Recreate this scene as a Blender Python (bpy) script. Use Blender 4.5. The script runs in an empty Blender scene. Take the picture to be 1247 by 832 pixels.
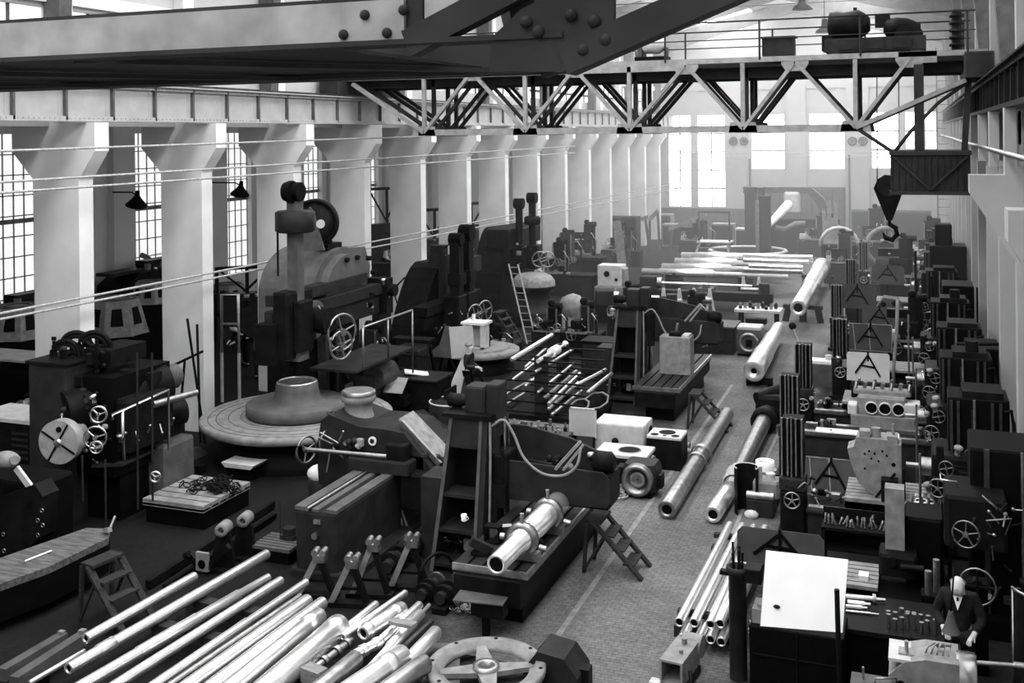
import bpy, math, random
from mathutils import Vector, Matrix, Euler
random.seed(7)
C = bpy.context.scene.collection
PI = math.pi
# ---------------------------------------------------------------- camera geometry (metres; hall axis = +Y)
FPX, ROLL, CX, CY, HC = 1300.0, .011, 623.5, 163.5, 8.0
PSI = math.atan((1120-CX)/FPX)
SN, CN = math.sin(PSI), math.cos(PSI)
def ray(x, y):
    dx, dy = x-CX, y-CY
    a, b = (dx-ROLL*dy)/FPX, (dy+ROLL*dx)/FPX
    return Vector((-SN+a*CN, CN+a*SN, -b))
def W(x, y, Z=0.0):
    r = ray(x, y); return Vector((0, 0, HC))+r*((Z-HC)/r.z)
def PY(x, y, Y):
    r = ray(x, y); return Vector((0, 0, HC))+r*(Y/r.y)
def PX(x, y, X):
    r = ray(x, y); return Vector((0, 0, HC))+r*(X/r.x)
# ---------------------------------------------------------------- mesh builder
class MB:
    def __init__(s): s.v, s.f, s.sm = [], [], []
    def add(s, vs, fs, smooth=False, mtx=None):
        b = len(s.v)
        s.v += [tuple(mtx @ Vector(p)) if mtx else tuple(p) for p in vs]
        s.f += [tuple(b+i for i in f) for f in fs]; s.sm += [smooth]*len(fs)
        return s
    def box(s, c, d, rz=0, rx=0, ry=0, ch=0):
        x, y, z = d[0]/2, d[1]/2, d[2]/2
        m = Matrix.Translation(c) @ Euler((rx, ry, rz)).to_matrix().to_4x4()
        if ch <= 0:
            vs = [(-x,-y,-z),(x,-y,-z),(x,y,-z),(-x,y,-z),(-x,-y,z),(x,-y,z),(x,y,z),(-x,y,z)]
            return s.add(vs, [(0,3,2,1),(4,5,6,7),(0,1,5,4),(1,2,6,5),(2,3,7,6),(3,0,4,7)], False, m)
        k = min(ch, x*.9, y*.9, z*.9)
        o = [(-x+k,-y),(x-k,-y),(x,-y+k),(x,y-k),(x-k,y),(-x+k,y),(-x,y-k),(-x,-y+k)]
        i = [(-x+2*k if abs(a+x-k)<1e-9 or a==-x else (x-2*k if a>0 else -x+2*k), b) for a, b in o]
        i = [((x-k) if a>0 else -(x-k), (y-k) if b>0 else -(y-k)) for a, b in o]
        vs = [(a,b,-z) for a,b in o]+[(a,b,z-k) for a,b in o]+[(a*.5+p*.5,b*.5+q*.5,z) for (a,b),(p,q) in zip(o,i)]
        fs = [tuple(range(7,-1,-1)), tuple(range(16,24))]
        for j in range(8):
            n = (j+1)%8; fs += [(j,n,8+n,8+j),(8+j,8+n,16+n,16+j)]
        return s.add(vs, fs, False, m)
    def bb(s, x0, x1, y0, y1, z0, z1, ch=0):
        return s.box(((x0+x1)/2,(y0+y1)/2,(z0+z1)/2), (abs(x1-x0),abs(y1-y0),abs(z1-z0)), ch=ch)
    def prism(s, poly, h0, h1, axis='y', mtx=None):
        n = len(poly)
        def P(a, b, h):
            return (a,h,b) if axis=='y' else ((h,a,b) if axis=='x' else (a,b,h))
        vs = [P(a,b,h0) for a,b in poly]+[P(a,b,h1) for a,b in poly]
        fs = [tuple(range(n)), tuple(range(2*n-1,n-1,-1))]+[(i,n+i,n+(i+1)%n,(i+1)%n) for i in range(n)]
        return s.add(vs, fs, False, mtx)
    def ring_path(s, c, axis, prof, seg=16, caps=True):
        # prof: list of (distance along axis, radius)
        ax = Vector(axis).normalized(); q = ax.to_track_quat('Z','Y').to_matrix().to_4x4()
        m = Matrix.Translation(c) @ q
        vs, fs = [], []
        for h, r in prof:
            for i in range(seg):
                t = 2*PI*i/seg; vs.append((r*math.cos(t), r*math.sin(t), h))
        for k in range(len(prof)-1):
            for i in range(seg):
                j = (i+1)%seg; fs.append((k*seg+i,k*seg+j,(k+1)*seg+j,(k+1)*seg+i))
        s.add(vs, fs, True, m)
        if caps:
            n = len(prof)-1
            for k, rev in ((0,True),(n,False)):
                if prof[k][1] > 1e-5:
                    ring = [(prof[k][1]*math.cos(2*PI*i/seg), prof[k][1]*math.sin(2*PI*i/seg), prof[k][0]) for i in range(seg)]
                    s.add(ring, [tuple(range(seg-1,-1,-1)) if rev else tuple(range(seg))], False, m)
        return s
    def cyl(s, p0, p1, r, r1=None, seg=14, caps=True):
        p0, p1 = Vector(p0), Vector(p1)
        return s.ring_path(p0, p1-p0, [(0,r),((p1-p0).length, r if r1 is None else r1)], seg, caps)
    def pipe(s, p0, p1, ro, ri, seg=18, depth=.5):
        # hollow tube, both ends open for a while
        p0, p1 = Vector(p0), Vector(p1); L = (p1-p0).length; e = min(depth, L*.45)
        s.ring_path(p0, p1-p0, [(e,.0005),(e,ri),(0,ri),(0,ro),(L,ro),(L,ri),(L-e,ri),(L-e,.0005)], seg, False)
        return s
    def bar(s, p0, p1, w, h=None, up=(0,0,1)):
        p0, p1 = Vector(p0), Vector(p1); h = h or w
        z = (p1-p0); L = z.length; z.normalize(); u = Vector(up)
        if abs(z.dot(u)) > .98: u = Vector((0,1,0))
        x = z.cross(u).normalized(); y = x.cross(z)
        m = Matrix((x,y,z)).transposed().to_4x4(); m.translation = (p0+p1)/2
        a,b,c = w/2,h/2,L/2
        vs = [(-a,-b,-c),(a,-b,-c),(a,b,-c),(-a,b,-c),(-a,-b,c),(a,-b,c),(a,b,c),(-a,b,c)]
        return s.add(vs, [(0,3,2,1),(4,5,6,7),(0,1,5,4),(1,2,6,5),(2,3,7,6),(3,0,4,7)], False, m)
    def tube(s, pts, r, seg=8, cyc=False):
        pts = [Vector(p) for p in pts]; n = len(pts); vs, fs = [], []
        for i, p in enumerate(pts):
            a = pts[(i-1)%n] if (cyc or i) else pts[i]; b = pts[(i+1)%n] if (cyc or i<n-1) else pts[i]
            t = (b-a).normalized(); u = Vector((0,0,1)) if abs(t.z)<.95 else Vector((0,1,0))
            x = t.cross(u).normalized(); y = x.cross(t)
            rr = r[i] if isinstance(r,(list,tuple)) else r
            vs += [p+x*rr*math.cos(2*PI*k/seg)+y*rr*math.sin(2*PI*k/seg) for k in range(seg)]
        for i in range(n if cyc else n-1):
            j = (i+1)%n
            for k in range(seg):
                l = (k+1)%seg; fs.append((i*seg+k,i*seg+l,j*seg+l,j*seg+k))
        if not cyc: fs += [tuple(range(seg-1,-1,-1)), tuple(range((n-1)*seg,n*seg))]
        return s.add(vs, fs, True)
    def ring(s, c, axis, R, r, n=24, seg=8):
        ax = Vector(axis).normalized(); q = ax.to_track_quat('Z','Y').to_matrix()
        return s.tube([Vector(c)+q @ Vector((R*math.cos(2*PI*i/n),R*math.sin(2*PI*i/n),0)) for i in range(n)], r, seg, True)
    def ell(s, c, rad, n=12, m=8, h=-1):
        vs, fs = [], []
        for j in range(m+1):
            t = PI*j/m
            for i in range(n):
                p = 2*PI*i/n; vs.append((c[0]+rad[0]*math.sin(t)*math.cos(p), c[1]+rad[1]*math.sin(t)*math.sin(p), c[2]+max(h*rad[2],rad[2]*math.cos(t))))
        for j in range(m):
            for i in range(n):
                k = (i+1)%n; fs.append((j*n+i,(j+1)*n+i,(j+1)*n+k,j*n+k))
        return s.add(vs, fs, True)
    def plate(s, outer, t, axis, c, holes=0): return s
    def wheel(s, c, axis, R, r=None, spokes=4, hub=None, handle=False):
        r = r or R*.09; ax = Vector(axis).normalized(); q = ax.to_track_quat('Z','Y').to_matrix(); c = Vector(c)
        s.ring(c, axis, R, r, 22, 7)
        for k in range(spokes):
            a = 2*PI*k/spokes+.3; e = q @ Vector((math.cos(a)*R,math.sin(a)*R,0)); s.cyl(c, c+e, r*.8, seg=6)
        s.cyl(c-ax*r*2, c+ax*r*2, hub or R*.22, seg=10)
        if handle:
            e = c+q @ Vector((R,0,0)); s.cyl(e, e+ax*R*.6, r*.9, seg=6)
        return s
    def holes_disc(s, c, axis, R, t, hs, seg=28, r_in=0):
        # a flat ring (R..r_in) of thickness t
        return s.ring_path(Vector(c)-Vector(axis).normalized()*t/2, axis, [(0,r_in),(0,R),(t,R),(t,r_in),(0,r_in)], seg, False)
    def build(s, name, mat, parent=None, loc=None, kind=None, label=None):
        me = bpy.data.meshes.new(name); me.from_pydata(s.v, [], s.f); me.update()
        if any(s.sm): me.polygons.foreach_set('use_smooth', s.sm)
        o = bpy.data.objects.new(name, me); C.objects.link(o)
        if mat: me.materials.append(M[mat] if isinstance(mat, str) else mat)
        if parent: o.parent = parent
        if loc is not None: o.location = loc
        if kind: o['kind'] = kind
        if label: o['label'] = label
        return o
def smooth(pts, n=6):
    P = [Vector(p) for p in pts]; P = [P[0]]+P+[P[-1]]; out = []
    for i in range(1, len(P)-2):
        a,b,c,d = P[i-1:i+3]
        for k in range(n):
            t = k/n; out.append(.5*((2*b)+(c-a)*t+(2*a-5*b+4*c-d)*t*t+(3*b-a-3*c+d)*t**3))
    return out+[P[-2]]
def tag(o, label, cat, group=None):
    o['label'] = label; o['category'] = cat
    if group: o['group'] = group
    return o
def thing(name, label, cat, loc=(0,0,0), rz=0, group=None):
    o = bpy.data.objects.new(name, None); C.objects.link(o); o.location = loc; o.rotation_euler = (0,0,rz)
    o.empty_display_size = .2
    return tag(o, label, cat, group)
def dup(root, loc, rz=0, label=None, group=None, scale=None):
    r = root.copy(); C.objects.link(r); r.location = loc; r.rotation_euler = (0,0,rz)
    if label: r['label'] = label
    if group: r['group'] = group
    if scale: r.scale = (scale,)*3 if not isinstance(scale, tuple) else scale
    for ch in list(root.children):
        c = ch.copy(); C.objects.link(c); c.parent = r
        for g in ch.children:
            d = g.copy(); C.objects.link(d); d.parent = c
    return r
# ---------------------------------------------------------------- materials
M = {}
def mat(name, val, rough=.6, metal=0, var=.25, scale=6, bump=0, emit=0, streak=None, spec=None):
    if spec is None: spec = .5 if (val > .15 or metal) else .07
    m = bpy.data.materials.new(name); m.use_nodes = True; nt = m.node_tree; n = nt.nodes; l = nt.links
    p = n['Principled BSDF']; p.inputs['Roughness'].default_value = rough; p.inputs['Metallic'].default_value = metal
    p.inputs['Specular IOR Level'].default_value = spec
    tc = n.new('ShaderNodeTexCoord'); nz = n.new('ShaderNodeTexNoise'); nz.inputs['Scale'].default_value = scale; nz.inputs['Detail'].default_value = 6
    if streak:
        mp = n.new('ShaderNodeMapping'); mp.inputs['Scale'].default_value = streak
        l.new(tc.outputs['Object'], mp.inputs['Vector']); l.new(mp.outputs['Vector'], nz.inputs['Vector'])
    else: l.new(tc.outputs['Object'], nz.inputs['Vector'])
    cr = n.new('ShaderNodeValToRGB'); a, b = val*(1-var), min(1, val*(1+var))
    cr.color_ramp.elements[0].position = .32; cr.color_ramp.elements[1].position = .68
    cr.color_ramp.elements[0].color = (a,a,a,1); cr.color_ramp.elements[1].color = (b,b,b,1)
    l.new(nz.outputs['Fac'], cr.inputs['Fac']); l.new(cr.outputs['Color'], p.inputs['Base Color'])
    if bump:
        bp = n.new('ShaderNodeBump'); bp.inputs['Strength'].default_value = bump; bp.inputs['Distance'].default_value = .02
        n2 = n.new('ShaderNodeTexNoise'); n2.inputs['Scale'].default_value = scale*5; l.new(tc.outputs['Object'], n2.inputs['Vector'])
        l.new(n2.outputs['Fac'], bp.inputs['Height']); l.new(bp.outputs['Normal'], p.inputs['Normal'])
    if emit:
        p.inputs['Emission Color'].default_value = (1,1,1,1); p.inputs['Emission Strength'].default_value = emit
    M[name] = m; return m
mat('iron', 0.007, .5, 0, .4, 4, .1)            # dark painted / oily castings
mat('black', 0.003, .55, 0, .3, 5)
mat('paint', 0.022, .45, 0, .3, 3, .05)           # dark grey machine paint
mat('grey', 0.085, .5, 0, .25, 3, .05)
mat('cast', 0.2, .65, 0, .3, 5, .15)           # rough light castings
mat('pale', 0.5, .6, 0, .15, 4, .05)
mat('white', .8, .6, 0, .06, 3)
mat('steel', .72, .28, 1, .15, 8, 0, 0, (1,1,1))
mat('dullsteel', 0.32, .42, 1, .25, 7, .05)
mat('barrel', .88, .3, .85, .12, 3, .03)
mat('darksteel', 0.07, .4, .8, .3, 6)
mat('plankwood', .1, .75, 0, .45, 3, .15, 0, (1,6,6))
mat('wood', 0.03, .75, 0, .4, 3, .1, 0, (1,8,8))
mat('palewood', 0.2, .75, 0, .35, 3, .1, 0, (1,8,8))
mat('concrete', 0.7, .9, 0, .07, 1.2, .06)
mat('plaster', 0.7, .9, 0, .06, .6)
mat('upperwall', .42, .9, 0, .1, .6)
mat('girder', .32, .7, 0, .1, 2, .03)
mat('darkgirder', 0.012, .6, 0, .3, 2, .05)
mat('crane', 0.03, .6, 0, .3, 2, .08)  # shaded copy of the crane paint, the shade put into its colour
mat('cranelit', 0.26, .6, 0, .25, 4, .05)  # lit copy of the same crane paint, the light put into its colour
mat('boardgrey', 0.06, .7, 0, .2, 2)
mat('boardlight', 0.42, .7, 0, .12, 2)
mat('cable', .2, .7, 0, .2, 8)
mat('rope', .35, .8, 0, .3, 20)
mat('skin', .5, .55, 0, .08, 6)
mat('cloth', 0.015, .85, 0, .3, 12, .1)
mat('lightcloth', .55, .85, 0, .2, 12, .1)
mat('pane', .8, .4, 0, 0, 1, 0, 1.2)
mat('skyglass', .8, .4, 0, 0, 1, 0, 7.0)
mat('brightwhite', .96, .5, 0, .03, 2)
mat('endpane', .8, .4, 0, 0, 1, 0, 3.4)
mat('sidepane', .8, .4, 0, .0, 1, 0, .62)
mat('housing', .1, .5, 0, .2, 3, .05)
def floor_mat():
    m = bpy.data.materials.new('wood_block_floor'); m.use_nodes = True; nt = m.node_tree; n = nt.nodes; l = nt.links
    p = n['Principled BSDF']; p.inputs['Roughness'].default_value = .8; p.inputs['Specular IOR Level'].default_value = .12
    tc = n.new('ShaderNodeTexCoord')
    br = n.new('ShaderNodeTexBrick'); br.inputs['Scale'].default_value = 1
    br.inputs['Brick Width'].default_value = .16; br.inputs['Row Height'].default_value = .08; br.inputs['Mortar Size'].default_value = .006
    br.inputs['Color1'].default_value = (.14,.14,.14,1); br.inputs['Color2'].default_value = (.115,.115,.115,1); br.inputs['Mortar'].default_value = (.075,.075,.075,1)
    l.new(tc.outputs['Object'], br.inputs['Vector'])
    nz = n.new('ShaderNodeTexNoise'); nz.inputs['Scale'].default_value = 9; nz.inputs['Detail'].default_value = 8; nz.inputs['Roughness'].default_value = .75; l.new(tc.outputs['Object'], nz.inputs['Vector'])
    n2 = n.new('ShaderNodeTexNoise'); n2.inputs['Scale'].default_value = .6; n2.inputs['Detail'].default_value = 4; l.new(tc.outputs['Object'], n2.inputs['Vector'])
    r1 = n.new('ShaderNodeMapRange'); r1.inputs['From Min'].default_value = .3; r1.inputs['From Max'].default_value = .7; r1.inputs['To Min'].default_value = .55; r1.inputs['To Max'].default_value = 1.4; l.new(nz.outputs['Fac'], r1.inputs['Value'])
    r2 = n.new('ShaderNodeMapRange'); r2.inputs['From Min'].default_value = .3; r2.inputs['From Max'].default_value = .7; r2.inputs['To Min'].default_value = .7; r2.inputs['To Max'].default_value = 1.2; l.new(n2.outputs['Fac'], r2.inputs['Value'])
    ml = n.new('ShaderNodeMath'); ml.operation = 'MULTIPLY'; l.new(r1.outputs[0], ml.inputs[0]); l.new(r2.outputs[0], ml.inputs[1])
    mx = n.new('ShaderNodeVectorMath'); mx.operation = 'SCALE'; l.new(br.outputs['Color'], mx.inputs[0]); l.new(ml.outputs[0], mx.inputs['Scale'])
    # machine bays beside the gangway: oily floor, with their shadow painted into its colour
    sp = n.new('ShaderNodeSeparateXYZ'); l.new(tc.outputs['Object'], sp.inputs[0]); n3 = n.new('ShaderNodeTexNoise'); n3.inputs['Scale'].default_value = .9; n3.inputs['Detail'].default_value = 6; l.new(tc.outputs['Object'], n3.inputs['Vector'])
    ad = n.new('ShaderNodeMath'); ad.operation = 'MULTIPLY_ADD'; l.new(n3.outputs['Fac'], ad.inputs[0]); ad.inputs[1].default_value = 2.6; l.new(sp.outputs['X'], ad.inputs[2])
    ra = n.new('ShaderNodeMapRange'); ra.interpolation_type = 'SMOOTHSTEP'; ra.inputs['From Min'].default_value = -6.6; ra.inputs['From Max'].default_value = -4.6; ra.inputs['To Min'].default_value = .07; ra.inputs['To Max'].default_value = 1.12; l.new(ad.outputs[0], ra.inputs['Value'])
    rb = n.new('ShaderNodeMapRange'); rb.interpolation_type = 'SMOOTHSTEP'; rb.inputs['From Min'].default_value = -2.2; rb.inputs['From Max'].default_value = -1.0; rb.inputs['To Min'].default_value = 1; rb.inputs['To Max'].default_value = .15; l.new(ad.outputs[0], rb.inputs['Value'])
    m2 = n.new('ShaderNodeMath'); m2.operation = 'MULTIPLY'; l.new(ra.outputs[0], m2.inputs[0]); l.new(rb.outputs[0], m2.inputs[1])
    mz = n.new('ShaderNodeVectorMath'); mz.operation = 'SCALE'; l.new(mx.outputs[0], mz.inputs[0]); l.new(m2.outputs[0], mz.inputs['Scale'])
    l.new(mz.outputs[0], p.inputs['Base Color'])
    M['floor'] = m
floor_mat()
def fit(root, x0, x1, y0, y1, z0, z1, n, seed, parent=None, bright=.5):
    """small fittings seen all over the working side of a machine: knobs, levers, pipes, lugs, caps (local coordinates)"""
    r = random.Random(seed); U = r.uniform
    for k in range(n):
        x, y, z = U(x0,x1), U(y0,y1), U(z0,z1); q = r.random(); m = ('dullsteel','cast','steel')[k%3] if r.random() < bright else ('iron','paint')[k%2]
        if q < .28: MB().cyl((x,y,z),(x+U(-.14,.14),y-U(.02,.16),z+U(-.2,.2)),.014,seg=6).ell((x,y,z),(.035,.03,.035),8,5).build('lever',m,root)
        elif q < .5: MB().ring_path((x,y,z),(U(-.5,.5),-1,U(-.2,.6)),[(0,.06),(.04,.065),(.06,.045),(.1,.04)],12).build('knob',m,root)
        elif q < .68: MB().box((x,y,z),(U(.08,.24),U(.06,.16),U(.08,.22)),ch=.02).build('lug',m,root)
        elif q < .84:
            a = Vector((x,y,z)); MB().tube([a,a+Vector((U(-.1,.1),-.06,U(.05,.2))),a+Vector((U(-.3,.3),-.05,U(.1,.3))),a+Vector((U(-.3,.3),.05,U(-.2,.3)))],.014).build('oil_pipe',m,root)
        else: MB().ring_path((x,y,z),(U(-.2,.2),-.2,1),[(0,.05),(.1,.05),(.11,.08),(.16,.08),(.18,.05)],12).build('cap',m,root)
# ---------------------------------------------------------------- camera
cam = bpy.data.cameras.new('camera'); co = bpy.data.objects.new('camera', cam); C.objects.link(co)
cam.sensor_width = 36; cam.lens = 36*FPX/1247; cam.shift_x = (623.5-CX)/1247; cam.shift_y = -(416-CY)/1247
cam.clip_start = .05; cam.clip_end = 400
co.location = (0,0,HC)
co.rotation_euler = (Matrix.Rotation(PSI,3,'Z') @ Matrix.Rotation(PI/2,3,'X') @ Matrix.Rotation(-ROLL,3,'Z')).to_euler()
bpy.context.scene.camera = co
# ================================================================ THE HALL
XR, XL, YE, Y0H = 2.35, -30.0, 83.0, -6.0
def struct(o): o['kind'] = 'structure'; return o
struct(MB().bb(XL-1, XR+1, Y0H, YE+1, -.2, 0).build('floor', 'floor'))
# pale worn stripes along the gangway belong to the floor
sm = MB()
for xa, xb, wd in ((-5.45,-5.62,.05),(-3.55,-3.6,.035)):
    sm.add([(xa-wd,14,.004),(xa+wd,14,.004),(xb+wd,34,.004),(xb-wd,34,.004)], [(0,1,2,3)])
mat('stripe', .2, .7, 0, .3, 5)
struct(sm.build('trim_floor_stripe', 'stripe'))
# roof: two slopes, white boarding, with glazed skylights
EV, RG, XM = 15.2, 17.6, -8.5
def roofz(x): return EV+(RG-EV)*(1-abs(x-XM)/(XR-XM if x>XM else XM+19.0))
rf = MB(); sk = MB()
xs = [-19.0,-15.5,-11.5,-10.1,-6.9,-5.5,-1.5,XR]
for i in range(len(xs)-1):
    a, b = xs[i], xs[i+1]
    y = Y0H
    glz = i in (1,5)
    if not glz:
        rf.add([(a,Y0H,roofz(a)),(b,Y0H,roofz(b)),(b,YE,roofz(b)),(a,YE,roofz(a))], [(0,1,2,3)])
    else:
        sk.add([(a,Y0H,roofz(a)),(b,Y0H,roofz(b)),(b,YE,roofz(b)),(a,YE,roofz(a))], [(0,1,2,3)])
rf.add([(-11.5,Y0H,roofz(-11.5)),(-10.1,Y0H,roofz(-10.1)),(-10.1,YE,roofz(-10.1)),(-11.5,YE,roofz(-11.5))], [(0,1,2,3)])
struct(rf.build('ceiling', 'white'))
struct(sk.build('window_1', 'skyglass'))
struct(MB().bb(XL-.3,-18.9,Y0H,YE,11.2,11.5).build('ceiling_aisle', 'plaster'))
struct(MB().bb(XL-.5,XR+.5,Y0H-.3,Y0H,0,18.2).build('wall_front', 'plaster'))
# end wall with its openings
def W83(x, y): p = PY(x, y, YE); return p.x, p.z
ops = [(-18.5,-16.75,2.2,9.3),(-16.2,-14.1,2.2,9.3),(-12.05,-9.6,5.15,9.28),(-7.75,-5.25,5.15,9.28),(-3.3,-1.45,5.2,9.28),(-.95,-.2,5.2,9.28),(.4,1.1,5.2,9.28)]
ew = MB(); pan = MB(); brs = MB()
xprev = XL-.5
for (a,b,z0,z1) in ops:
    ew.bb(xprev,a,YE,YE+.4,0,18.2); xprev = b
    if a == -12.05: pass
    ew.bb(a,b,YE,YE+.4,z1,18.2); ew.bb(a,b,YE,YE+.4,0,z0)
ew.bb(xprev,XR+.5,YE,YE+.4,0,18.2)
# pilasters and door surround
for a,b in ((-14.0,-12.4),(-9.4,-8.0),(-5.1,-3.5)):
    ew.bb(a,b,YE-.25,YE,0,11.5)
ew.bb(-19,XR,YE-.12,YE,11.2,11.6)
mat('endwall', .4, .9, 0, .06, .8)
struct(ew.build('wall_end', 'endwall'))
for k,(a,b,z0,z1) in enumerate(ops):
    g = MB().bb(a,b,YE+.25,YE+.3,z0,z1)
    o = struct(g.build('window_%d'%(k+2), 'endpane'))
    br = MB()
    nz = 3 if z0 > 3 else 5
    for i in range(1,nz): z = z0+(z1-z0)*i/nz; br.bb(a,b,YE+.16,YE+.22,z-.05,z+.05)
    if k < 2: br.bb((a+b)/2-.04,(a+b)/2+.04,YE+.16,YE+.22,z0,z1)
    br.build('window_frame', 'grey', o)
d = struct(MB().bb(-11.6,-5.2,YE-.35,YE-.27,0,3.8).build('door_1', 'grey'))
ds = MB()
for i in range(9): ds.bb(-11.5+i*.77,-11.44+i*.77,YE-.4,YE-.35,0,3.7)
ds.build('door_rib', 'paint', d)
# side aisle wall with tall windows
wy = [(22.0,23.9),(28.3,30.2),(35.3,37.3),(41.5,43.4),(48,49.9),(54.4,56.3),(60.8,62.7),(67.2,69.1),(73.6,75.5)]
lw = MB(); yp = Y0H
for a,b in wy:
    lw.bb(XL-.4,XL,yp,a,0,11.5); lw.bb(XL-.4,XL,a,b,0,1.6); lw.bb(XL-.4,XL,a,b,8.2,11.5); yp = b
    lw.bb(XL,XL+.3,a-1.6,a-.5,0,11.2); lw.bb(XL,XL+.3,b+.5,b+1.6,0,11.2)
lw.bb(XL-.4,XL,yp,YE,0,11.5)
struct(lw.build('wall_left', 'plaster'))
for k,(a,b) in enumerate(wy):
    o = struct(MB().bb(XL-.35,XL-.3,a,b,1.6,8.2).build('window_%d'%(k+10), 'sidepane'))
    br = MB()
    for i in range(1,9): z = 1.6+6.6*i/9; br.bb(XL-.28,XL-.24,a,b,z-.02,z+.02)
    for i in range(0,5): y = a+(b-a)*i/4; br.bb(XL-.28,XL-.24,y-.02,y+.02,1.6,8.2)
    br.bb(XL-.29,XL-.18,a,b,5.0,5.16)
    br.build('window_bars', 'cast', o)
# columns between the hall and the side aisle
colY = [19.5+4.53*k for k in range(-5,14)]
for k,y in enumerate(colY):
    c = MB(); t = .46
    prof = [(-19.55,0),(-18.2,0),(-18.2,7.05),(-17.72,7.72),(-17.72,8.38),(-20.2,8.38),(-20.2,7.72),(-19.55,7.05)]
    c.prism(prof, y, y+t, 'y')
    c.bb(-19.5,-18.75,y,y+t,8.38,14.6)
    struct(c.build('wall_pier', 'concrete'))
# clerestory above the girder
cl = MB(); up = MB()
for k in range(len(colY)-1):
    y = colY[k]+.46; y2 = colY[k+1]
    cl.bb(-19.3,-19.05,y,y2,8.3,9.9)
    cl.bb(-19.3,-19.05,y,y2,11.1,16)
cl.bb(-19.3,-19.05,colY[-1]+.46,YE,8.3,16)
struct(cl.build('wall_clerestory', 'upperwall'))
for k in range(len(colY)-1):
    y = colY[k]+.46; y2 = colY[k+1]
    o = struct(MB().bb(-19.3,-19.26,y,y2,9.9,11.1).build('window_%d'%(k+30), 'sidepane'))
    br = MB().bb(-19.26,-19.16,y,y2,10.25,10.37)
    for i in range(1,4): br.bb(-19.26,-19.2,y+(y2-y)*i/4-.03,y+(y2-y)*i/4+.03,9.9,11.1)
    br.build('window_bars', 'grey', o)
# crane runway girders on the piers (riveted plates with stiffeners)
def girder(name, x, m, y0, y1, side, z0=8.4, z1=9.32, pitch=1.51, label=''):
    g = thing(name, label, 'crane girder', (x,y0,z0)); L = y1-y0; h = z1-z0
    MB().bb(-.012,.012,0,L,.03,h-.03).build('web_plate', m, g)
    fl = MB().bb(-.2,.2,0,L,0,.035).bb(-.2,.2,0,L,h-.035,h)
    fl.bb(0,side*.1,0,L,.035,.12).bb(0,side*.1,0,L,h-.12,h-.035); 
    MB().bb(-.04,.04,0,L,h,h+.07).build('rail', 'darksteel', g)
    rv = fl
    n = int(L/pitch)
    for i in range(n):
        y = .3+i*pitch
        fl.bb(side*.012,side*.02,y-.16,y-.02,.12,h-.12); MB().bb(side*.012,side*.1,y,y+.06,.035,h-.035).build('stiffener', 'grey' if side > 0 and x > -19 else m, g)  # hall-side stiffeners coloured darker to paint in their shaded sides
        if side > 0 and i < 22:
            for q in range(9):
                for z in (.08,h-.08): rv.ell((side*.105,y+.12+q*.15,z),(.02,.02,.02),6,4)
    fl.build('flange', m, g)
    return g
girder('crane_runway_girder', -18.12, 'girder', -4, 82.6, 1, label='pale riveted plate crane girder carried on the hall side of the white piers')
girder('crane_runway_girder', -19.85, 'girder', -4, 82.6, 1, 8.4, 9.1, label='grey crane girder on the aisle side of the white piers, behind the pale one')
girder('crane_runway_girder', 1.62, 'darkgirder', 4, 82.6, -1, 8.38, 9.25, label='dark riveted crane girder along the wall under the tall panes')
# window-side wall
ry = [21.0+4.53*k for k in range(-5,14)]
rw = MB(); rw.bb(XR,XR+.3,Y0H,YE,0,3.2); rw.bb(XR,XR+.3,Y0H,YE,7.6,9.6); rw.bb(XR,XR+.3,Y0H,YE,14.6,16)
for y in ry: rw.bb(XR,XR+.3,y-.8,y+.9,0,16)
mat('greywash', .3, .9, 0, .1, 1)
struct(rw.build('wall_right', 'greywash'))
for k,y in enumerate(ry):
    c = MB()
    c.prism([(1.6,0),(XR,0),(XR,7.17),(.83,7.17),(.83,6.84),(1.6,5.6)] if k in (1,3,5) else [(1.6,0),(XR,0),(XR,7.17),(1.6,7.17)], y, y+.5, 'y'); c.bb(1.42,1.62,y+.05,y+.4,7.17,8.38); c.bb(2.1,XR,y,y+.45,7.17,8.38)
    c.bb(1.98,XR,y,y+.4,8.38,15.2)
    struct(c.build('wall_buttress', 'greywash'))
for k in range(len(ry)-1):
    a, b = ry[k]+.9, ry[k+1]-.8
    o = struct(MB().bb(XR+.1,XR+.14,a,b,9.6,14.6).build('window_%d'%(k+60), 'pane'))
    br = MB()
    for i in range(1,5): br.bb(XR+.03,XR+.09,a,b,9.6+i-.03,9.6+i+.03)
    for i in range(0,4): y = a+(b-a)*i/3; br.bb(XR+.03,XR+.09,y-.03,y+.03,9.6,14.6)
    br.build('window_bars', 'paint', o)
    o = struct(MB().bb(XR+.1,XR+.14,a,b,3.2,7.6).build('window_%d'%(k+90), 'sidepane'))
    br = MB()
    for i in range(1,5): br.bb(XR+.03,XR+.09,a,b,3.2+.9*i-.03,3.2+.9*i+.03)
    for i in range(0,4): y = a+(b-a)*i/3; br.bb(XR+.03,XR+.09,y-.03,y+.03,3.2,7.6)
    br.build('window_bars', 'paint', o)
# pipe along the buttresses
tag(MB().tube([(1.45,14,7.55),(1.45,40,7.55),(1.45,60,7.6),(1.45,82,7.6)],.05).build('wall_pipe','dullsteel'), 'long pipe running along the buttresses under the dark crane girder', 'pipe')
# roof ribs
for k in range(0,10):
    y = 10.6+8.7*k
    r = MB()
    r.prism([(XR,9.3),(XR,EV),(XM,RG),(-19,EV),(-19,9.3),(-18.6,9.3),(-18.4,EV-1.3),(-15.5,EV-.35),(XM,RG-.9),(-2.0,EV-.3),(1.5,EV-1.1),(1.85,9.3)], y, y+.4, 'y')
    struct(r.build('trim_roof_rib', 'grey'))
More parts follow.
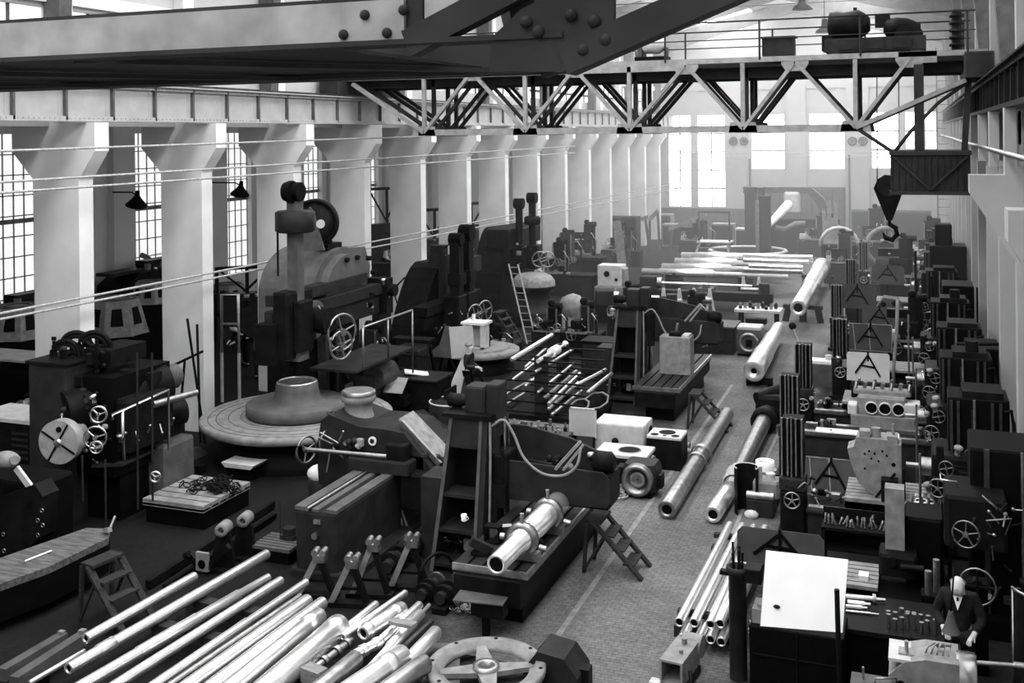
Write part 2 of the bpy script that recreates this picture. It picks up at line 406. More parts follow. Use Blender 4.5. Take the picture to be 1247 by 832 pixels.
# ---------------------------------------------------------------- light
sc = bpy.context.scene
w = bpy.data.worlds.new('World'); sc.world = w; w.use_nodes = True
nt = w.node_tree; bg = nt.nodes['Background']; bg.inputs[0].default_value = (1,1,1,1); bg.inputs[1].default_value = .0
# dusty haze that thickens toward the far end of the hall
vs = nt.nodes.new('ShaderNodeVolumeScatter'); vs.inputs['Anisotropy'].default_value = .2
ge = nt.nodes.new('ShaderNodeNewGeometry'); sx = nt.nodes.new('ShaderNodeSeparateXYZ'); mr = nt.nodes.new('ShaderNodeMapRange'); mr.interpolation_type = 'SMOOTHSTEP'
mr.inputs['From Min'].default_value = 26; mr.inputs['From Max'].default_value = 66; mr.inputs['To Min'].default_value = 0.0; mr.inputs['To Max'].default_value = .011
nt.links.new(ge.outputs['Position'], sx.inputs[0]); nt.links.new(sx.outputs['Y'], mr.inputs['Value']); nt.links.new(mr.outputs[0], vs.inputs['Density'])
nt.links.new(vs.outputs[0], nt.nodes['World Output'].inputs['Volume'])
try: w.cycles.volume_step_size = 14.0
except Exception: pass
sc.view_settings.view_transform = 'Standard'; sc.view_settings.look = 'None'; sc.view_settings.exposure = .45; sc.view_settings.gamma = 1
sc.view_settings.use_curve_mapping = False
sc.cycles.max_bounces = 6; sc.cycles.diffuse_bounces = 3; sc.cycles.volume_bounces = 1
sc.cycles.use_denoising = True; sc.cycles.volume_max_steps = 12
# ================================================================ FAR BRIDGE CRANE
YB = 31.8
def B(x, y, Y=YB): return PY(x, y, Y)
cr = thing('bridge_crane', 'latticed overhead bridge crane spanning the hall in front of the end wall', 'bridge crane', (-8, YB, 8.1))
def cpart(mb, name, m='crane', parent=None):
    p = parent or cr
    mb.v = [(v[0]+8, v[1]-YB, v[2]-8.1) for v in mb.v]
    return mb.build(name, m, p)
bx = [B(517,162).x, B(640,160).x, B(767,157).x, B(905,153.5).x, B(1042,150).x]
tx = [B(575,95).x, B(700,86).x, B(835,78).x, B(968,73).x, B(1108,68).x]
ZB, ZT = 8.08, 10.02
zl = B(400,105).x; zr = 1.75
lay = [(0,'cranelit'),(.75,'crane'),(1.9,'crane'),(2.6,'crane')]  # front truss in the lit copy of the paint, rear ones in the shaded
for dy, mm in lay:
    y = YB+dy; w_ = .17 if dy == 0 else .13
    cpart(MB().bar((bx[0]-.2,y,ZB),(bx[4]+.2,y,ZB),.1,.2), 'bottom_chord', mm)
    if dy == 0: cpart(MB().bar((zl,y,ZT),(tx[2],y,ZT),.12,.34).bar((tx[2],y,ZT+.09),(zr,y,ZT+.09),.12,.15).bar((tx[4]-.3,y,ZT),(tx[4]+.7,y,ZT),.12,.32), 'top_chord', mm)
    else: cpart(MB().bar((zl,y,ZT-.16),(zr,y,ZT-.16),.12,.5), 'top_chord', mm)
    for k in range(5):
        cpart(MB().bar((bx[k],y,ZB),(bx[k],y,ZT),.12), 'vertical', mm)
        cpart(MB().prism([(bx[k]-.42,ZB-.12),(bx[k]+.42,ZB-.12),(bx[k]+.36,ZB+.2),(bx[k]-.36,ZB+.2)], y-.05, y+.03), 'gusset_plate', mm)
        cpart(MB().bar((bx[k],y,ZB),(tx[k],y,ZT),w_,.1), 'diagonal', mm)
        if k: cpart(MB().bar((bx[k],y,ZB),(tx[k-1],y,ZT),w_,.1), 'diagonal', mm)
    for k in range(5):
        cpart(MB().prism([(tx[k]-.38,ZT-.08),(tx[k]-.25,ZT-.28),(tx[k]+.25,ZT-.28),(tx[k]+.38,ZT-.08),(tx[k]+.38,ZT+.16),(tx[k]-.38,ZT+.16)], y-.045, y+.045), 'gusset_plate', mm)
    cpart(MB().bar((bx[0],y,ZB),(zl+.95,y,9.75),w_,.12), 'end_diagonal', mm)
    cpart(MB().bar((bx[4],y,ZB),(1.2,y,9.35),.2 if dy==0 else .13,.12), 'end_diagonal', mm)
cpart(MB().bb(zl,zr,YB+.1,YB+2.5,ZT-.12,ZT-.05), 'walkway_deck', 'crane')
cpart(MB().bb(bx[0],bx[4],YB+.1,YB+2.5,ZB-.06,ZB-.03), 'walkway_deck', 'crane')
for x in (zl, zr-.55):
    cpart(MB().bb(x-.05,x+.7,YB-.5,YB+3.2,9.4,10.1,ch=.04).cyl((x+.3,YB-.2,9.6),(x+.4,YB-.2,9.6),.2).cyl((x+.3,YB+2.8,9.6),(x+.4,YB+2.8,9.6),.2), 'end_carriage', 'crane')
# hand rail with posts
for dy in (-.1, 2.9):
    cpart(MB().tube([(zl+.4,YB+dy,11.25),(zr-.3,YB+dy,11.25)],.025), 'hand_rail', 'crane')
    cpart(MB().tube([(zl+.4,YB+dy,10.72),(zr-.3,YB+dy,10.72)],.018), 'hand_rail', 'crane')
    for k in range(8):
        x = zl+.5+k*(zr-zl-1)/7
        cpart(MB().cyl((x,YB+dy,10.1),(x,YB+dy,11.25),.03,seg=8), 'rail_post', 'crane')
# cab hanging under the bridge end
a, b2 = B(1086,186), B(1180,235)
cab = cpart(MB().bb(a.x,b2.x,YB-.4,YB+1.6,b2.z,a.z), 'cab', 'crane')
n = 12
for k in range(n+1):
    x = a.x+(b2.x-a.x)*k/n
    cpart(MB().bb(x-.03,x+.03,YB-.44,YB-.4,b2.z+.05,a.z-.05), 'cab_batten', 'paint', cab)
xm = (a.x+b2.x)/2
for p, q in (((a.x+.05,a.z-.1),(xm,b2.z+.1)),((b2.x-.05,a.z-.1),(xm,b2.z+.1))):
    cpart(MB().bar((p[0],YB-.48,p[1]),(q[0],YB-.48,q[1]),.07,.05), 'cab_brace', 'crane', cab)
cpart(MB().bb(a.x-.06,b2.x+.06,YB-.5,YB+1.7,a.z-.06,a.z+.05).bb(a.x-.06,b2.x+.06,YB-.5,YB+1.7,b2.z-.04,b2.z+.05), 'cab_frame', 'crane', cab)
cpart(MB().bb(-.14,.12,YB-.05,YB+.5,a.z,ZT-.2), 'cab_hanger', 'crane')
cpart(MB().bar((bx[4],YB,ZB),(a.x+.05,YB,a.z),.14,.1), 'cab_hanger', 'crane')
cpart(MB().tube([(a.x+.05,YB,a.z),(-.2,YB,8.0),(.5,YB,8.75),(1.25,YB,9.3)],.05), 'cab_hanger', 'crane')
cpart(MB().bar((1.28,YB+.3,9.45),(1.15,YB+.3,a.z),.16,.15), 'cab_hanger', 'crane')
# things on the bridge
def on_bridge(name, label, cat, x, y=YB+.9, z=10.21): return thing(name, label, cat, (x,y,z))
x = B(790,70).x
t = on_bridge('travel_motor', 'pale round drive motor on the bridge walkway beside the dark brace of the near crane', 'motor', x, YB+.5)
MB().bb(-.5,.5,-.3,.3,0,.12).build('base','black',t)
MB().ring_path((-.3,0,.5),(1,0,0),[(0,.2),(.05,.27),(.5,.29),(.62,.22),(.7,.1)],18).build('motor_housing','pale',t)
MB().cyl((-.48,0,.36),(-.4,0,.36),.33,seg=20).build('gear_wheel','cast',t)
MB().cyl((.05,0,.75),(.05,0,.95),.03).bb(-.3,-.24,-.2,.2,.12,.5).bb(.4,.46,-.2,.2,.12,.4).build('bracket','paint',t)
x = B(947,62).x
t = on_bridge('switch_box', 'dark rectangular switch box standing on the bridge walkway', 'box', x, YB+.3)
MB().bb(-.45,.45,-.3,.3,0,.52,ch=.02).build('case','paint',t); MB().bb(-.5,.5,-.33,.33,.52,.56).build('lid','crane',t)
x = B(1060,60).x
t = on_bridge('crane_trolley', 'dark hoisting trolley with drum housings riding on the far bridge crane', 'crane trolley', x, YB+1.3, 10.21)
f = MB().bb(-1.4,1.6,-.9,.9,.12,.7); f.build('frame','crane',t); t.scale = (.92,.9,.66)
for k in range(3): MB().bb(-1.0+k*.8,-.4+k*.8,-.95,-.9,.2,.62).build('side_panel','paint',t)
MB().ring_path((-1.35,-.2,1.35),(1,0,0),[(0,.3),(.08,.62),(.3,.66),(.5,.6),(.95,.66),(1.15,.5),(1.3,.3)],20).build('drum_housing','iron',t)
MB().ring_path((.35,-.2,1.15),(1,0,0),[(0,.2),(.1,.42),(.4,.45),(.7,.4),(.9,.28),(1.1,.12)],16).build('hoist_motor','iron',t)
MB().bb(.1,.55,-.4,.1,1.2,1.75).bb(1.1,1.4,-.3,0,.7,1.3).build('controller_box','iron',t)
MB().cyl((1.1,-.75,.78),(1.1,-.45,.78),.42,seg=20).build('brake_drum','iron',t)
for xx in (-1.1,1.3): MB().cyl((xx,-.8,.14),(xx,-.7,.14),.18).cyl((xx,.7,.14),(xx,.8,.14),.18).build('wheel','darksteel',t)
MB().cyl((-.5,-.2,2.0),(-.5,-.2,2.12),.06).bb(-1.5,-1.2,-.7,.3,.2,.9).build('eye_bolt','iron',t)
t = on_bridge('rope_drum', 'ribbed rope drum at the window end of the far bridge', 'drum', B(1167,40).x, YB+1.2)
t.scale = (.55,.55,.8)
for k in range(5): MB().ring((0,0,.25+k*.26),(0,0,1),.32,.07,18,6).build('coil','iron',t)
MB().cyl((0,0,0),(0,0,1.5),.26).build('core','iron',t)
# hoisting block, ropes and hook
hb = B(1082,235); hk = thing('hook_block', 'dark tapered hoisting block with hook hanging beside the crane cab', 'hook block', (PY(1082,235,YB+2.3).x,YB+2.25,PY(1082,235,YB+2.3).z-.2))
MB().prism([(-.42,.35),(-.3,.62),(-.1,.75),(.12,.72),(.34,.6),(.46,.38),(.1,-.62),(-.06,-.62)],-.14,.14).build('block_cheek','iron',hk)
MB().cyl((0,-.18,.42),(0,.18,.42),.32,seg=20).build('sheave','paint',hk)
MB().tube([(0.02,0,-.55),(.03,0,-.75),(.2,0,-.85),(.24,0,-1.05),(.1,0,-1.2),(-.1,0,-1.16),(-.17,0,-1.0)],[.07,.07,.08,.09,.09,.07,.03]).build('hook','iron',hk)
rp = MB()
for xx in (-.32,.3): MB().cyl((xx,0,.45),(xx+.03,0,10.2-hb.z),.018,seg=6).build('hoist_rope','darksteel',hk)
# ================================================================ NEAR BRIDGE CRANE (close overhead)
YN = 4.6
nc = thing('bridge_crane', 'heavy riveted chord and braces of a nearer overhead crane, close against the lens side', 'bridge crane', (-5,YN,8.4))
nc['label'] = 'dark riveted beam and braces of the nearer overhead crane, crossing above the pale girder'
def npart(mb, name, m='crane', parent=None):
    mb.v = [(v[0]+5, v[1]-YN, v[2]-8.4) for v in mb.v]
    return mb.build(name, m, parent or nc)
def N(x, y, Y=YN): return PY(x, y, Y)
zt, zb = N(250,14).z, N(250,60).z
xe = N(497,20).x
npart(MB().bb(-12,xe,YN-.02,YN+.02,zb,zt), 'web_plate', 'cranelit')
npart(MB().bb(-12,N(690,60).x,YN-.06,YN+.14,zb-.025,zb), 'angle_flange', 'crane')
npart(MB().bb(-12,N(690,60).x,YN-.015,YN+.015,zt,zt+.02), 'angle_flange', 'crane')
pl = npart(MB().bb(N(420,10).x,xe,YN-.045,YN-.02,zb,zt-.01), 'splice_plate', 'cranelit')
for px, py in ((417,42),(443,18),(470,40),(490,12)):
    q = N(px,py,YN-.06); npart(MB().ell((q.x,YN-.05,q.z),(.026,.022,.026),12,8), 'rivet', 'crane', pl)
# second chord and bottom bracing
xr2 = N(686,80,YN+2.55).x
npart(MB().bb(-14,xr2,YN+2.55,YN+2.6,8.46,8.72), 'web_plate', 'crane')
npart(MB().bb(-14,xr2,YN+2.4,YN+2.75,8.43,8.46), 'angle_flange', 'crane')
npart(MB().bb(-14,xr2-.6,YN+.2,YN+2.5,zb+.01,zb+.03), 'walkway_deck', 'crane')
for k in range(6):
    x0 = -12+k*1.9
    if x0+1.9 < xr2: npart(MB().bar((x0,YN+.1,zb-.02),(x0+1.9,YN+2.5,zb-.02),.12,.03), 'bottom_bracing', 'crane')
# vertical post, node plate and diagonals
p0 = N(512,20)
npart(MB().bb(N(500,20).x,N(518,20).x,YN-.03,YN+.1,zb,9.8), 'post', 'crane')
def P2(px, py): q = N(px,py); return (q.x,q.z)
pp = npart(MB().prism([P2(519,50),P2(519,-30),P2(600,-40),P2(625,-20)], YN-.02, YN+.01), 'gusset_plate', 'cranelit')
for px, py in ((523,36),(552,22),(592,4)):
    q = N(px,py); npart(MB().ell((q.x,YN-.03,q.z),(.024,.02,.024),12,8), 'rivet', 'crane', pp)
npart(MB().bar(N(500,54),N(660,-30),.1,.13), 'diagonal', 'crane')
g = npart(MB().prism([P2(600,78),P2(605,45),P2(640,12),P2(690,-12),P2(751,-5),P2(751,31),P2(790,15),P2(760,60),P2(700,82),P2(690,88),P2(600,88)], YN-.05, YN-.01), 'node_plate', 'crane')
for px, py in ((715,62),(742,50),(700,20),(728,27),(646,28),(661,40)):
    q = N(px,py); npart(MB().ell((q.x,YN-.06,q.z),(.03,.02,.03),12,8), 'rivet', 'paint', g)
npart(MB().bar(N(690,74),N(960,-45),.135,.14), 'end_diagonal', 'crane')
q0, q1 = N(690,70), N(960,-45)
qa, qb = N(660,84,YN+2.5), N(1010,-60,YN+2.5)
npart(MB().bar(qa,qb,.13,.14), 'end_diagonal', 'crane')
npart(MB().bar(N(650,60,YN+.15),N(620,-90,YN+.15),.13,.1), 'diagonal', 'crane')
npart(MB().bar(N(640,84,YN+2.5),N(600,-80,YN+2.5),.15,.12), 'diagonal', 'crane')

npart(MB().bb(-14,3,YN-.05,YN+.15,10.0,10.3), 'top_chord', 'crane')
# ================================================================ conductor wires and hanging lamps
def wire(name, pts, r, label, cat='wire', m='rope', grp=None): return tag(MB().tube(pts, r, 6).build(name, m), label, cat, grp)
for (x0,y0,x1,y1,X,lab) in ((0,184,520,166,-17.2,'pale trolley wire strung just under the girder, highest on the piers'),
    (0,222,700,178,-17.3,'upper one of the twin pale wires below the pier heads'),
    (0,235,700,186,-17.3,'lower one of the twin pale wires below the pier heads'),
    (0,382,830,222,-17.6,'upper one of the twin slanting wires across the middle of the piers'),
    (0,389,830,229,-17.6,'lower one of the twin slanting wires across the middle of the piers')):
    a = PX(x0,y0,X); e = PX(x1,y1,X)
    wire('conductor_wire', [a-(e-a)*.15, a, e], .03, lab)
for k,(y,z) in enumerate(((38,13.5),(50,14.2),(62,15.2))):
    wire('tie_rod', [(-18.5,y,z),(2,y,z)], .03, 'thin dark tie rod spanning the hall under the white roof', 'rod', 'crane', 'roof tie rods')
for px,py,Y,lab in ((977,5,45,'enamel lamp hanging at the very top near the roof rods'),(1004,34,50,'lower enamel lamp hanging just beyond the bridge trolley')):
    p = PY(px,py,Y); t = thing('pendant_lamp', lab, 'lamp', p)
    MB().ring_path((0,0,-.22),(0,0,1),[(0,.42),(.12,.36),(.25,.16),(.4,.14),(.62,.12)],16).build('lamp_shade','paint',t)
    MB().cyl((0,0,.3),(0,0,roofz(p.x)-p.z),.015,seg=6).build('lamp_cord','black',t)
for px,py,X,lab in ((166,247,-28.5,'dark conical lamp on the aisle wall between the first two piers'),(292,234,-27.5,'dark conical lamp seen between the second and third piers')):
    p = PX(px,py,X); t = thing('bracket_lamp', lab, 'lamp', p)
    MB().ring_path((0,0,-.1),(.3,-.2,1),[(0,.42),(.25,.2),(.4,.1),(.6,.08)],14).build('lamp_shade','iron',t)
    MB().tube([(0,0,.3),(-.3,.1,.4),(XL-p.x+.36,0,.4)],.03).build('bracket','iron',t)
# handrail on the end of the piers, pipes on the wall
for (x0,y0,x1,y1,lab) in ((1145,145,1247,168,'bracketed dark pipe on the buttresses below the girder'),):
    pass
# ================================================================ HEAVY MACHINES ALONG THE GANGWAY
def PT(mb, name, m, root, parent=None, label=None):
    """mesh written in world coordinates, parented to its thing (unrotated)"""
    L = root.location
    mb.v = [(v[0]-L.x, v[1]-L.y, v[2]-L.z) for v in mb.v]
    return mb.build(name, m, parent or root, label=label)
def arc(cx, cy, r, a0, a1, n=10, ry=None):
    ry = ry or r
    return [(cx+r*math.cos(math.radians(a0+(a1-a0)*i/n)), cy+ry*math.sin(math.radians(a0+(a1-a0)*i/n))) for i in range(n+1)]
# ---------------------------------------------------------------- the great boring mill
X0, Y0 = W(362,501,1.0).x, W(362,501,1.0).y
t = thing('vertical_boring_mill', 'largest boring mill, grey domed housing and tall ram above a wide round turntable', 'machine tool', (X0,Y0,0))
PT(MB().ring_path((X0,Y0,0),(0,0,1),[(0,2.1),(.5,2.05),(.52,1.7),(.7,1.7)],40), 'table_base','black',t)
tb = MB().ring_path((X0,Y0,.66),(0,0,1),[(0,1.75),(.1,2.3),(.16,2.42),(.27,2.42),(.3,2.38)],56)
for i in range(6):
    pass
tbo = PT(tb,'turntable','cast',t)
gv = MB()
for r in (1.4,1.7,2.0,2.2): gv.ring((X0,Y0,.955),(0,0,1),r,.012,48,5)
PT(gv,'turntable_groove','paint',t,tbo)
# column and housing
PT(MB().prism([(-17.1,25.4),(-15.6,25.4),(-15.4,25.7),(-15.4,27.6),(-17.1,27.6)],0,3.1,'z'), 'column','iron',t)
dome = [(25.15,2.62),(26.9,2.8),(28.3,3.45),(28.4,4.1),(28.1,4.7)]+arc(26.95,4.05,.5,70,90,3,.75)+arc(26.75,3.6,1.6,90,180,10,1.22)
h = PT(MB().prism(dome,-17.2,-15.45,'x'), 'column_housing','housing',t)
PT(MB().prism(arc(26.7,3.5,1.3,90,180,8,1.15)+[(25.4,2.8),(27.2,2.95),(27.7,4.45)],-15.45,-15.2,'x'), 'housing_rib','housing',t,h)
for yy,zz in ((26.5,4.5),(27.1,4.5),(27.8,4.4),(28.1,3.95)): PT(MB().cyl((-15.25,yy,zz),(-15.1,yy,zz),.07,seg=10), 'housing_bolt','iron',t,h)
PT(MB().bb(-15.9,-15.6,26.2,27.0,4.8,4.95).cyl((-15.7,26.4,4.9),(-15.7,26.4,5.05),.12), 'oil_pipe','iron',t)
# cross rail along the hall with cross slides
PT(MB().bb(-15.35,-14.95,22.7,28.2,3.32,3.62).bb(-15.35,-15.05,22.7,28.2,2.75,3.28).bb(-15.45,-15.1,22.9,27.6,3.72,4.0), 'cross_rail','paint',t)
PT(MB().bb(-15.5,-14.8,28.2,28.6,2.7,3.75).cyl((-14.8,28.4,3.4),(-14.6,28.4,3.4),.18).bar((-14.7,28.4,3.4),(-14.6,29.0,3.7),.04).bar((-14.7,28.4,3.4),(-14.5,28.5,2.7),.04), 'rail_end_box','iron',t)
PT(MB().bb(-15.0,-14.55,22.5,23.7,2.5,4.15,.06).bb(-14.55,-14.35,22.75,23.4,2.65,3.9,.04).cyl((-14.55,23.75,3.3),(-14.1,23.75,3.3),.34,seg=20).bb(-15.3,-14.8,22.2,22.6,2.4,3.4), 'ram_saddle','iron',t)
PT(MB().cyl((-14.55,23.75,3.3),(-14.52,23.75,3.3),.5,seg=24), 'saddle_flange','dullsteel',t)
PT(MB().bb(-14.83,-14.53,22.95,23.25,2.5,6.5).bb(-14.9,-14.44,22.86,23.34,2.4,2.7,.04), 'ram','grey',t)
PT(MB().bb(-14.8,-14.56,22.97,23.23,2.25,2.5).cyl((-14.68,23.1,2.1),(-14.68,23.1,2.3),.1), 'tool_head','black',t)
PT(MB().cyl((-14.9,23.02,6.62),(-14.45,23.02,6.62),.24,seg=20).cyl((-14.72,22.9,6.62),(-14.6,22.9,6.62),.28,seg=20), 'ram_pulley','black',t)
PT(MB().ring_path((-14.68,23.1,5.6),(0,0,1),[(0,.44),(.04,.5),(.5,.5),(.54,.44)],28), 'counterweight','paint',t)
gw = PX(384,271,-15.7)
PT(MB().holes_disc(gw,(.25,-1,0),.62,.14,0,32,.0).holes_disc(gw,(.25,-1,0),.66,.2,0,32,.57), 'gear_wheel','iron',t)
hw = gw+Vector((.27,-.07,-.02)); PT(MB().cyl(hw+Vector((0.02,-.14,0)),hw+Vector((0,-.1,0)),.12,seg=16), 'gear_hole','pale',t)
PT(MB().prism([(-.3,-.75),(.42,-.75),(.12,.3),(.02,.45),(-.1,.3)],-.06,.06,'y',Matrix.Translation(gw+Vector((-.05,-.22,0))) @ Matrix.Rotation(.25,4,'Z')), 'gear_bracket','grey',t)
PT(MB().cyl((-15.1,22.95,4.5),(-15.1,22.95,5.65),.03,seg=6).cyl((-15.7,26.1,4.85),(-15.7,26.1,5.8),.035,seg=6), 'guide_rod','iron',t)
for (yy,zz,r) in ((24.1,2.95,.46),(24.05,2.62,.36)): PT(MB().wheel((-13.95,yy,zz),(1,-.35,0),r,.035,4), 'handwheel','dullsteel',t)
# operator gallery below the rail
PT(MB().bb(-15.0,-13.6,24.2,27.6,1.88,1.94), 'gallery_deck','paint',t)
for pts in ([(-13.62,24.6,3.0),(-13.62,27.5,3.0)],[(-13.62,24.6,3.0),(-13.62,24.6,1.94)],[(-13.62,27.5,3.0),(-13.62,27.5,1.2)],[(-13.62,26,3.0),(-13.62,26,1.94)]):
    PT(MB().tube(pts,.03), 'gallery_rail','dullsteel',t)
PT(MB().bb(-14.95,-14.75,26.6,26.8,0,1.9), 'gallery_post','iron',t)
PT(MB().bb(-15.35,-15.1,25.2,25.4,.6,2.6).bb(-15.35,-15.1,26.0,26.2,.6,2.6).cyl((-15.05,25.7,.3),(-15.05,25.7,2.7),.06,seg=8), 'column_guide','darksteel',t)
PT(MB().bb(-14.9,-14.2,26.3,27.3,.95,1.3).cyl((-14.3,26.4,1.25),(-14.3,27.35,1.25),.33,seg=18).bb(-15.4,-14.6,25.8,28.4,0,.9), 'side_head','grey',t)
fit(t,.15,.5,-.3,.5,2.4,3.7,14,4,bright=.3); fit(t,-.2,.3,2.5,3.2,1.2,1.9,16,5); fit(t,-.4,.2,3.8,5.2,2.7,3.8,10,6,bright=.3)
# work on the turntable
wk = thing('ring_casting', 'smooth stepped ring turning on the big turntable', 'casting', (X0,Y0,.98))
MB().ring_path((0,0,0),(0,0,1),[(0,1.22),(.02,1.28),(.26,1.28),(.3,1.22),(.31,.66),(.36,.6),(.6,.54),(.76,.53),(.78,.5),(.78,.4),(.5,.36)],48,False).build('flange_ring','housing',wk)
MB().ring((0,0,.78),(0,0,1),.48,.035,40,6).build('polished_lip','steel',wk)
# ---------------------------------------------------------------- second boring mill
X0, Y0 = -14.06, 33.57
t = thing('vertical_boring_mill', 'second boring mill with sweeping curved frame and white casting on its turntable', 'machine tool', (X0,Y0,0))
PT(MB().ring_path((X0,Y0,0),(0,0,1),[(0,1.15),(.45,1.1),(.47,1.0),(.55,1.0)],36), 'table_base','black',t)
tt = PT(MB().ring_path((X0,Y0,.55),(0,0,1),[(0,1.3),(.02,1.34),(.16,1.34),(.18,1.3)],44), 'turntable','cast',t)
PT(MB().ring_path((X0,Y0,.73),(0,0,1),[(0,1.0),(.06,.98)],40), 'table_step','cast',t,tt)
frame = [(30.6,0),(31.0,0)]+arc(33.6,1.2,2.7,190,110,8,2.4)+[(33.6,3.8),(34.4,3.9),(36.2,3.75),(36.2,0)]
PT(MB().prism([(32.5,0),(32.55,.9),(32.75,1.5),(33.05,2.05),(33.4,2.55),(33.8,3.0),(34.2,3.3),(34.6,3.45),(36.6,3.4),(36.9,0)],-17.0,-15.9,'x'), 'side_frame','iron',t)
PT(MB().bb(-16.3,-15.6,34.2,34.7,1.6,3.75).bb(-16.3,-15.5,34.6,37.2,2.9,3.45).bb(-16.2,-15.7,34.2,34.6,3.75,4.1), 'top_rail','paint',t)
PT(MB().bb(-15.8,-15.2,31.8,36.4,2.0,2.3).bb(-15.7,-15.3,31.8,36.4,1.55,1.95), 'cross_rail','iron',t)
for yy,zt in ((33.6,4.35),(34.5,4.5)):
    PT(MB().bb(-15.1,-14.75,yy-.2,yy+.2,1.2,zt).bb(-15.15,-14.68,yy-.26,yy+.26,2.85,3.25), 'ram','iron',t)
    PT(MB().cyl((-15.15,yy,zt+.05),(-14.7,yy,zt+.05),.3 if yy>34 else .22,seg=18), 'ram_pulley','black',t)
    PT(MB().bb(-15.3,-14.7,yy-.4,yy+.4,1.5,2.5,.05), 'ram_saddle','iron',t)
    PT(MB().wheel((-14.45,yy+.45,1.75),(1,-.4,0),.36,.03,4), 'handwheel','dullsteel',t)
PT(MB().cyl((-15.2,34.4,4.4),(-16,34.3,3.8),.03,seg=6), 'stay_rod','iron',t)
PT(MB().bb(-16.2,-15.2,31.0,32.2,0,1.05,.05).cyl((-15.2,31.6,.8),(-15.15,31.6,.8),.1), 'feed_box','paint',t)
fit(t,-1.3,-.6,-1.6,1.5,1.4,2.4,20,7,bright=.35)
c = thing('box_casting', 'white open box casting standing on the turntable of the second boring mill', 'casting', (-14.1,33.35,.8))
MB().bb(-.38,.38,-.3,-.24,0,.05).bb(-.38,-.25,-.3,.3,0,.85).bb(.25,.38,-.3,.3,0,.85).bb(-.38,.38,.2,.3,0,.85).build('wall','pale',c)
MB().bb(-.44,.44,-.34,.34,.8,.88).cyl((-.1,0,.88),(-.1,0,1.1),.06).build('flange','white',c)
# ---------------------------------------------------------------- third boring mill
X0, Y0 = -15.2, 43.6
t = thing('vertical_boring_mill', 'farthest boring mill with two slender round rams, the taller carrying a collar', 'machine tool', (X0,Y0,0))
PT(MB().prism([(42.2,0)]+[(43.9-1.5*math.cos(math.radians(a)),1.2+2.7*math.sin(math.radians(a))) for a in range(0,91,9)]+[(46.5,3.8),(46.8,0)],-18.0,-16.8,'x'), 'side_frame','iron',t)
PT(MB().bb(-17.6,-16.4,42.6,46.6,3.1,3.9,.1).bb(-16.9,-16.2,43,46.8,1.9,2.5), 'top_rail','iron',t)
for (px,yt,X,Y,col) in ((632,248,-16.0,43.4,False),(648,241,-15.6,43.6,True)):
    p = PY(px,yt,Y)
    PT(MB().cyl((p.x,Y,2.15),(p.x,Y,p.z),.16,seg=12).bb(p.x-.35,p.x+.35,Y-.3,Y+.3,2.2,3.2,.06), 'ram','iron',t)
    PT(MB().cyl((p.x-.2,Y,p.z),(p.x+.2,Y,p.z),.23,seg=16), 'ram_pulley','black',t)
    if col: PT(MB().ring_path((p.x,Y,p.z-1.15),(0,0,1),[(0,.3),(.05,.36),(.3,.36),(.35,.3)],18), 'ram_collar','iron',t)
for k in range(2): PT(MB().wheel((-15.2+.35*k,42.95,2.65),(.5,-1,0),.32,.03,4), 'handwheel','dullsteel',t)
PT(MB().ring_path((X0-.2,Y0-.9,0),(0,0,1),[(0,1.35),(.4,1.3),(.42,1.1)],30), 'table_base','black',t)
fit(t,-1.2,-.2,-.6,.2,2.4,3.3,12,8,bright=.3)
c = thing('dome_casting', 'pale mushroom shaped casting turning under the slender rams of the far boring mill', 'casting', (X0-.2,Y0-.9,.43))
MB().ring_path((0,0,0),(0,0,1),[(0,.95),(.15,.92),(.2,.72),(.95,.7),(1.0,.9),(1.15,.93)],32).build('drum','paint',c)
MB().ring_path((0,0,1.15),(0,0,1),[(0,.93),(.2,.9),(.4,.75),(.5,.5),(.52,.2)],32).build('dome','cast',c)
# ---------------------------------------------------------------- horizontal boring machine by the first pier
X0, Y0 = -16.68, 17.3
t = thing('horizontal_boring_machine', 'dark boring machine with slotted faceplate and chain wheels beside the first white pier', 'machine tool', (X0,Y0,0))
cl = W(44,450,3.35)
PT(MB().bb(-17.55,-16.55,17.3,18.5,0,3.3,.03), 'column','paint',t)
PT(MB().bb(-17.2,-15.7,17.9,19.2,0,1.5).bb(-16.6,-15.6,17.6,19.4,1.0,3.05), 'column_back','black',t)
PT(MB().bb(-17.6,-16.5,17.25,18.55,3.3,3.36,.02).bb(-16.6,-15.9,17.9,19.0,3.2,3.55), 'column_cap','iron',t)
for px,py,r in ((80,432,.3),(93,424,.34),(115,425,.36)):
    q = PY(px,py,17.9+.2*(px>90))
    PT(MB().wheel(q,(.35,-1,0),r,.055,3,r*.3).ring(q,(.35,-1,0),r*.75,.05,26,6), 'chain_wheel','iron',t)
for px,z0,z1 in ((70,2.3,3.9),(82,1.6,3.8),(122,2.4,3.9)):
    q = PY(px,420,17.9); ch = MB()
    n = int((z1-z0)/.09)
    for i in range(n): ch.box((q.x,17.8,z0+i*.09),(.05 if i%2 else .09,.05,.075))
    PT(ch,'chain','iron',t)
sp0, sp1 = Vector((-16.9,16.9,2.0)), Vector((-14.5,20.0,2.05))
PT(MB().cyl((-16.6,17.3,2.35),(-15.6,19.3,2.6),.42,seg=22).bb(-16.5,-15.3,17.7,19.2,1.5,2.6,.08), 'headstock','iron',t)
mat('plate', .42, .35, .3, .2, 6)
fp = PY(71,539,16.8); AXF = Vector((.18,-.98,0)).normalized()
fpo = PT(MB().cyl(fp,fp-AXF*.22,.44,seg=36).cyl(fp-AXF*.22,fp-AXF*.6,.3,seg=24), 'faceplate','plate',t)
fr = MB(); ax = AXF; q = ax.to_track_quat('Z','Y').to_matrix()
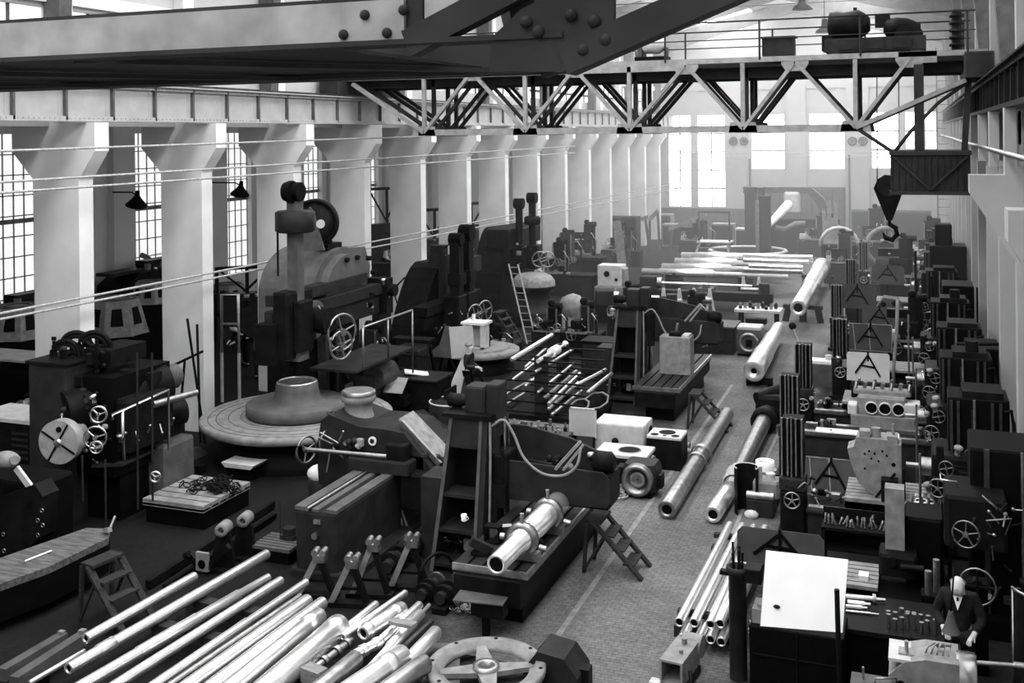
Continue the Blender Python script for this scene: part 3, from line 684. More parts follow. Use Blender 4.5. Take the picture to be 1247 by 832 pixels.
for k in range(4):
    a = PI/4+k*PI/2+.25; d0 = q @ Vector((math.cos(a),math.sin(a),0)); cc = fp+ax*.015
    fr.bar(cc+d0*.1, cc+d0*.42, .03, .03, ax)
PT(fr,'faceplate_slot','black',t,fpo)
PT(MB().ring_path(fp+ax*.0,ax,[(0,.09),(.05,.08),(.06,.05)],6), 'spindle_nut','steel',t,fpo)
PT(MB().cyl(fp+ax*.004+q @ Vector((0.02,.26,0)),fp+ax*.02+q @ Vector((0.02,.26,0)),.06,seg=14), 'faceplate_hole','black',t,fpo)
for px,py,r in ((120,505,.16),(116,533,.22),(189,581,.1),(117,545,.12)):
    q2 = PY(px,py,17.0 if px<150 else 17.2); PT(MB().wheel(q2,(.5,-1,0),r,.022,3), 'handwheel','steel',t)
e0, e1 = W(190,488,2.25), W(239,478,2.25)
PT(MB().cyl(PY(186,493,18.4),PY(239,478,19.6),.075,seg=14), 'boring_bar','dullsteel',t)
PT(MB().ring_path((-16.3,19.15,2.6),(.7,1.1,0),[(0,.2),(.05,.27),(.35,.28),(.37,.25),(.6,.25),(.62,.28),(.9,.27),(1.0,.16)],20), 'drive_motor','grey',t)
PT(MB().cyl((-16.0,18.9,1.85),(-15.55,19.8,1.85),.28,seg=18).bb(-16.3,-15.6,19.0,19.9,.2,1.6), 'feed_gearbox','iron',t)
hr = [PY(137,505,16.8), PY(205,475,18.2)]
PT(MB().tube([hr[0]+Vector((0,0,-.1)),hr[0],hr[1],hr[1]+Vector((0,0,-1.25))],.03), 'hand_rail','steel',t)
m_ = hr[0].lerp(hr[1],.17); PT(MB().tube([m_,m_+Vector((0.02,0,-1.0))],.03), 'rail_post','steel',t)
for px,yt,yb,Y in ((128,560,640,16.6),(167,430,620,16.9),(185,430,610,17.3),(100,555,610,16.4)):
    a, b = PY(px,yt,Y), PY(px+1,yb,Y); PT(MB().cyl(a,b,.022,seg=6), 'standard_rod','paint',t)
pa = W(111,567,1.3); pb = W(150,565,1.3); pc = W(222,531,1.3); pd = W(190,525,1.3)
PT(MB().add([tuple(pa),tuple(pb),tuple(pc),tuple(pd)]+[tuple(p-Vector((0,0,.05))) for p in (pa,pb,pc,pd)],[(0,1,2,3),(7,6,5,4),(0,4,5,1),(1,5,6,2),(2,6,7,3),(3,7,4,0)]), 'operator_platform','paint',t)
PT(MB().bb(-16.0,-15.25,18.8,19.8,0,1.35,.06), 'bed_end','grey',t)
for k in range(5):
    a = PY(150,530,16.9)+Vector((.05*k,.3*k,-.1+.1*(k%2)))
    PT(MB().cyl(a,a+Vector((.1,-.05,.16*(1-k%2*2))),.015,seg=6).ell(a+Vector((.1,-.05,.16*(1-k%2*2))),(.03,.03,.03),8,6), 'control_lever','dullsteel',t)
PT(MB().bb(-16.5,-15.7,18.0,19.3,2.5,2.9,.06).bb(-16.2,-16.0,17.6,17.9,2.3,2.6).cyl((-15.8,18.2,2.9),(-15.8,18.2,3.1),.1).bb(-15.7,-15.4,18.6,18.9,2.5,2.95), 'gear_cover','iron',t)
fit(t,.2,1.2,-.2,.5,1.3,2.7,26,1); fit(t,.6,1.1,.9,1.6,1.6,2.9,12,2); fit(t,-.5,.9,.2,.5,2.6,3.6,10,3,bright=.2)
# slotted floor plate beside it
g = thing('slotted_floor_plate', 'pale slotted floor plate with a heap of dark turnings beside the boring machine', 'plate', (-14.4,18.9,0))
sl = MB()
for k in range(6): sl.bb(-.8,.72,-.9+k*.28,-.67+k*.28,.38,.5)
sl.bb(-.8,.72,-.9,.73,.36,.42); sl.build('plate_top','cast',g); MB().bb(-.75,.7,-.85,.7,0,.36).build('plate_base','black',g)
# ---------------------------------------------------------------- slideway machine in the middle front
t = thing('slotting_machine', 'grey machine with long sloped cover and horizontal shaft riding on a tall dark slideway bed', 'machine tool', (-10.2,17.6,0))
bl, br_ = W(367,696), W(415,707)
PT(MB().bb(-10.72,-9.85,16.75,22.4,0,1.2,.05), 'bed','paint',t)
PT(MB().bb(-10.8,-9.78,16.7,17.15,-.0,.14,.03).bb(-9.85,-9.55,17.2,22,0,.12), 'bed_foot','paint',t)
sw = MB().bb(-10.72,-10.5,16.75,20.0,1.2,1.27).bb(-10.07,-9.85,16.75,20.0,1.2,1.27).bb(-10.36,-10.22,16.75,20,1.2,1.25)
PT(sw,'slideway','grey',t)
PT(MB().cyl((-10.43,16.7,1.25),(-10.43,20,1.25),.035,seg=8).bb(-10.3,-10.15,16.7,16.75,1.0,1.08).cyl((-10.28,16.75,.78),(-10.28,16.68,.78),.06), 'feed_screw','dullsteel',t)
PT(MB().bb(-10.85,-9.5,18.9,19.4,1.27,1.52,.03).bb(-11.0,-9.3,19.3,21.2,1.25,1.6,.05), 'saddle','paint',t)
# carriage with the sloping top; its long side faces the gangway front
s0, s1 = PY(312+75,505,19.3), PY(540,590,19.3)
prof = [PY(x,y,19.3) for x,y in ((391,512),(400,505),(437,520),(468,523),(492,528),(530,577),(528,592),(388,590),(386,545))]
pf = [(p.x,p.z) for p in prof]
PT(MB().prism(pf,19.3,20.7), 'carriage_body','paint',t)
cvr = [PY(x,y,19.6) for x,y in ((466,523),(488,520),(510,545),(495,552))]
a0,a1 = PY(470,517,19.4), PY(525,570,19.4)
PT(MB().bar(a0+Vector((.2,.5,.08)),a1+Vector((.1,.5,.08)),.65,.05,(0,0,1)), 'sloped_cover','cast',t)
PT(MB().bar(a0+Vector((.3,.1,.05)),a1+Vector((.15,.1,.06)),.08,.1,(0,0,1)), 'cover_edge','dullsteel',t)
PT(MB().cyl(PY(370,547,19.0),PY(471,556,19.0),.045,seg=10), 'cross_shaft','steel',t)
q = PY(373,548,19.0); PT(MB().wheel(q,(1,-.25,0),.27,.025,3).wheel(q+Vector((.28,.4,.1)),(1,-.25,0),.24,.025,3), 'handwheel','dullsteel',t)
a = PY(484,553,19.1); PT(MB().bb(a.x-.22,a.x+.22,19.0,19.3,a.z-.18,a.z+.2,.03), 'bracket_box','iron',t)
q = PY(454,537,19.28); PT(MB().cyl(q,q+Vector((0,-.03,0)),.09,seg=20), 'round_plate','white',t); PT(MB().cyl(q+Vector((0,-.03,0)),q+Vector((0,-.04,0)),.05,seg=16), 'round_plate_hub','paint',t)
q = PY(434,537,19.28); PT(MB().bb(q.x-.06,q.x+.06,19.25,19.3,q.z-.04,q.z+.04), 'name_plate','pale',t)
hd = PY(437,515,20.0)
PT(MB().ring_path((hd.x,20.0,hd.z-.1),(0,0,1),[(0,.44),(.2,.42),(.22,.34)],26), 'spindle_base','iron',t)
PT(MB().ring_path((hd.x,20.0,hd.z+.12),(0,0,1),[(0,.34),(.12,.3),(.16,.29),(.32,.3),(.36,.36),(.46,.36),(.5,.33)],26), 'spindle_drum','cast',t)
PT(MB().ring_path((hd.x,20.0,hd.z+.62),(0,0,1),[(0,.36),(.06,.36),(.08,.33)],26), 'drum_cap','dullsteel',t)
for k in range(4):
    q = PY(402+9*k,508+3*k,19.7); PT(MB().cyl((q.x,q.y,q.z-.05),(q.x,q.y,q.z+.13+.05*(k%2)),.06,seg=10), 'set_knob','dullsteel',t)
for (x0,y0,x1,y1) in ((390,527,412,540),(388,533,405,541),(412,540,418,525),(404,540,398,575),(418,558,405,545)):
    PT(MB().cyl(PY(x0,y0,19.15),PY(x1,y1,19.05),.02,seg=6), 'control_lever','dullsteel',t)
PT(MB().bb(-9.75,-9.1,19.0,20.2,.6,1.3,.06).bb(-9.7,-9.05,20.2,20.6,1.0,1.45,.04), 'end_gearbox','iron',t)
q = PY(532,567,19.6); PT(MB().cyl(q+Vector((-.15,0,0)),q+Vector((.15,.1,0)),.16,seg=18), 'belt_pulley','iron',t)
PT(MB().tube(smooth([PY(513,575,19.3),PY(513,600,19.3),PY(500,607,19.3),PY(490,590,19.3),PY(482,580,19.3),PY(478,590,19.3),PY(490,640,19.3)]),.03), 'feed_cable','cable',t)
PT(MB().tube(smooth([PY(516,577,19.35),PY(516,602,19.35),PY(502,610,19.35),PY(488,592,19.35),PY(483,600,19.35),PY(497,645,19.35)]),.025), 'feed_cable','cable',t)
q = PY(497,572,19.25); PT(MB().bb(q.x-.14,q.x+.14,19.2,19.28,q.z-.035,q.z+.035), 'slot_handle','pale',t)
fit(t,-1.2,-.4,1.5,1.8,1.5,2.0,12,9); fit(t,.3,1.4,1.9,2.6,.9,1.5,10,10,bright=.4)
# ---------------------------------------------------------------- the two arm machines (identical pair)
def arm_machine(loc, label, sc=1.0):
    t = thing('arm_planing_machine', label, 'machine tool', loc)
    # column: side profile tapering upward, front web with open cells
    def side(x0,x1): return MB().prism([(0,0),(1.35,0),(1.35,2.75),(.45,2.75)],x0,x1,'x')
    cp = t
    def cheek(m0):
        b0, b1 = [(-.55,0),(-.55,1.35),(-.34,1.35),(-.34,.45)], .08
        vs = [(-.55,0,0),(-.55,1.35,0),(-.32,1.35,2.75),(-.32,.45,2.75)]
        return MB().add(vs+[(x+.08,y,z) for x,y,z in vs],[(0,1,2,3),(7,6,5,4),(0,4,5,1),(1,5,6,2),(2,6,7,3),(3,7,4,0)])
    cheek(0).build('column_cheek','paint',t)
    MB().bar((-.5,-.01,0),(-.27,.44,2.75),.07,.03,(0,1,0)).build('edge_highlight','grey',t); MB().bar((.33,-.01,0),(.33,.44,2.75),.06,.03,(0,1,0)).build('edge_highlight','grey',t)  # paler strips added to paint bright edges onto the column cheeks
    side(.3,.46).build('column_cheek','paint',t)
    MB().prism([(.75,0),(1.35,0),(1.35,2.75),(.8,2.75)],-.3,.3,'x').build('column_web','black',t)
    for z,y in ((.12,.03),(.72,.13),(1.34,.23),(2.22,.38)): MB().bb(-.47+.085*z,.3,y,.75,z-.03,z+.03).build('cell_shelf','paint',t)
    MB().prism([(.38,2.25),(.45,2.75),(1.3,2.75),(1.3,2.25)],-.3,.3,'x').build('column_head','paint',t)
    MB().bb(-.42,.55,.35,1.3,2.75,2.82).build('top_plate','iron',t)
    MB().bb(-.05,.35,.55,1.0,2.83,3.3,.04).bb(.35,.62,.6,1.05,2.4,3.35,.03).build('motor_box','paint',t)
    MB().ring_path((-.5,.8,2.96),(1,0,0),[(0,.05),(.02,.1),(.05,.13),(.28,.13),(.31,.1),(.42,.08),(.43,.14),(.47,.14)],16).build('motor','iron',t)
    for y in (.55,1.0): MB().bb(.46,.58,y,y+.2,.25,2.7).build('column_guide','darksteel',t)
    MB().cyl((.62,.88,.3),(.62,.88,2.7),.035,seg=8).build('lead_screw','steel',t)
    MB().bb(-1.0,-.5,.6,1.3,0,1.5).build('column_foot','paint',t)
    # arm: open trough along +x with a curved back wall
    a = MB().prism([(.55,1.25),(2.65,1.3),(2.72,1.4),(2.72,1.8),(2.6,1.92),(.55,1.98)],.62,.68,'y'); a.build('arm_front_plate','paint',t)
    MB().prism([(.55,1.25),(2.65,1.3),(2.72,1.8),(2.5,2.02),(1.8,2.28),(.9,2.45),(.55,2.45)],1.3,1.37,'y').build('arm_back_plate','paint',t)
    MB().bb(.55,2.68,.66,1.32,1.25,1.33).bb(2.62,2.72,.66,1.32,1.32,1.85).build('arm_bottom','iron',t)
    MB().bar((.7,.7,1.6),(1.6,1.3,1.95),.05,.05).bar((1.6,.7,1.95),(.8,1.3,1.8),.05,.05).build('arm_brace','paint',t)
    MB().bb(.5,.8,.5,1.1,1.55,2.1,.04).bb(.62,.8,.42,.6,1.15,1.55).cyl((.72,.5,1.3),(.72,.5,2.2),.03,seg=8).build('arm_saddle','iron',t)
    MB().ring_path((2.3,1.0,2.0),(1,0,0),[(0,.1),(.05,.2),(.35,.2),(.42,.12)],16).build('arm_motor','iron',t)
    MB().bar((1.7,.62,1.9),(2.15,.75,2.42),.05,.05).bar((1.85,.62,1.9),(2.2,.75,2.36),.04,.04).build('arm_stay','cast',t)
    MB().tube(smooth([(.5,.5,2.6),(.75,.5,2.75),(.95,.5,2.5),(1.15,.48,2.1),(1.5,.46,1.86),(1.9,.46,1.86),(2.15,.5,2.05),(2.2,.6,2.35)]),.025).build('hanging_cable','cable',t)
    MB().tube(smooth([(.5,.45,2.7),(.52,.4,2.0),(.52,.3,.6)]),.025).build('hanging_cable','cable',t)
    fit(t,.5,2.6,.9,1.2,1.5,2.0,8,11,bright=.3); fit(t,-.4,.25,.25,.5,.3,.5,3,12)
    # table along the hall
    MB().bb(.8,1.95,-1.9,3.2,.45,.86).bb(1.0,1.8,-1.4,3.0,0,.45).build('table_bed','iron',t)
    tb = MB()
    for k in range(5): tb.bb(.72+k*.27,.72+k*.27+.22,-1.75,3.1,.86,.97)
    tb.bb(.72,2.02,-1.78,3.1,.84,.9); tb.build('table_top','paint',t)
    MB().bb(2.0,2.04,-1.75,3.1,.88,.99).bb(.72,2.04,-1.79,-1.75,.88,.99).build('table_edge','dullsteel',t)
    return t
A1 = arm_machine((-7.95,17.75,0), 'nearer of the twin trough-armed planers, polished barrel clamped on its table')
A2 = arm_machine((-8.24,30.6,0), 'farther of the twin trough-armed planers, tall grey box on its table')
for ch in A2.children:
    if ch.name.startswith('arm_'): ch.location.z = .52
pl = thing('drip_tray', 'flat dark sheet metal tray projecting from the near end of the barrel table', 'tray', (-6.7,15.6,.6))
def quad(pts, th, name, m, root=None, **k):
    pts = [Vector(p) for p in pts]; n = len(pts)
    vs = [tuple(p) for p in pts]+[tuple(p-Vector((0,0,th))) for p in pts]
    mb = MB().add(vs,[tuple(range(n)),tuple(range(2*n-1,n-1,-1))]+[(i,n+i,n+(i+1)%n,(i+1)%n) for i in range(n)])
    return PT(mb,name,m,root) if root else mb.build(name,m,**k)
quad([W(551,731,.62),W(612,737,.62),W(628,714,.62),W(570,705,.62)],.02,'sheet','grey',pl)
PT(MB().bb(-6.75,-6.2,15.6,15.83,.35,.6).bb(-6.6,-6.5,15.7,15.8,0,.6), 'tray_support','iron',pl)
# ================================================================ BORING MILLS ALONG THE WINDOW SIDE
mat('hw', .22, .4, 1, .2, 6)
mat('guide', .3, .35, 1, .2, 6)
SEED = [100]
def bore_mill(loc, label, L=4.2, hcol=2.35, main=3.0, hb=.6, table=True, panel=True):
    t = thing('horizontal_boring_mill', label, 'machine tool', loc)
    MB().bb(-.22,.24,-.1,.6,0,.95,.02).bb(-.3,.34,-.2,.75,0,.12).build('end_column_base','iron',t)
    MB().bb(-.19,.21,.05,.45,.95,hcol).build('end_column','black',t)
    g = MB()
    for x in (-.2,-.09,.07,.18): g.bb(x,x+.03,-.02,.05,1.25,hcol+.02)
    g.build('column_guide','guide',t)
    MB().cyl((.0,.0,.95),(.0,.0,hcol+.05),.022,seg=8).build('lead_screw','dullsteel',t)
    MB().bb(-.24,.26,-.08,.4,.98,1.22,.03).cyl((.02,-.12,1.1),(.02,-.05,1.1),.09).build('end_bearing','paint',t)
    MB().wheel((.02,-.16,.82),(0,-1,.15),.15,.018,5).build('handwheel','dullsteel',t)
    # bed and table
    MB().bb(.24,L,.0,.95,0,hb,.02).build('bed','iron',t)
    w = MB().bb(.3,L-.6,.04,.2,hb,hb+.07).bb(.3,L-.6,.75,.9,hb,hb+.07); w.build('slideway','dullsteel',t)
    if panel:
        p = MB().bb(.3,L-.2,-.04,.02,.08,hb-.05)
        p.build('bed_panel','paint',t)
        MB().bb(.28,L-.2,-.06,.0,hb-.05,hb).bb(1.6,1.66,-.07,-.03,.08,hb-.05).bb(2.9,2.96,-.07,-.03,.08,hb-.05).build('panel_moulding','iron',t)
    if table: MB().bb(1.1,2.7,-.1,1.05,.68,.8).build('table_saddle','paint',t)
    tb = MB()
    for k in range(7): tb.bb(1.0,2.8,-.18+k*.19,-.18+k*.19+.15,.8,1.0)
    tb.bb(1.0,2.8,-.18,1.1,.8,.93)
    if table: tb.build('slotted_table','cast',t)
    # main column with headstock
    MB().bb(L-.75,L+.3,.05,1.0,0,main,.03).build('main_column','black',t)
    g = MB()
    for x in (-.72,-.6,-.02,.12): g.bb(L+x,L+x+.05,-.02,.05,.7,main-.05)
    g.build('column_guide','darksteel',t)
    MB().cyl((L-.3,-.03,.6),(L-.3,-.03,main),.025,seg=8).build('lead_screw','dullsteel',t)
    MB().bb(L-1.05,L+.1,-.35,.9,1.25,2.0,.06).bb(L-.6,L+.0,-.5,-.3,1.3,1.8,.04).build('headstock','iron',t)
    MB().cyl((L-1.25,.3,1.6),(L-1.0,.3,1.6),.17,seg=18).cyl((L-1.5,.3,1.6),(L-1.2,.3,1.6),.05).build('spindle','dullsteel',t)
    MB().wheel((L-.95,-.5,1.45),(-.3,-1,.1),.16,.014,5).build('handwheel','hw',t)
    MB().wheel((L-.75,-.45,1.15),(-.3,-1,.1),.19,.014,5,handle=True).build('handwheel','hw',t)
    MB().wheel((L-.8,-.42,1.8),(-.3,-1,.1),.13,.013,4).build('handwheel','hw',t)
    MB().cyl((L-1.25,-.3,.2),(L-1.25,-.3,2.0),.025,seg=8).build('feed_rod','dullsteel',t)
    MB().bb(L-.5,L+.2,.1,.9,main,main+.12).build('column_cap','iron',t)
    if SEED[0]%2: MB().cyl((L-.1,.3,main+.1),(L-.1,.3,main+.35),.14).build('top_motor','iron',t)
    MB().bb(L-.7,L+.2,-.0,.04,.15,.62).bb(L-.35,L-.3,-.03,.03,.2,main-.2).build('column_panel','paint',t)
    SEED[0] += 7; fit(t,L-1.1,L-.3,-.5,-.2,1.0,2.1,14,SEED[0],bright=.45); fit(t,.3,.9,.1,.8,hb+.05,hb+.2,7,SEED[0]+1); fit(t,-.25,.35,-.2,.1,.9,1.2,5,SEED[0]+2); fit(t,2.7,L-.9,.1,.8,hb+.05,hb+.3,7,SEED[0]+3)
    MB().tube([(L+.2,.0,main-.2),(L+.32,0,main-.15),(L+.36,0,main-.4),(L+.36,0,.3)],.035).build('conduit','iron',t)
    return t
bore_mill((-2.41,21.45,0), 'boring mill with end column just beyond the stacked tubes, housing on its slotted table', 3.6)
bore_mill((-2.88,25.2,0), 'second boring mill from the stacked tubes, long white sheets lying on its panelled bed', 4.0, hb=1.05, table=False)
bore_mill((-2.95,29.0,0), 'third boring mill, its end column beside a white block and slanting bar', 4.05)
bore_mill((-2.3,33.2,0), 'boring mill with end column directly before the pale easel board', 3.3)
bore_mill((-2.9,40.5,0), 'boring mill with end column beside the gangway near the big barrel on trestles', 3.8)
bore_mill((-2.75,46.5,0), 'boring mill with end column behind the dark easel board near the barrel trestles', 3.6, 2.6)
bore_mill((-2.6,54,0), 'small looking boring mill farthest down the window side', 3.6, 2.6, 3.2)
# big dark column nearest the camera on the window side
t = thing('milling_machine', 'massive black machine column with round handwheel at the buttress nearest the bald man', 'machine tool', (.6,18.25,0))
MB().bb(.1,1.4,.3,1.5,0,2.9,.04).bb(-.05,1.5,0,1.6,0,.3).build('column','black',t)
MB().bb(-.3,.6,-.3,.8,1.5,2.3,.06).build('headstock','iron',t)
MB().wheel((.0,-.4,1.75),(-.3,-1,.1),.2,.015,5,handle=True).build('handwheel','hw',t); fit(t,-.3,1.4,-.3,.25,.5,2.4,26,77,bright=.35)
MB().cyl((.85,.26,.3),(.85,.26,2.9),.025,seg=8).build('lead_screw','dullsteel',t)
MB().bb(.3,.38,.25,.31,.3,2.9).bb(1.2,1.28,.25,.31,.3,2.9).build('column_guide','darksteel',t)
fit(t,-.2,.6,-.35,-.3,1.5,2.2,8,78)
MB().cyl((1.2,.2,2.5),(1.2,.1,2.5),.07).cyl((1.2,.1,2.35),(1.2,.1,2.5),.02).build('lamp_bulb','white',t)
t = thing('milling_machine', 'tall black machine mass with overhead pipe frame against the buttress, behind the bald man', 'machine tool', (.95,27.0,0))
MB().bb(0,.75,0,1.4,0,2.9,.04).bb(-.3,.2,.2,1.0,1.1,1.8,.05).build('column','black',t)
MB().tube([(-.2,-.1,3.0),(.7,-.1,3.05),(.72,-.1,2.8),(.72,-.1,0.2)],.04).build('pipe_frame','iron',t)
MB().wheel((.35,-.15,2.35),(-.3,-1,.1),.18,.02,4).build('handwheel','dullsteel',t)
MB().bb(.1,.6,-.1,.0,2.1,2.6,.04).build('control_box','iron',t)
t = thing('milling_machine', 'black machine mass with two standards beside the wall under the crane cab', 'machine tool', (.6,35.35,0))
MB().bb(0,.9,0,1.4,0,3.2,.04).bb(-.4,.2,.2,1.0,1.2,2.0,.05).build('column','black',t)
MB().cyl((-.3,-.1,0),(-.3,-.1,3.5),.05).cyl((1.0,-.1,0),(1.0,-.1,3.2),.05).build('standard','iron',t)
MB().wheel((-.3,-.2,1.7),(-.3,-1,.1),.2,.02,4).build('handwheel','dullsteel',t)
t = thing('milling_machine', 'tall black stepped machine column far along the buttress wall', 'machine tool', (.3,43.4,0))
MB().bb(0,1.3,0,1.4,0,3.6,.04).bb(-.3,.6,-.3,.6,0,2.6,.05).bb(.2,.8,.2,.8,3.6,4.4,.05).build('column','black',t)
MB().cyl((-.5,-.1,0),(-.5,-.1,3.4),.05).build('standard','iron',t)
# -------- easel boards (sheet on a stand whose A-frame is in front)
def easel(c, w, h, m, label, tilt=.25, cut=.12, rz=0, frame=False):
    t = thing('easel_board', label, 'board', (c.x,c.y,0), rz); z = c.z
    k = cut
    MB().prism([(-w/2,-h/2),(w/2,-h/2),(w/2,h/2-k),(w/2-k,h/2),(-w/2+k,h/2),(-w/2,h/2-k)],-.012,.012,'y',Matrix.Translation((0,0,z)) @ Matrix.Rotation(-tilt,4,'X')).build('board_sheet',m,t)
    mt = Matrix.Translation((0,-.03,z)) @ Matrix.Rotation(-tilt,4,'X')
    f = MB()
    for p,q in (((0,h*.42),(-w*.3,-h*.22)),((0,h*.42),(w*.28,-h*.3)),((0,h*.55),(0,-z)),((-w*.16,h*.05),(w*.16,h*.0))):
        f.bar(mt @ Vector((p[0],0,p[1])), mt @ Vector((q[0],0,q[1])) if q[1]>-z+.01 else Vector((0,-.1,0)), .045,.03,(0,1,0))
    f.build('easel_frame','black',t)
    MB().bar((0,.05,z),(0,.5,0),.04).build('easel_leg','black',t)
    if frame:
        g = MB()
        for p,q in (((-w/2,h/2),(w/2,h/2)),((-w/2,-h/2),(w/2,-h/2)),((w/2,-h/2),(w/2,h/2)),((-w*.35,-h/2),(-w*.42,h/2)),((0.0,-h/2),(-w*.05,h/2))):
            g.bar(mt @ Vector((p[0],.012,p[1])), mt @ Vector((q[0],.012,q[1])), .025,.02,(0,1,0))
        g.build('board_frame','cast',t)
    return t
c = PY(1057,447,31.0); easel(c,1.12,.78,'boardlight','pale easel board with black A shaped stand on the window side',.2,.05)
c = PY(1012,581,22.95); easel(c,1.05,.75,'boardgrey','grey panelled easel board leaning before the panelled bed near the first end column',.45,.05,0,True)
c = PY(1044,361,42.0); easel(c,1.35,.9,'boardgrey','dark easel board with clipped corners, highest up beside the window side end columns',.15,.1)
c = PY(1071,387,39.0); easel(c,1.15,.75,'boardgrey','dark easel board overlapping just below the clipped corner one',.3,.15)
c = PY(1060,411,36.2); easel(c,1.3,.85,'boardgrey','dark panelled easel board directly above the pale one',.2,.05,0,True)
c = PY(1081,335,47.5); easel(c,1.3,.8,'boardgrey','far dark easel board under the crane hook',.2,.1)
# -------- work on the tables of the boring mills
t = thing('gear_housing', 'upright grey gear housing with drilled face on the slotted table of the first boring mill', 'casting', (-.75,21.55,1.005))
MB().prism([(-.55,.55),(-.42,.2),(-.15,0),(.2,0),(.36,.1),(.36,1.0),(.2,1.0),(.12,1.08),(-.45,1.08),(-.5,.9),(-.62,.85)],.0,.5,'y').build('housing','cast',t)
MB().bb(-.4,-.2,.05,.3,1.08,1.2).bb(.1,.3,.05,.4,1.0,1.14).cyl((-.1,.2,1.08),(-.1,.2,1.25),.09).cyl((.22,.2,1.1),(.22,.2,1.35),.025).build('boss','cast',t)
h = MB()
for x,z in ((-.3,.78),(-.22,.84),(-.12,.8),(.02,.86),(.1,.78),(-.18,.7),(-.05,.66),(.22,.62),(-.3,.5)): h.cyl((x,-.008,z),(x,.02,z),.022 if x<.2 else .04,seg=10)
h.build('drilled_hole','black',t)
MB().bb(.0,.3,-.3,-.05,0,.4).bar((-.1,-.1,.0),(.25,-.15,.5),.05).cyl((.4,-.1,0),(.4,-.1,.6),.03).build('clamp','iron',t)
t = thing('gear_set', 'jumble of small dark gears in a low tray corner beside the grey gear housing', 'gears', (-.2,21.35,1.005))
for k in range(6):
    MB().ring_path((.1+.12*(k%3),.0+.2*(k//3),.02),(.1*k-.2,-.6,1),[(0,.03),(0,.11),(.06,.11),(.06,.03)],12,False).build('gear','dullsteel',t)
MB().bb(-.05,.5,-.15,.45,0,.02).bb(.48,.5,-.15,.45,0,.35).build('tray','cast',t)
t = thing('engine_block', 'pale engine block with three round bores lying on a table of the second boring mill', 'engine block', (-1.35,26.6,1.0))
MB().bb(-.25,1.25,-.15,.55,0,.28,.02).build('block_base','cast',t); MB().bb(-.15,1.15,-.05,.5,-1.0,0).build('stand','black',t)
MB().bb(-.1,1.0,-.05,.5,.28,.72,.06).bb(-.2,1.1,.1,.45,.72,.84,.04).build('block_body','cast',t)
for k in range(3):
    x = .22+.3*k
    MB().ring_path((x,-.1,.45),(0,-1,0),[(-.05,.15),(.02,.15),(.02,.125),(-.04,.125)],20,False).build('bore_rim','pale',t)
    MB().cyl((x,-.07,.45),(x,-.055,.45),.125,seg=20).build('bore','black',t)
for k in range(7):
    x = -.15+.2*k; MB().cyl((x,.15+.12*(k%2),.84),(x+.03,.2,1.0),.045,seg=8).build('stud','dullsteel',t)
MB().bb(.95,1.3,-.1,.4,.28,.6,.03).build('end_cover','pale',t); MB().bb(-.32,-.1,-.1,.3,.28,.5,.03).build('end_cover','pale',t)
def lump(name, label, cat, loc, spec, grp=None):
    """a thing of several named parts: spec = [(part, material, builder)]"""
    t = thing(name, label, cat, loc, 0, grp)
    for n,m,b in spec: b.build(n,m,t)
    return t
for x0,x1,lab in ((-2.3,-1.35,'longer white sheet lying on the bed of the second boring mill'),(-1.2,-.5,'shorter white cloth on the bed of the second boring mill, beside the gear housing')):
    tag(MB().bb(x0,x1,25.2,25.55,1.125,1.15).bb(x0+.1,x1-.1,25.22,25.5,1.15,1.165).build('sheet','white'), lab, 'sheet')
for k,(x,y,s,m) in enumerate(((-2.45,25.45,.18,'cast'),(-2.1,25.6,.22,'paint'),(-1.75,25.9,.24,'grey'),(-1.5,25.4,.15,'cast'))):
    pass
lump('block_casting','white cubic casting between the second and third end columns','casting',(-3.6,32.2,0),[('block','pale',MB().bb(-.3,.35,0,.6,0,.75,.03)),('top_face','white',MB().bb(-.28,.33,.02,.58,.75,.77)),('bore','black',MB().cyl((0,-.01,.4),(0,.02,.4),.12))])
lump('block_casting','long white topped casting behind the third end column, beside the pale board','casting',(-2.85,34.6,0),[('block','grey',MB().bb(-.5,.6,0,.5,0,.7,.03)),('top_face','white',MB().bb(-.5,.6,.0,.5,.7,.8,.02)),('boss','pale',MB().cyl((.1,.25,.8),(.1,.25,.95),.1))])
tag(MB().cyl(W(940,484,.05),W(955,463,1.0),.04,seg=10).build('iron_bar','iron'),'dark bar leaning on the white cubic casting','bar')
t = thing('boring_bar','polished bar with a dark knob standing askew beyond the third end column','bar',W(988,452,.03))
MB().cyl((0,0,-.0),Vector(W(965,397,1.4))-Vector(W(988,452,.03)),.04,seg=10).build('shaft','dullsteel',t); q = Vector(W(965,397,1.4))-Vector(W(988,452,.03)); MB().ell(q,(.13,.13,.13)).build('knob','iron',t)
lump('machine_casting','white cylindrical casting with ports beside the first end column','casting',(-3.2,23.5,-.1),[('body','pale',MB().ring_path((0,0,.3),(0,0,1),[(0,.2),(.4,.2),(.42,.24),(.5,.24)],20).bb(-.24,.1,-.24,.2,.3,.6,.05)),('rim','white',MB().ring_path((0,0,.8),(0,0,1),[(0,.2),(.0,.15),(.16,.14),(.18,.17),(.18,.2),(0,.2)],20,False)),('port','black',MB().cyl((-.1,-.27,.5),(-.1,-.24,.5),.06)),('stand','iron',MB().bb(-.3,.3,-.25,.3,0,.3))])
lump('machine_casting','small grey casting with bosses in front of the ported white casting','casting',(-3.1,22.75,.0),[('body','cast',MB().bb(-.25,.3,-.1,.35,.35,.7,.06)),('boss','pale',MB().cyl((-.15,.1,.7),(-.15,.1,.95),.08).cyl((.1,.1,.7),(.1,.1,.82),.1)),('roller','dullsteel',MB().cyl((-.35,-.2,.42),(.2,-.2,.42),.09)),('stand','paint',MB().bb(-.35,.2,-.3,.4,0,.35,.02))])
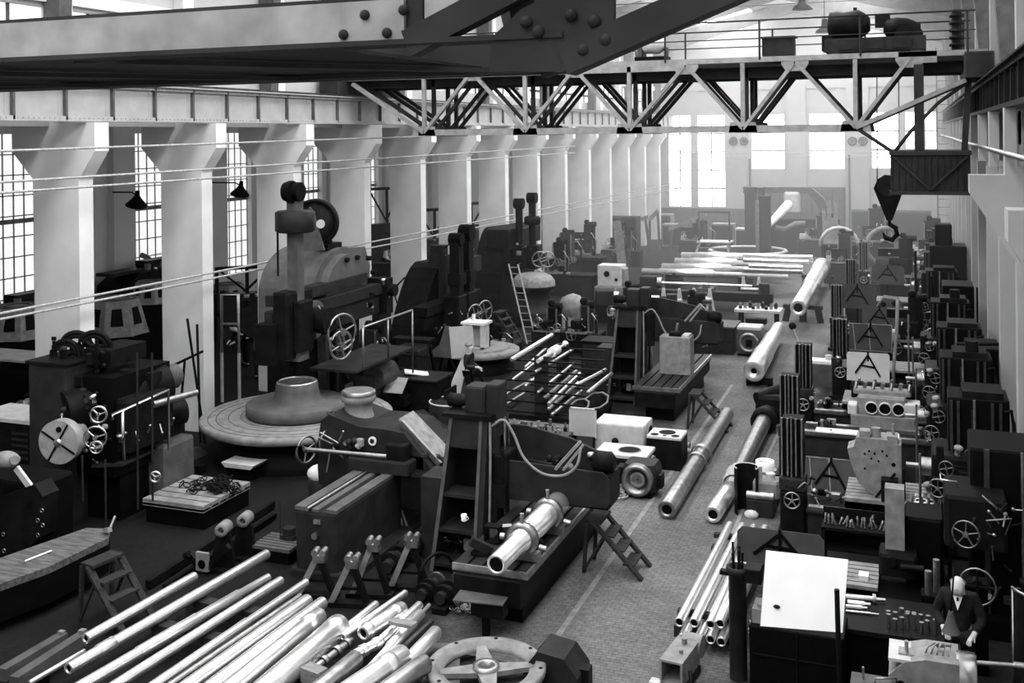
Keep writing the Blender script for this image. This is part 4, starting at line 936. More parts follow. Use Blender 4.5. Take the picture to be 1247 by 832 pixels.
# castings among the rear machines, each one of a kind
far = [(1048,486,1.05,'cast','small bright fitting on the bed of the third boring mill'),(1075,470,1.0,'iron','long dark roller with studs below the pale board')]
lump('roller_table','long dark roller bed with stud row below the pale easel board','roller',(-1.75,29.5,1.06),[('roller','black',MB().cyl((0,0,.15),(1.7,0,.15),.18,seg=18)),('stud','dullsteel',MB().cyl((.2,0,.3),(.2,0,.42),.03).cyl((.6,0,.3),(.6,0,.42),.03).cyl((1.0,0,.3),(1.0,0,.42),.03).cyl((1.4,0,.3),(1.4,0,.42),.03)),('cradle','iron',MB().bb(.0,.1,-.2,.2,-.05,.1).bb(.1,1.6,-.1,.1,-.05,-.035).bb(1.6,1.7,-.2,.2,-.05,.1))])
lump('hydraulic_housing','rounded grey housing like a hood standing between the dark easel boards','casting',PY(1083,385,43.5)-Vector((0,0,.0)),[('hood','grey',MB().prism([(-.5,-.9),(.5,-.9),(.5,.35),(.3,.7),(-.2,.75),(-.5,.3)],-.4,.4,'y')),('bore','black',MB().cyl((-.2,-.42,.5),(-.2,-.39,.5),.1).cyl((.2,-.42,.55),(.2,-.39,.55),.1))])
lump('large_pulley','large pale rimmed wheel standing among the far machines under the hook','wheel',PY(1078,300,62)-Vector((0,0,.4)),[('rim','cast',MB().ring((0,0,.4),(0.3,-1,0),1.0,.12,30,8)),('hub','iron',MB().cyl((0,-.2,.4),(0,.2,.4),.3)),('stand','black',MB().bb(-.5,.5,-.3,.3,-2.6,-.3))])
lump('wheel_casting','pale curved rim rising among the far machines beside the portal frame','wheel',PY(1022,300,60),[('rim','pale',MB().tube([(1.0*math.cos(a*PI/10),0,1.0*math.sin(a*PI/10)) for a in range(0,11)],.1)),('stand','iron',MB().bb(-.9,.9,-.3,.3,-2.4,.1,.1))])
random.seed(11)
def far_machine(p, label, H, w, seed, grp=None):
    r = random.Random(seed); t = thing('machine_tool', label, 'machine tool', (p.x,p.y,0), 0, grp); U = r.uniform
    MB().bb(-w/2,w/2,0,.9,0,H*.42,.04).bb(-w*.45,w*.45,-.06,.0,.08,H*.36).build('bed',('iron','paint')[seed%2],t)
    cx = U(-.1,.2)*w; cw = w*U(.12,.2)
    if seed%3==1: MB().cyl((cx,.5,H*.4),(cx,.5,H),cw,seg=14).bb(cx-w*.5,cx+w*.15,.3,.65,H*.72,H*.84,.03).build('column','iron',t)
    else:
        MB().bb(cx-cw,cx+cw,.2,.8,H*.4,H,.05).build('column',('paint','iron','black')[seed%3],t)
        MB().bb(cx-cw,cx-cw+.06,.14,.2,H*.45,H*.97).bb(cx+cw-.06,cx+cw,.14,.2,H*.45,H*.97).build('column_guide','dullsteel',t)
    MB().bb(cx-w*.3,cx+w*.05,-.12,.45,H*.52,H*.7,.04).cyl((cx-w*.12,-.2,H*.6),(cx-w*.12,.0,H*.6),.12).build('head','iron',t)
    MB().cyl((cx-w*.2,.1,H*.42),(cx-w*.2,.1,H*.52),.07).bb(cx-w*.42,cx+w*.1,-.15,.35,H*.42,H*.45).build('table','cast',t)
    for k in range(2+seed%2): MB().wheel((U(-.4,.4)*w,-.16,H*U(.3,.68)),(U(-.4,.1),-1,.1),U(.1,.22),.018,4).build('handwheel','dullsteel',t)
    MB().cyl((w*.35,.4,H*.4),(w*.35,.4,H*U(.7,1)),.05).cyl((cx,.45,H),(cx+w*.2,.45,H+.02),.14).ring_path((cx-.1,.45,H),(0,0,1),[(0,.1),(.12,.16),(.25,.1)],12).build('drive_shaft','iron',t)
    MB().tube([(w*.4,.1,H*.4),(w*.45,.0,H*.7),(w*.3,.1,H*.85),(cx+cw,.3,H*.8)],.03).build('pipe','dullsteel',t)
    for k in range(4+seed%3):
        x,z = U(-.42,.42)*w, H*.42; h_ = U(.06,.3); m = ('cast','dullsteel','pale','iron')[(seed+k)%4]
        if k%2: MB().cyl((x,.05,z),(x,.05,z+h_),U(.04,.1),seg=10).build('fitting',m,t)
        else: MB().bb(x-.1,x+.1,-.05,.2,z,z+h_*.8,.02).build('fitting',m,t)
    for k in range(3):
        x,z = U(-.4,.4)*w, H*U(.45,.8); MB().cyl((x,-.1,z),(x+U(-.1,.1),-.25,z+U(-.15,.15)),.016,seg=6).ell((x,-.1,z),(.035,.03,.035),8,5).build('lever','steel',t)
    if seed%2: MB().bb(-w*.45,-w*.2,.1,.4,H*.42,H*.56,.03).cyl((-w*.32,.25,H*.56),(-w*.32,.25,H*.6),.08).build('work_piece','pale',t)
    return t
FM = [(1030,322,58,2.6,2.2,'far machine with pale work beside the portal frame, left of the hook'),
 (1105,330,52,3.0,2.4,'far machine beneath the crane cab, its table crowded with small bright parts'),
 (1130,300,60,3.2,2.2,'far dark machine close to the end of the buttress wall'),
 (1060,300,66,3.4,2.6,'farthest machine just below the crane hook'),
 (1115,380,37.5,2.4,1.8,'machine with small pale fittings behind the white lit shelf on the window side'),
 (1140,352,50,3.0,2.0,'dark machine with upright shafts between the wall columns and easel boards'),
 (1000,290,70,2.6,3.0,'machine at the foot of the portal frame in the haze')]
for i,(px,py,Y,Hh,w_,lab) in enumerate(FM):
    p = PY(px,py,Y); far_machine(p,lab,Hh,w_,i+3)
# pale pipes and posts among them
for px,y0,y1,Y,lab in ((1093,365,450,33.0,'white bent post standing between the easel boards and the fittings'),):
    a,b = PY(px,y0,Y),PY(px-5,y1,Y)
    tag(MB().tube([a,a.lerp(b,.4)+Vector((.03,0,0)),b,(b.x,b.y,0)],.05).build('post','cast'),lab,'post')
tag(MB().cyl(PY(1106,383,30.5),(PY(1106,383,30.5).x,30.5,.0),.025,seg=8).build('upright_rod','dullsteel'),'slim upright rod rising from the engine block area','rod')
# -------- nearest right corner: tool shelf, pillar, bench, lathe
t = thing('tool_shelf','dark shelf crowded with a long row of upright cutter bits','shelf',(-1.75,20.2,0))
MB().bb(0,2.2,0,.45,.72,.77).bb(0,2.2,0,.45,.35,.39).bb(0,2.2,.43,.47,.35,1.0).bb(0,.06,0,.45,0,.75).bb(2.14,2.2,0,.45,0,.75).build('shelf_frame','iron',t)
for k in range(34):
    x = -1.7+2.1*k/33; h_ = random.uniform(.12,.22); ln = random.uniform(-.06,.06)
    o = MB().cyl((0,0,0),(ln,.02,h_*.7),.02,seg=7).cyl((ln,.02,h_*.7),(ln*1.3,.03,h_),.028,.02,7).build('cutter_bit','dullsteel',loc=(x,20.33+random.uniform(-.04,.1),.785))
    tag(o,'steel cutter bit standing in the long row on the dark shelf','tool','cutter bits on the dark shelf')
t = thing('shaping_machine','machine with flat pale vertical ram above a slotted table, just past the white sheet','machine tool',(-.6,18.4,0))
MB().bb(0,.3,.2,.5,.9,2.1).build('ram','cast',t)
MB().bb(-.1,.5,-.05,.5,.75,1.1,.05).cyl((.1,-.1,1.0),(.1,.1,1.0),.08).cyl((.25,-.1,.95),(.6,-.2,1.0),.05).build('tool_head','iron',t)
g = MB()
for k in range(6): g.bb(-.65,-.1,-.5+k*.17,-.5+k*.17+.13,.55,.72)
g.bb(-.65,-.1,-.5,.5,.55,.66); g.build('slotted_table','cast',t)
MB().bb(-.65,.8,-.45,1.0,0,.55,.03).bb(.3,.9,.4,1.2,.5,1.6,.05).build('machine_body','black',t)
MB().bb(-.4,-.25,-.3,-.1,.72,.8).build('packing_block','white',t)
t = thing('fluted_roller','pair of upright bright rollers beside the shaping machine','roller',(.05,17.5,.9))
MB().cyl((0,0,0),(0,0,.35),.05).cyl((.12,.1,0),(.12,.1,.5),.05).build('roller','dullsteel',t); MB().bb(-.1,.25,-.1,.2,-.9,0).build('stand','black',t)
t = thing('work_bench','dark bench in front of the bald man','bench',(-1.1,16.3,0))
MB().bb(-.2,1.35,-.3,.95,.78,.85).build('bench_top','iron',t)
MB().bb(-.1,1.3,-.25,.9,.1,.78).bb(0,.08,-.25,-.17,0,.1).bb(1.2,1.28,-.25,-.17,0,.1).build('bench_body','black',t)
for k in range(16):
    x = -.5+.09*(k%8)+random.uniform(-.01,.01); y = 16.25+.22*(k//8)+random.uniform(-.05,.05); h_ = random.uniform(.1,.2)
    o = MB().cyl((0,0,0),(0,0,h_),.022,seg=7).cyl((0,0,h_),(0,0,h_+.03),.035,seg=7).build('cutter_bit','dullsteel',loc=(x,y,.852))
    tag(o,'steel cutter standing on the dark bench before the bald man','tool','cutters on the bench')
for k,(x0,y0,x1,y1,r) in enumerate(((1030,727,1078,731,.045),(1032,733,1060,736,.04),(1030,738,1056,740,.035),(1030,742,1070,746,.02))):
    a,b = W(x0,y0,.9),W(x1,y1,.9); a.z = b.z = .852+r
    t = thing('spindle_bar',['polished spindle with a collar, uppermost of the bars behind the white sheet','second bar lying below the collared spindle','third bar lying below the collared spindle','thinnest bar, at the bench edge below the spindles'][k],'bar',a)
    m_ = MB().cyl((0,0,0),(b-a)*.75,r).cyl((b-a)*.75,b-a,r*.6); m_.build('shaft','steel',t)
    if k==0: MB().cyl((b-a)*.68,(b-a)*.76,r*1.8).build('collar','dullsteel',t)
t = thing('lathe','lathe with rounded cast headstock and polished spindle in front of the bald man','lathe',(-.35,14.6,0))
MB().prism([(-.1,.2),(.75,.2),(.75,1.22),(.35,1.22),(.1,1.15),(-.1,.95)],.0,.6,'y').build('headstock','cast',t)
MB().bb(-.1,.35,.02,.58,1.13,1.17).build('headstock_lid','pale',t)
MB().ring_path((.72,.3,.95),(1,0,0),[(0,.3),(.02,.3),(.22,.3),(.24,.27)],28).build('chuck','steel',t)
MB().cyl((.95,.3,1.15),(1.5,.4,1.15),.03).cyl((1.4,.39,1.15),(1.75,.42,1.15),.045).build('spindle','steel',t)
MB().ring_path((1.75,.42,1.15),(1,.1,0),[(0,.2),(.05,.22),(.1,.22),(.12,.18)],20).build('faceplate','dullsteel',t)
MB().bb(-.2,2.3,.0,.6,0,.25).bb(1.5,2.3,.0,.6,.25,.9,.04).bb(-.1,.8,.0,.6,.1,.6).build('bed','black',t)
for k in range(5):
    MB().tube([(.35+.07*k,.2,1.22),(.38+.07*k,.22,1.3+.02*k),(.46+.05*k,.3,1.32),(.5,.35,1.25)],.012).build('oil_pipe','dullsteel',t)
MB().cyl((.12,.25,1.15),(.12,.25,1.32),.025).bb(.02,.22,.15,.35,1.15,1.19).build('lever','dullsteel',t)
MB().cyl((.05,-.01,.85),(.05,.02,.85),.06).build('oil_glass','black',t)
t = thing('lathe_tray','low metal tray with a bent handle at the very bottom, beside the lathe','tray',(-.9,14.2,0))
MB().bb(0,.5,0,.35,.9,.95).bb(.05,.45,.05,.3,0,.9).build('tray','grey',t); MB().tube([(.3,.1,.95),(.3,.1,1.03),(.55,.2,1.03),(.55,.2,.95)],.015).cyl((.15,.2,.95),(.15,.2,1.1),.015).build('handle','dullsteel',t)
t = thing('sheet_drum','large dark curved sheet metal guard at the right end of the lathe','guard',(1.05,15.3,0))
t['label'] = 'large dark curved sheet metal guard with bright edge beyond the lathe faceplate'
MB().prism(arc(.55,.5,.55,200,340,12)+arc(.55,.5,.52,340,200,12),0,1.9,'z').build('sheet','iron',t); MB().tube([(.04,.31,0),(.04,.31,1.9)]+[(.55+.55*math.cos(math.radians(a)),.5+.55*math.sin(math.radians(a)),1.9) for a in range(200,341,14)],.02).build('edge','dullsteel',t)
t = thing('flywheel','pale arc of a wheel behind the bald man shoulder','wheel',PY(1190,715,16.9))
t['label'] = 'large dark wheel with shining rim just behind the bald man'
MB().ring((0,0,0),(-.2,-1,.2),.25,.016,26,7).build('wheel_rim','hw',t); MB().cyl((0,.05,0),(0,.2,0),.08).bar((-.24,0,0),(.24,0,0),.03).bar((0,0,-.24),(0,0,.24),.03).build('wheel_spoke','iron',t); MB().bb(-.15,.15,.1,.4,-PY(1190,715,16.9).z,.0).build('stand','black',t)
# white sheet, its post, dark cabinet and the board behind
t = thing('lit_board','large bright white board propped on the dark cabinet, a post in front','board',(-1.6,15.35,1.0))
pts = [PY(x,y,15.45) for x,y in ((926,762),(1026,771),(1031,693),(929,681))]
vs = [tuple(p-t.location+Vector((0,(p.z-1.0)*.35,0))) for p in pts]
MB().add(vs+[(x,y+.02,z) for x,y,z in vs],[(0,1,2,3),(7,6,5,4),(0,4,5,1),(1,5,6,2),(2,6,7,3),(3,7,4,0)]).build('board_sheet','brightwhite',t)
q = PY(945,742,15.42)-t.location; MB().ell((q.x,q.y+.08,q.z),(.05,.015,.03)).build('stain','paint',t)
tag(MB().cyl(PY(1023,832,15.2)+Vector((0,0,-.4)),PY(1019,718,15.2),.035,seg=8).build('post','iron'),'dark slim post standing before the bright white board','post')
t = thing('machine_cabinet','long dark machine cabinet carrying the bright white board','cabinet',(-1.6,15.42,0))
MB().bb(-.75,.55,0,.75,0,.95,.02).build('case','black',t); MB().bb(-.7,.5,-.02,0,.55,.57).bb(-.1,-.08,-.02,0,.1,.9).build('seam','iron',t); MB().bb(-.72,-.45,.1,.5,.95,1.15).cyl((-.6,.2,1.15),(-.6,.2,1.2),.06).build('control_box','cast',t); MB().wheel((-.78,.3,.75),(-1,-.3,0),.12,.014,4).build('handwheel','dullsteel',t)
c = PY(950,668,17.3); easel(c,1.35,.55,'boardgrey','wide dark easel board directly behind the bright white board',.1,.08)
t = thing('upright_cylinder','tall dark upright cylinder with rods bundled in its open top','cylinder',(-2.56,15.75,0))
MB().ring_path((0,0,0),(0,0,1),[(0,.13),(1.55,.13),(1.56,.16),(1.64,.16),(1.64,.12),(1.4,.12),(1.4,.01)],20,False).build('barrel','paint',t)
for k in range(5): MB().cyl((.05*math.cos(k*1.3),.05*math.sin(k*1.3),1.3),(.08*math.cos(k*1.3),.08*math.sin(k*1.3),1.85+.06*(k%3)),.018,seg=7).build('rod','iron',t)
MB().bb(.1,.35,-.1,.2,1.45,1.65,.02).bb(-.25,.0,-.05,.05,1.5,1.56).build('bracket','iron',t)
t = thing('square_casting','square mouthed box girder casting with rounded far end beside the stacked tubes','casting',W(817,822,.28)-Vector((0,0,.28)),-.12)
s = MB()
for a,b,c_,d_ in ((-.14,.14,.14,.17),(-.14,.14,-.17,-.14),(-.17,-.14,-.17,.17),(.14,.17,-.17,.17)): s.bb(a,b,0,.8,.3+c_,.3+d_)
s.build('box_wall','cast',t); MB().bb(-.14,.14,.5,.8,.16,.44).build('box_end','black',t)
MB().cyl((-.1,.85,.36),(.2,.85,.36),.16,seg=20).cyl((0,.6,.47),(0,.6,.55),.04).cyl((.05,.3,.47),(.05,.3,.52),.03).build('boss','cast',t)
MB().bb(-.2,.2,.1,.75,.03,.13).bb(-.22,-.14,-.05,.2,0,.1).bb(.14,.22,-.05,.2,0,.1).tube([(.25,.1,.35),(.3,0,.2),(.28,-.1,0.02)],.03).build('stand','iron',t)
MB().bb(-.3,-.15,-.1,.05,.02,.16).build('clamp','pale',t)
# ================================================================ BARRELS, BARS AND TUBES
def barrel(p0, p1, r, label, m='barrel', name='gun_barrel', cat='barrel', hollow=True, steps=None, collars=(), grp=None, ri=.55):
    p0, p1 = Vector(p0), Vector(p1); L = (p1-p0).length; d = (p1-p0).normalized()
    t = thing(name, label, cat, p0, 0, grp)
    prof = [(0,r)]
    for s in steps or (): # (fraction, radius factor after)
        prof += [(s[0]*L, prof[-1][1]), (s[0]*L+.02, r*s[1])]
    re = prof[-1][1]; prof += [(L, re)]
    if hollow:
        k = ri; dp = min(.6, L*.3)
        prof = [(dp,.001),(dp,r*k),(.0,r*k),(0,r*.93),(.015,r)]+prof[1:-1]+[(L-.015,re),(L,re*.93),(L,re*k),(L-dp,re*k),(L-dp,.001)]
    else: prof = [(0,0.001),(0,r*.9),(.015,r)]+prof[1:-1]+[(L-.015,re),(L,re*.9),(L,0.001)]
    MB().ring_path((0,0,0), d, prof, 26, False).build('tube', m, t)
    if hollow:
        bz = r*ri
        MB().cyl(d*.02,d*.03,bz*1.0,seg=20).build('bore','black',t); MB().cyl(d*(L-.03),d*(L-.02),re*(ri if not steps else r*ri/re),seg=20).build('bore','black',t)  # black discs close both ends, painting in the dark inside the tube
    for f,rf,w in collars:
        MB().ring_path(d*(f*L), d, [(0,r*rf*.9),(.01,r*rf),(w,r*rf),(w+.01,r*rf*.9)], 24, False).build('collar', m, t)
    return t
Zb = .52
def lay(x0,y0,x1,y1,th,label,m='barrel',z=Zb,ext=0,**k):
    a, b = W(x0,y0,z), W(x1,y1,z); a = a-(b-a).normalized()*ext
    d_ = (W((x0+x1)/2,(y0+y1)/2,z)-Vector((0,0,HC))).length
    return barrel(a,b,th*d_/FPX/2*.98,label,m,**k)
# the big array lying on bearers at the lower left
lay(104,778,237,702,11,'polished barrel at the outer left of the front array, behind the two flat bars')
lay(83,815,325,675,12,'second polished barrel of the front array, reaching farthest toward the slideway bed',collars=((.12,1.15,.3),))
lay(111,829,327,703,12,'third polished barrel of the front array, stepping down to a thinner far end',ext=.4,steps=((.82,.78),),collars=((.3,1.12,1.2),))
lay(150,829,342,707,11,'slim polished barrel just inside the stepped down one of the front array',ext=.5)
lay(197,829,373,709,11,'polished stepped barrel in the middle of the front array',ext=.5,steps=((.6,.85),))
lay(215,829,366,726,7,'thin dark tube in the gap at the middle of the front array','dullsteel',ext=.5)
lay(238,829,375,731,15,'thick polished barrel third from the biggest in the front array',ext=.6)
lay(268,829,393,734,16,'thick polished barrel second from the biggest in the front array',ext=.7,steps=((.8,.95),))
lay(293,829,389,750,21,'large collared barrel next to the biggest in the front array',ext=.8,collars=((.86,1.1,.22),))
lay(330,835,414,762,28,'biggest polished barrel of the front array, its collared end nearest the gangway',ext=.8,collars=((.9,1.06,.2),))
# smaller group beside it
lay(418,768,458,736,9,'short polished tube lying just behind the biggest barrel end',z=.5)
lay(417,776,494,722,8,'long slim tube pointing at the inclined support arms',z=.5)
lay(442,772,490,741,17,'short thick ringed sleeve beside the biggest barrel',z=.55,collars=((.05,1.12,.1),(.75,1.1,.12)))
lay(464,780,511,737,10,'slim tube with a strip of wood across it, in the small front group',z=.5)
lay(444,822,523,737,10,'long spindle with thin tip in the small front group',z=.45,hollow=False,steps=((.35,1.3),(.72,1.05),(.86,.5)))
lay(487,793,526,757,7,'thin dark bar between the long spindle and the white tipped barrel','darksteel',z=.4,hollow=False)
lay(496,807,531,770,16,'short barrel with white tip nearest the tray','barrel',z=.5)
lay(433,797,464,781,11,'short bright double collared sleeve in the small front group',z=.5,collars=((.2,1.2,.1),(.7,1.2,.1)))
lay(376,820,428,780,9,'dark rod with pale collars beside the biggest barrel','dullsteel',z=.4,hollow=False,collars=((.3,1.5,.08),(.6,1.5,.08),(.85,1.4,.08)))
lay(398,832,434,802,20,'thick dark barrel end at the bottom of the small front group','dullsteel',z=.5,ext=.5)
lay(441,832,491,798,25,'thick bright barrel with collar at the bottom edge',z=.55,ext=.6,collars=((.7,1.08,.18),))
lay(485,832,517,808,23,'mottled thick barrel at the bottom edge, next to the spoked wheel',m='dullsteel',z=.5,ext=.5)
tag(MB().bar(W(476,756,.66),W(505,762,.66),.16,.05).build('wood_strip','palewood'),'small strip of wood laid across the slim tubes','wood')
tag(MB().bar(W(372,818,.5),W(393,826,.5),.2,.2).build('wood_block','palewood'),'wooden block end beside the thick dark barrel at the bottom edge','wood')
for (x0,y0,x1,y1,lab) in ((190,772,352,815,'timber bearer under the near ends of the front barrels'),(232,742,372,772,'timber bearer under the far ends of the front barrels')):
    a,b = W(x0,y0,.21),W(x1,y1,.21); tag(MB().bar(a,b,.22,.42).build('timber_bearer','wood'),lab,'timber')
for (x0,y0,x1,y1,lab) in ((2,822,78,777,'outer one of two flat iron bars by the first barrel'),(17,832,104,775,'inner one of two flat iron bars by the first barrel')):
    a,b = W(x0,y0,.25),W(x1,y1,.25); t = thing('flat_bar',lab,'bar',a)
    MB().bar((0,0,0),b-a,.16,.18).build('bar','grey',t); MB().bar((b-a)*.93,(b-a)*.99,.1,.26).build('end_lug','cast',t)
    MB().bar((b-a)*.3+Vector((0,0,-.17)),(b-a)*.36+Vector((0,0,-.17)),.3,.15).build('packing','black',t)
a,b = W(36,832,.3),W(103,793,.3); barrel(a,b,.04,'thin bright rod between the flat bars and the second barrel','barrel','steel_rod','rod',False)
# pair and big tubes in the gangway
lay(812,621,885,504,19,'long dark barrel lying in the gangway with a strap collar around its middle','dullsteel',z=.2,collars=((.42,1.3,.08),(.5,1.35,.08)))
t = lay(868,627,897,582,19,'muzzle end of the wrapped barrel in the gangway',z=.2)
t['label'] = 'wrapped long barrel in the gangway running past the upright bin, wider toward its breech'
p0,p1 = W(889,595,.28),W(935,503,.3); d_ = p1-p0
MB().cyl(p0-t.location,p1-t.location,.17,.22,22).build('jacket','dullsteel',t)
MB().ring_path(p0-t.location+d_*.05,d_,[(0,.2),(.1,.24),(.35,.21),(.6,.25),(.8,.21),(1.0,.19)],14,False).build('cloth_wrapping','rope',t)
MB().ring_path(p1-t.location-d_*.15,d_,[(0,.25),(.0,.34),(.35,.34),(.36,.28),(.7,.28)],20,False).build('breech_ring','iron',t)
MB().box(p1-t.location+Vector((.1,.5,.1)),(.9,.9,.7),ch=.1).cyl(p1-t.location+Vector((-.3,.2,.3)),p1-t.location+Vector((.4,.9,.5)),.2).build('breech_block','iron',t)
t = thing('curved_bin','upright curved sheet metal bin standing by the muzzle of the wrapped barrel','bin',W(907,630,0))
MB().prism(arc(0,.25,.25,-30,230,14)+arc(0,.25,.235,230,-30,14),0,.98,'z').build('sheet','iron',t); MB().tube([(.25*math.cos(math.radians(a)),.25+.25*math.sin(math.radians(a)),.98) for a in range(-30,231,20)],.014).build('rim','pale',t)
tag(MB().ell(W(915,627,.05),(.16,.14,.1),8,5).build('rag','lightcloth'),'crumpled pale rag on the floor beside the upright bin','rag')
lay(918,452,948,400,23,'bright tapered tube in the gangway level with the white cubic casting',z=.55,ri=.28,steps=((.35,.9),(.7,.75)))
t = thing('trestle','low dark trestle carrying the bright tapered tube in the gangway','trestle',W(925,470,0))
MB().bb(-.4,.4,-.1,.15,.05,.28).bb(-.4,-.25,-.1,.15,0,.1).bb(.25,.4,-.1,.15,0,.1).build('beam','iron',t)
bb_ = lay(972,375,1001,324,17,'large stepped barrel on trestles far up the gangway',z=1.0,steps=((.45,1.2),(.8,1.35)))
for (px,py,lab) in ((978,392,'nearer wooden trestle under the large stepped barrel'),(996,352,'farther wooden trestle under the large stepped barrel')):
    p = W(px,py,0); t = thing('trestle',lab,'trestle',p)
    MB().bb(-.8,.8,-.15,.15,.55,.7).build('beam','wood',t)
    for x in (-.6,0,.6): MB().bar((x,0,.55),(x*1.2,0,0),.28,.25).build('leg','wood',t)
# stack of eight tubes
near_t = [(827,754),(845,755),(865,757),(877,756)]; near_b = [(831,775),(851,775),(865,776),(878,779)]
far_t = [(889,636),(904,637),(918,639),(932,640)]
for i in range(4):
    a,b = W(*near_t[i],.55),W(*far_t[i],.55); a.z=b.z=.5
    barrel(a,b,.075,['first','second','third','fourth'][i]+' tube from the gangway in the upper layer of the stacked tubes',grp='stacked bright tubes',ri=.72)
    a2 = W(*near_b[i],.3); b2 = a2+(b-a)*.97; a2.z=b2.z=.26
    barrel(a2,b2,.075,['first','second','third','fourth'][i]+' tube from the gangway in the lower layer of the stacked tubes',grp='stacked bright tubes',ri=.72)
for f,lab in ((.12,'near cross timber between the two layers of stacked tubes'),(.85,'far cross timber between the two layers of stacked tubes')):
    c = W(860,770,.38).lerp(W(912,640,.38),f); tag(MB().bb(c.x-.55,c.x+.45,c.y-.06,c.y+.06,.34,.42).build('timber','wood'),lab,'timber')
    tag(MB().bb(c.x-.6,c.x+.5,c.y-.08,c.y+.08,0,.18).build('timber','wood'),lab.replace('cross timber between the two layers of','floor timber under the'),'timber')
# barrel on the nearer planer table, with clamps
p0,p1 = W(604,688,1.32),W(690,603,1.32); p1 = p0+(p1-p0)*((18.32-p0.y)/(p1.y-p0.y))
t = barrel(p0,p1,.155,'polished barrel clamped on the table of the nearer planer',steps=((.3,1.2),(.55,1.3)),ri=.75)
d_ = p1-p0
for f in (.36,.78):
    c = p0+d_*f-t.location
    MB().ring_path(c,d_,[(0,.2),(0,.27),(.14,.27),(.14,.2)],22,False).build('steady_ring','dullsteel',t)
    MB().box(c+Vector((-.0,.05,-.25)),(.6,.16,.14)).cyl(c+Vector((0,.06,.25)),c+Vector((0,.06,.42)),.035).cyl(c+Vector((-.3,.06,0)),c+Vector((-.38,.06,0)),.06).cyl(c+Vector((.3,.06,-.1)),c+Vector((.42,.06,-.12)),.05).build('steady_clamp','dullsteel',t)
def boxmirror(p,label):
    t = thing('hollow_block',label,'block',p)
    for a in ((-.14,-.11,-.14,.14),(.11,.14,-.14,.14)): MB().bb(a[0],a[1],-.1,.1,.0,.28).build('side_plate','iron',t)
    MB().bb(-.14,.14,-.1,.1,.26,.29).bb(-.14,.14,-.1,.1,0,.03).build('flange_plate','iron',t)
    return t
boxmirror(W(601,660,.98),'small hollow square block on the planer table beside the polished barrel')
tag(MB().bar(W(612,648,1.0),W(616,640,1.25),.2,.05).build('white_plate','pale'),'small tilted white plate behind the hollow square block','plate')
lump('table_clamp','small cast clamp at the near corner of the barrel table','clamp',W(586,675,.98),[('body','paint',MB().box((0,0,.14),(.4,.15,.14),rz=.5,ry=.5)),('foot','iron',MB().bb(-.15,.15,-.1,.1,0,.06))])
for k,(px,py) in enumerate(((640,655),(655,640),(672,628),(690,616),(660,660),(676,645))):
    p = W(px,py,.98); t = thing('table_bolt','small clamping bolt standing on the slots of the barrel table','bolt',p,0,'clamping bolts on the barrel table')
    MB().cyl((0,0,0),(0,0,.14),.02,seg=7).build('shank','dullsteel',t); MB().cyl((0,0,.07),(0,0,.1),.045,seg=6).build('nut','iron',t)
# work on the farther planer
lump('box_workpiece','tall square stone grey box on the table of the farther planer','casting',(W(812,466,.99).x,30.55,.985),[('box','cast',MB().bb(-.45,.45,0,.58,0,1.08,.02)),('top_block','iron',MB().bb(-.2,.15,.1,.4,1.08,1.2,.03)),('side_strip','pale',MB().bb(.2,.4,.05,.5,1.08,1.14)),('handle','dullsteel',MB().cyl((.0,.2,1.2),(.05,.2,1.45),.04))])
lump('fitting','small pale fitting beside the tall box on the farther planer table','fitting',(-6.75,30.75,.99),[('body','pale',MB().bb(-.1,.1,-.1,.1,0,.2,.03)),('boss','cast',MB().cyl((0,0,.2),(0,0,.3),.06))])
# wooden steps
def steps(loc, label, w=.62, h=.9, n=4, rz=0, run=.75, m='wood'):
    t = thing('wooden_steps',label,'steps',loc,rz)
    MB().bb(-.06,.25,-w/2,w/2,h-.05,h).build('platform',m,t)
    for k in range(n-1):
        z = h*(n-1-k)/n; x = .25+run*(k+.6)/n
        MB().bb(x-.1,x+.12,-w/2+.03,w/2-.03,z-.03,z).build('tread',m,t)
    for y in (-w/2,w/2):
        MB().bar((.12,y,h-.03),(.25+run,y,0),.05,.12,(0,1,0)).build('stringer',m,t)
        MB().bar((-.02,y,h-.05),(-.08,y,0),.06,.06).build('leg',m,t)
        MB().bar((-.05,y,.1),(.3,y,h*.75),.04,.04).build('brace',m,t)
    return t
steps((W(722,627,.95).x,W(722,627,.95).y,0),'wooden steps in the gangway beside the barrel table',.66,.95)
steps((W(848,477,.95).x-.1,W(848,477,.95).y,0),'wooden steps in the gangway beside the farther planer',.66,.95)
steps((W(120,678,1.0).x,W(120,678,1.0).y,0),'dark wooden steps below the long plank bench',.62,1.0,4,-.15)
steps(PY(606,420,37.6)-Vector((0,0,PY(606,420,37.6).z)),'wooden steps at the foot of the long ladder by the third boring mill',.8,1.3,5)
t = thing('ladder','long wooden ladder leaning against the third boring mill','ladder',W(648,420,.0))
a0,a1 = Vector((0,0,0)), PY(625,322,40.6)-t.location
for dx in (-.2,.2): MB().bar(a0+Vector((dx,0,0)),a1+Vector((dx,0,0)),.06,.05).build('rail','palewood',t)
for k in range(12): c = a0.lerp(a1,(k+.5)/12); MB().cyl(c+Vector((-.2,0,0)),c+Vector((.2,0,0)),.022,seg=6).build('rung','palewood',t)
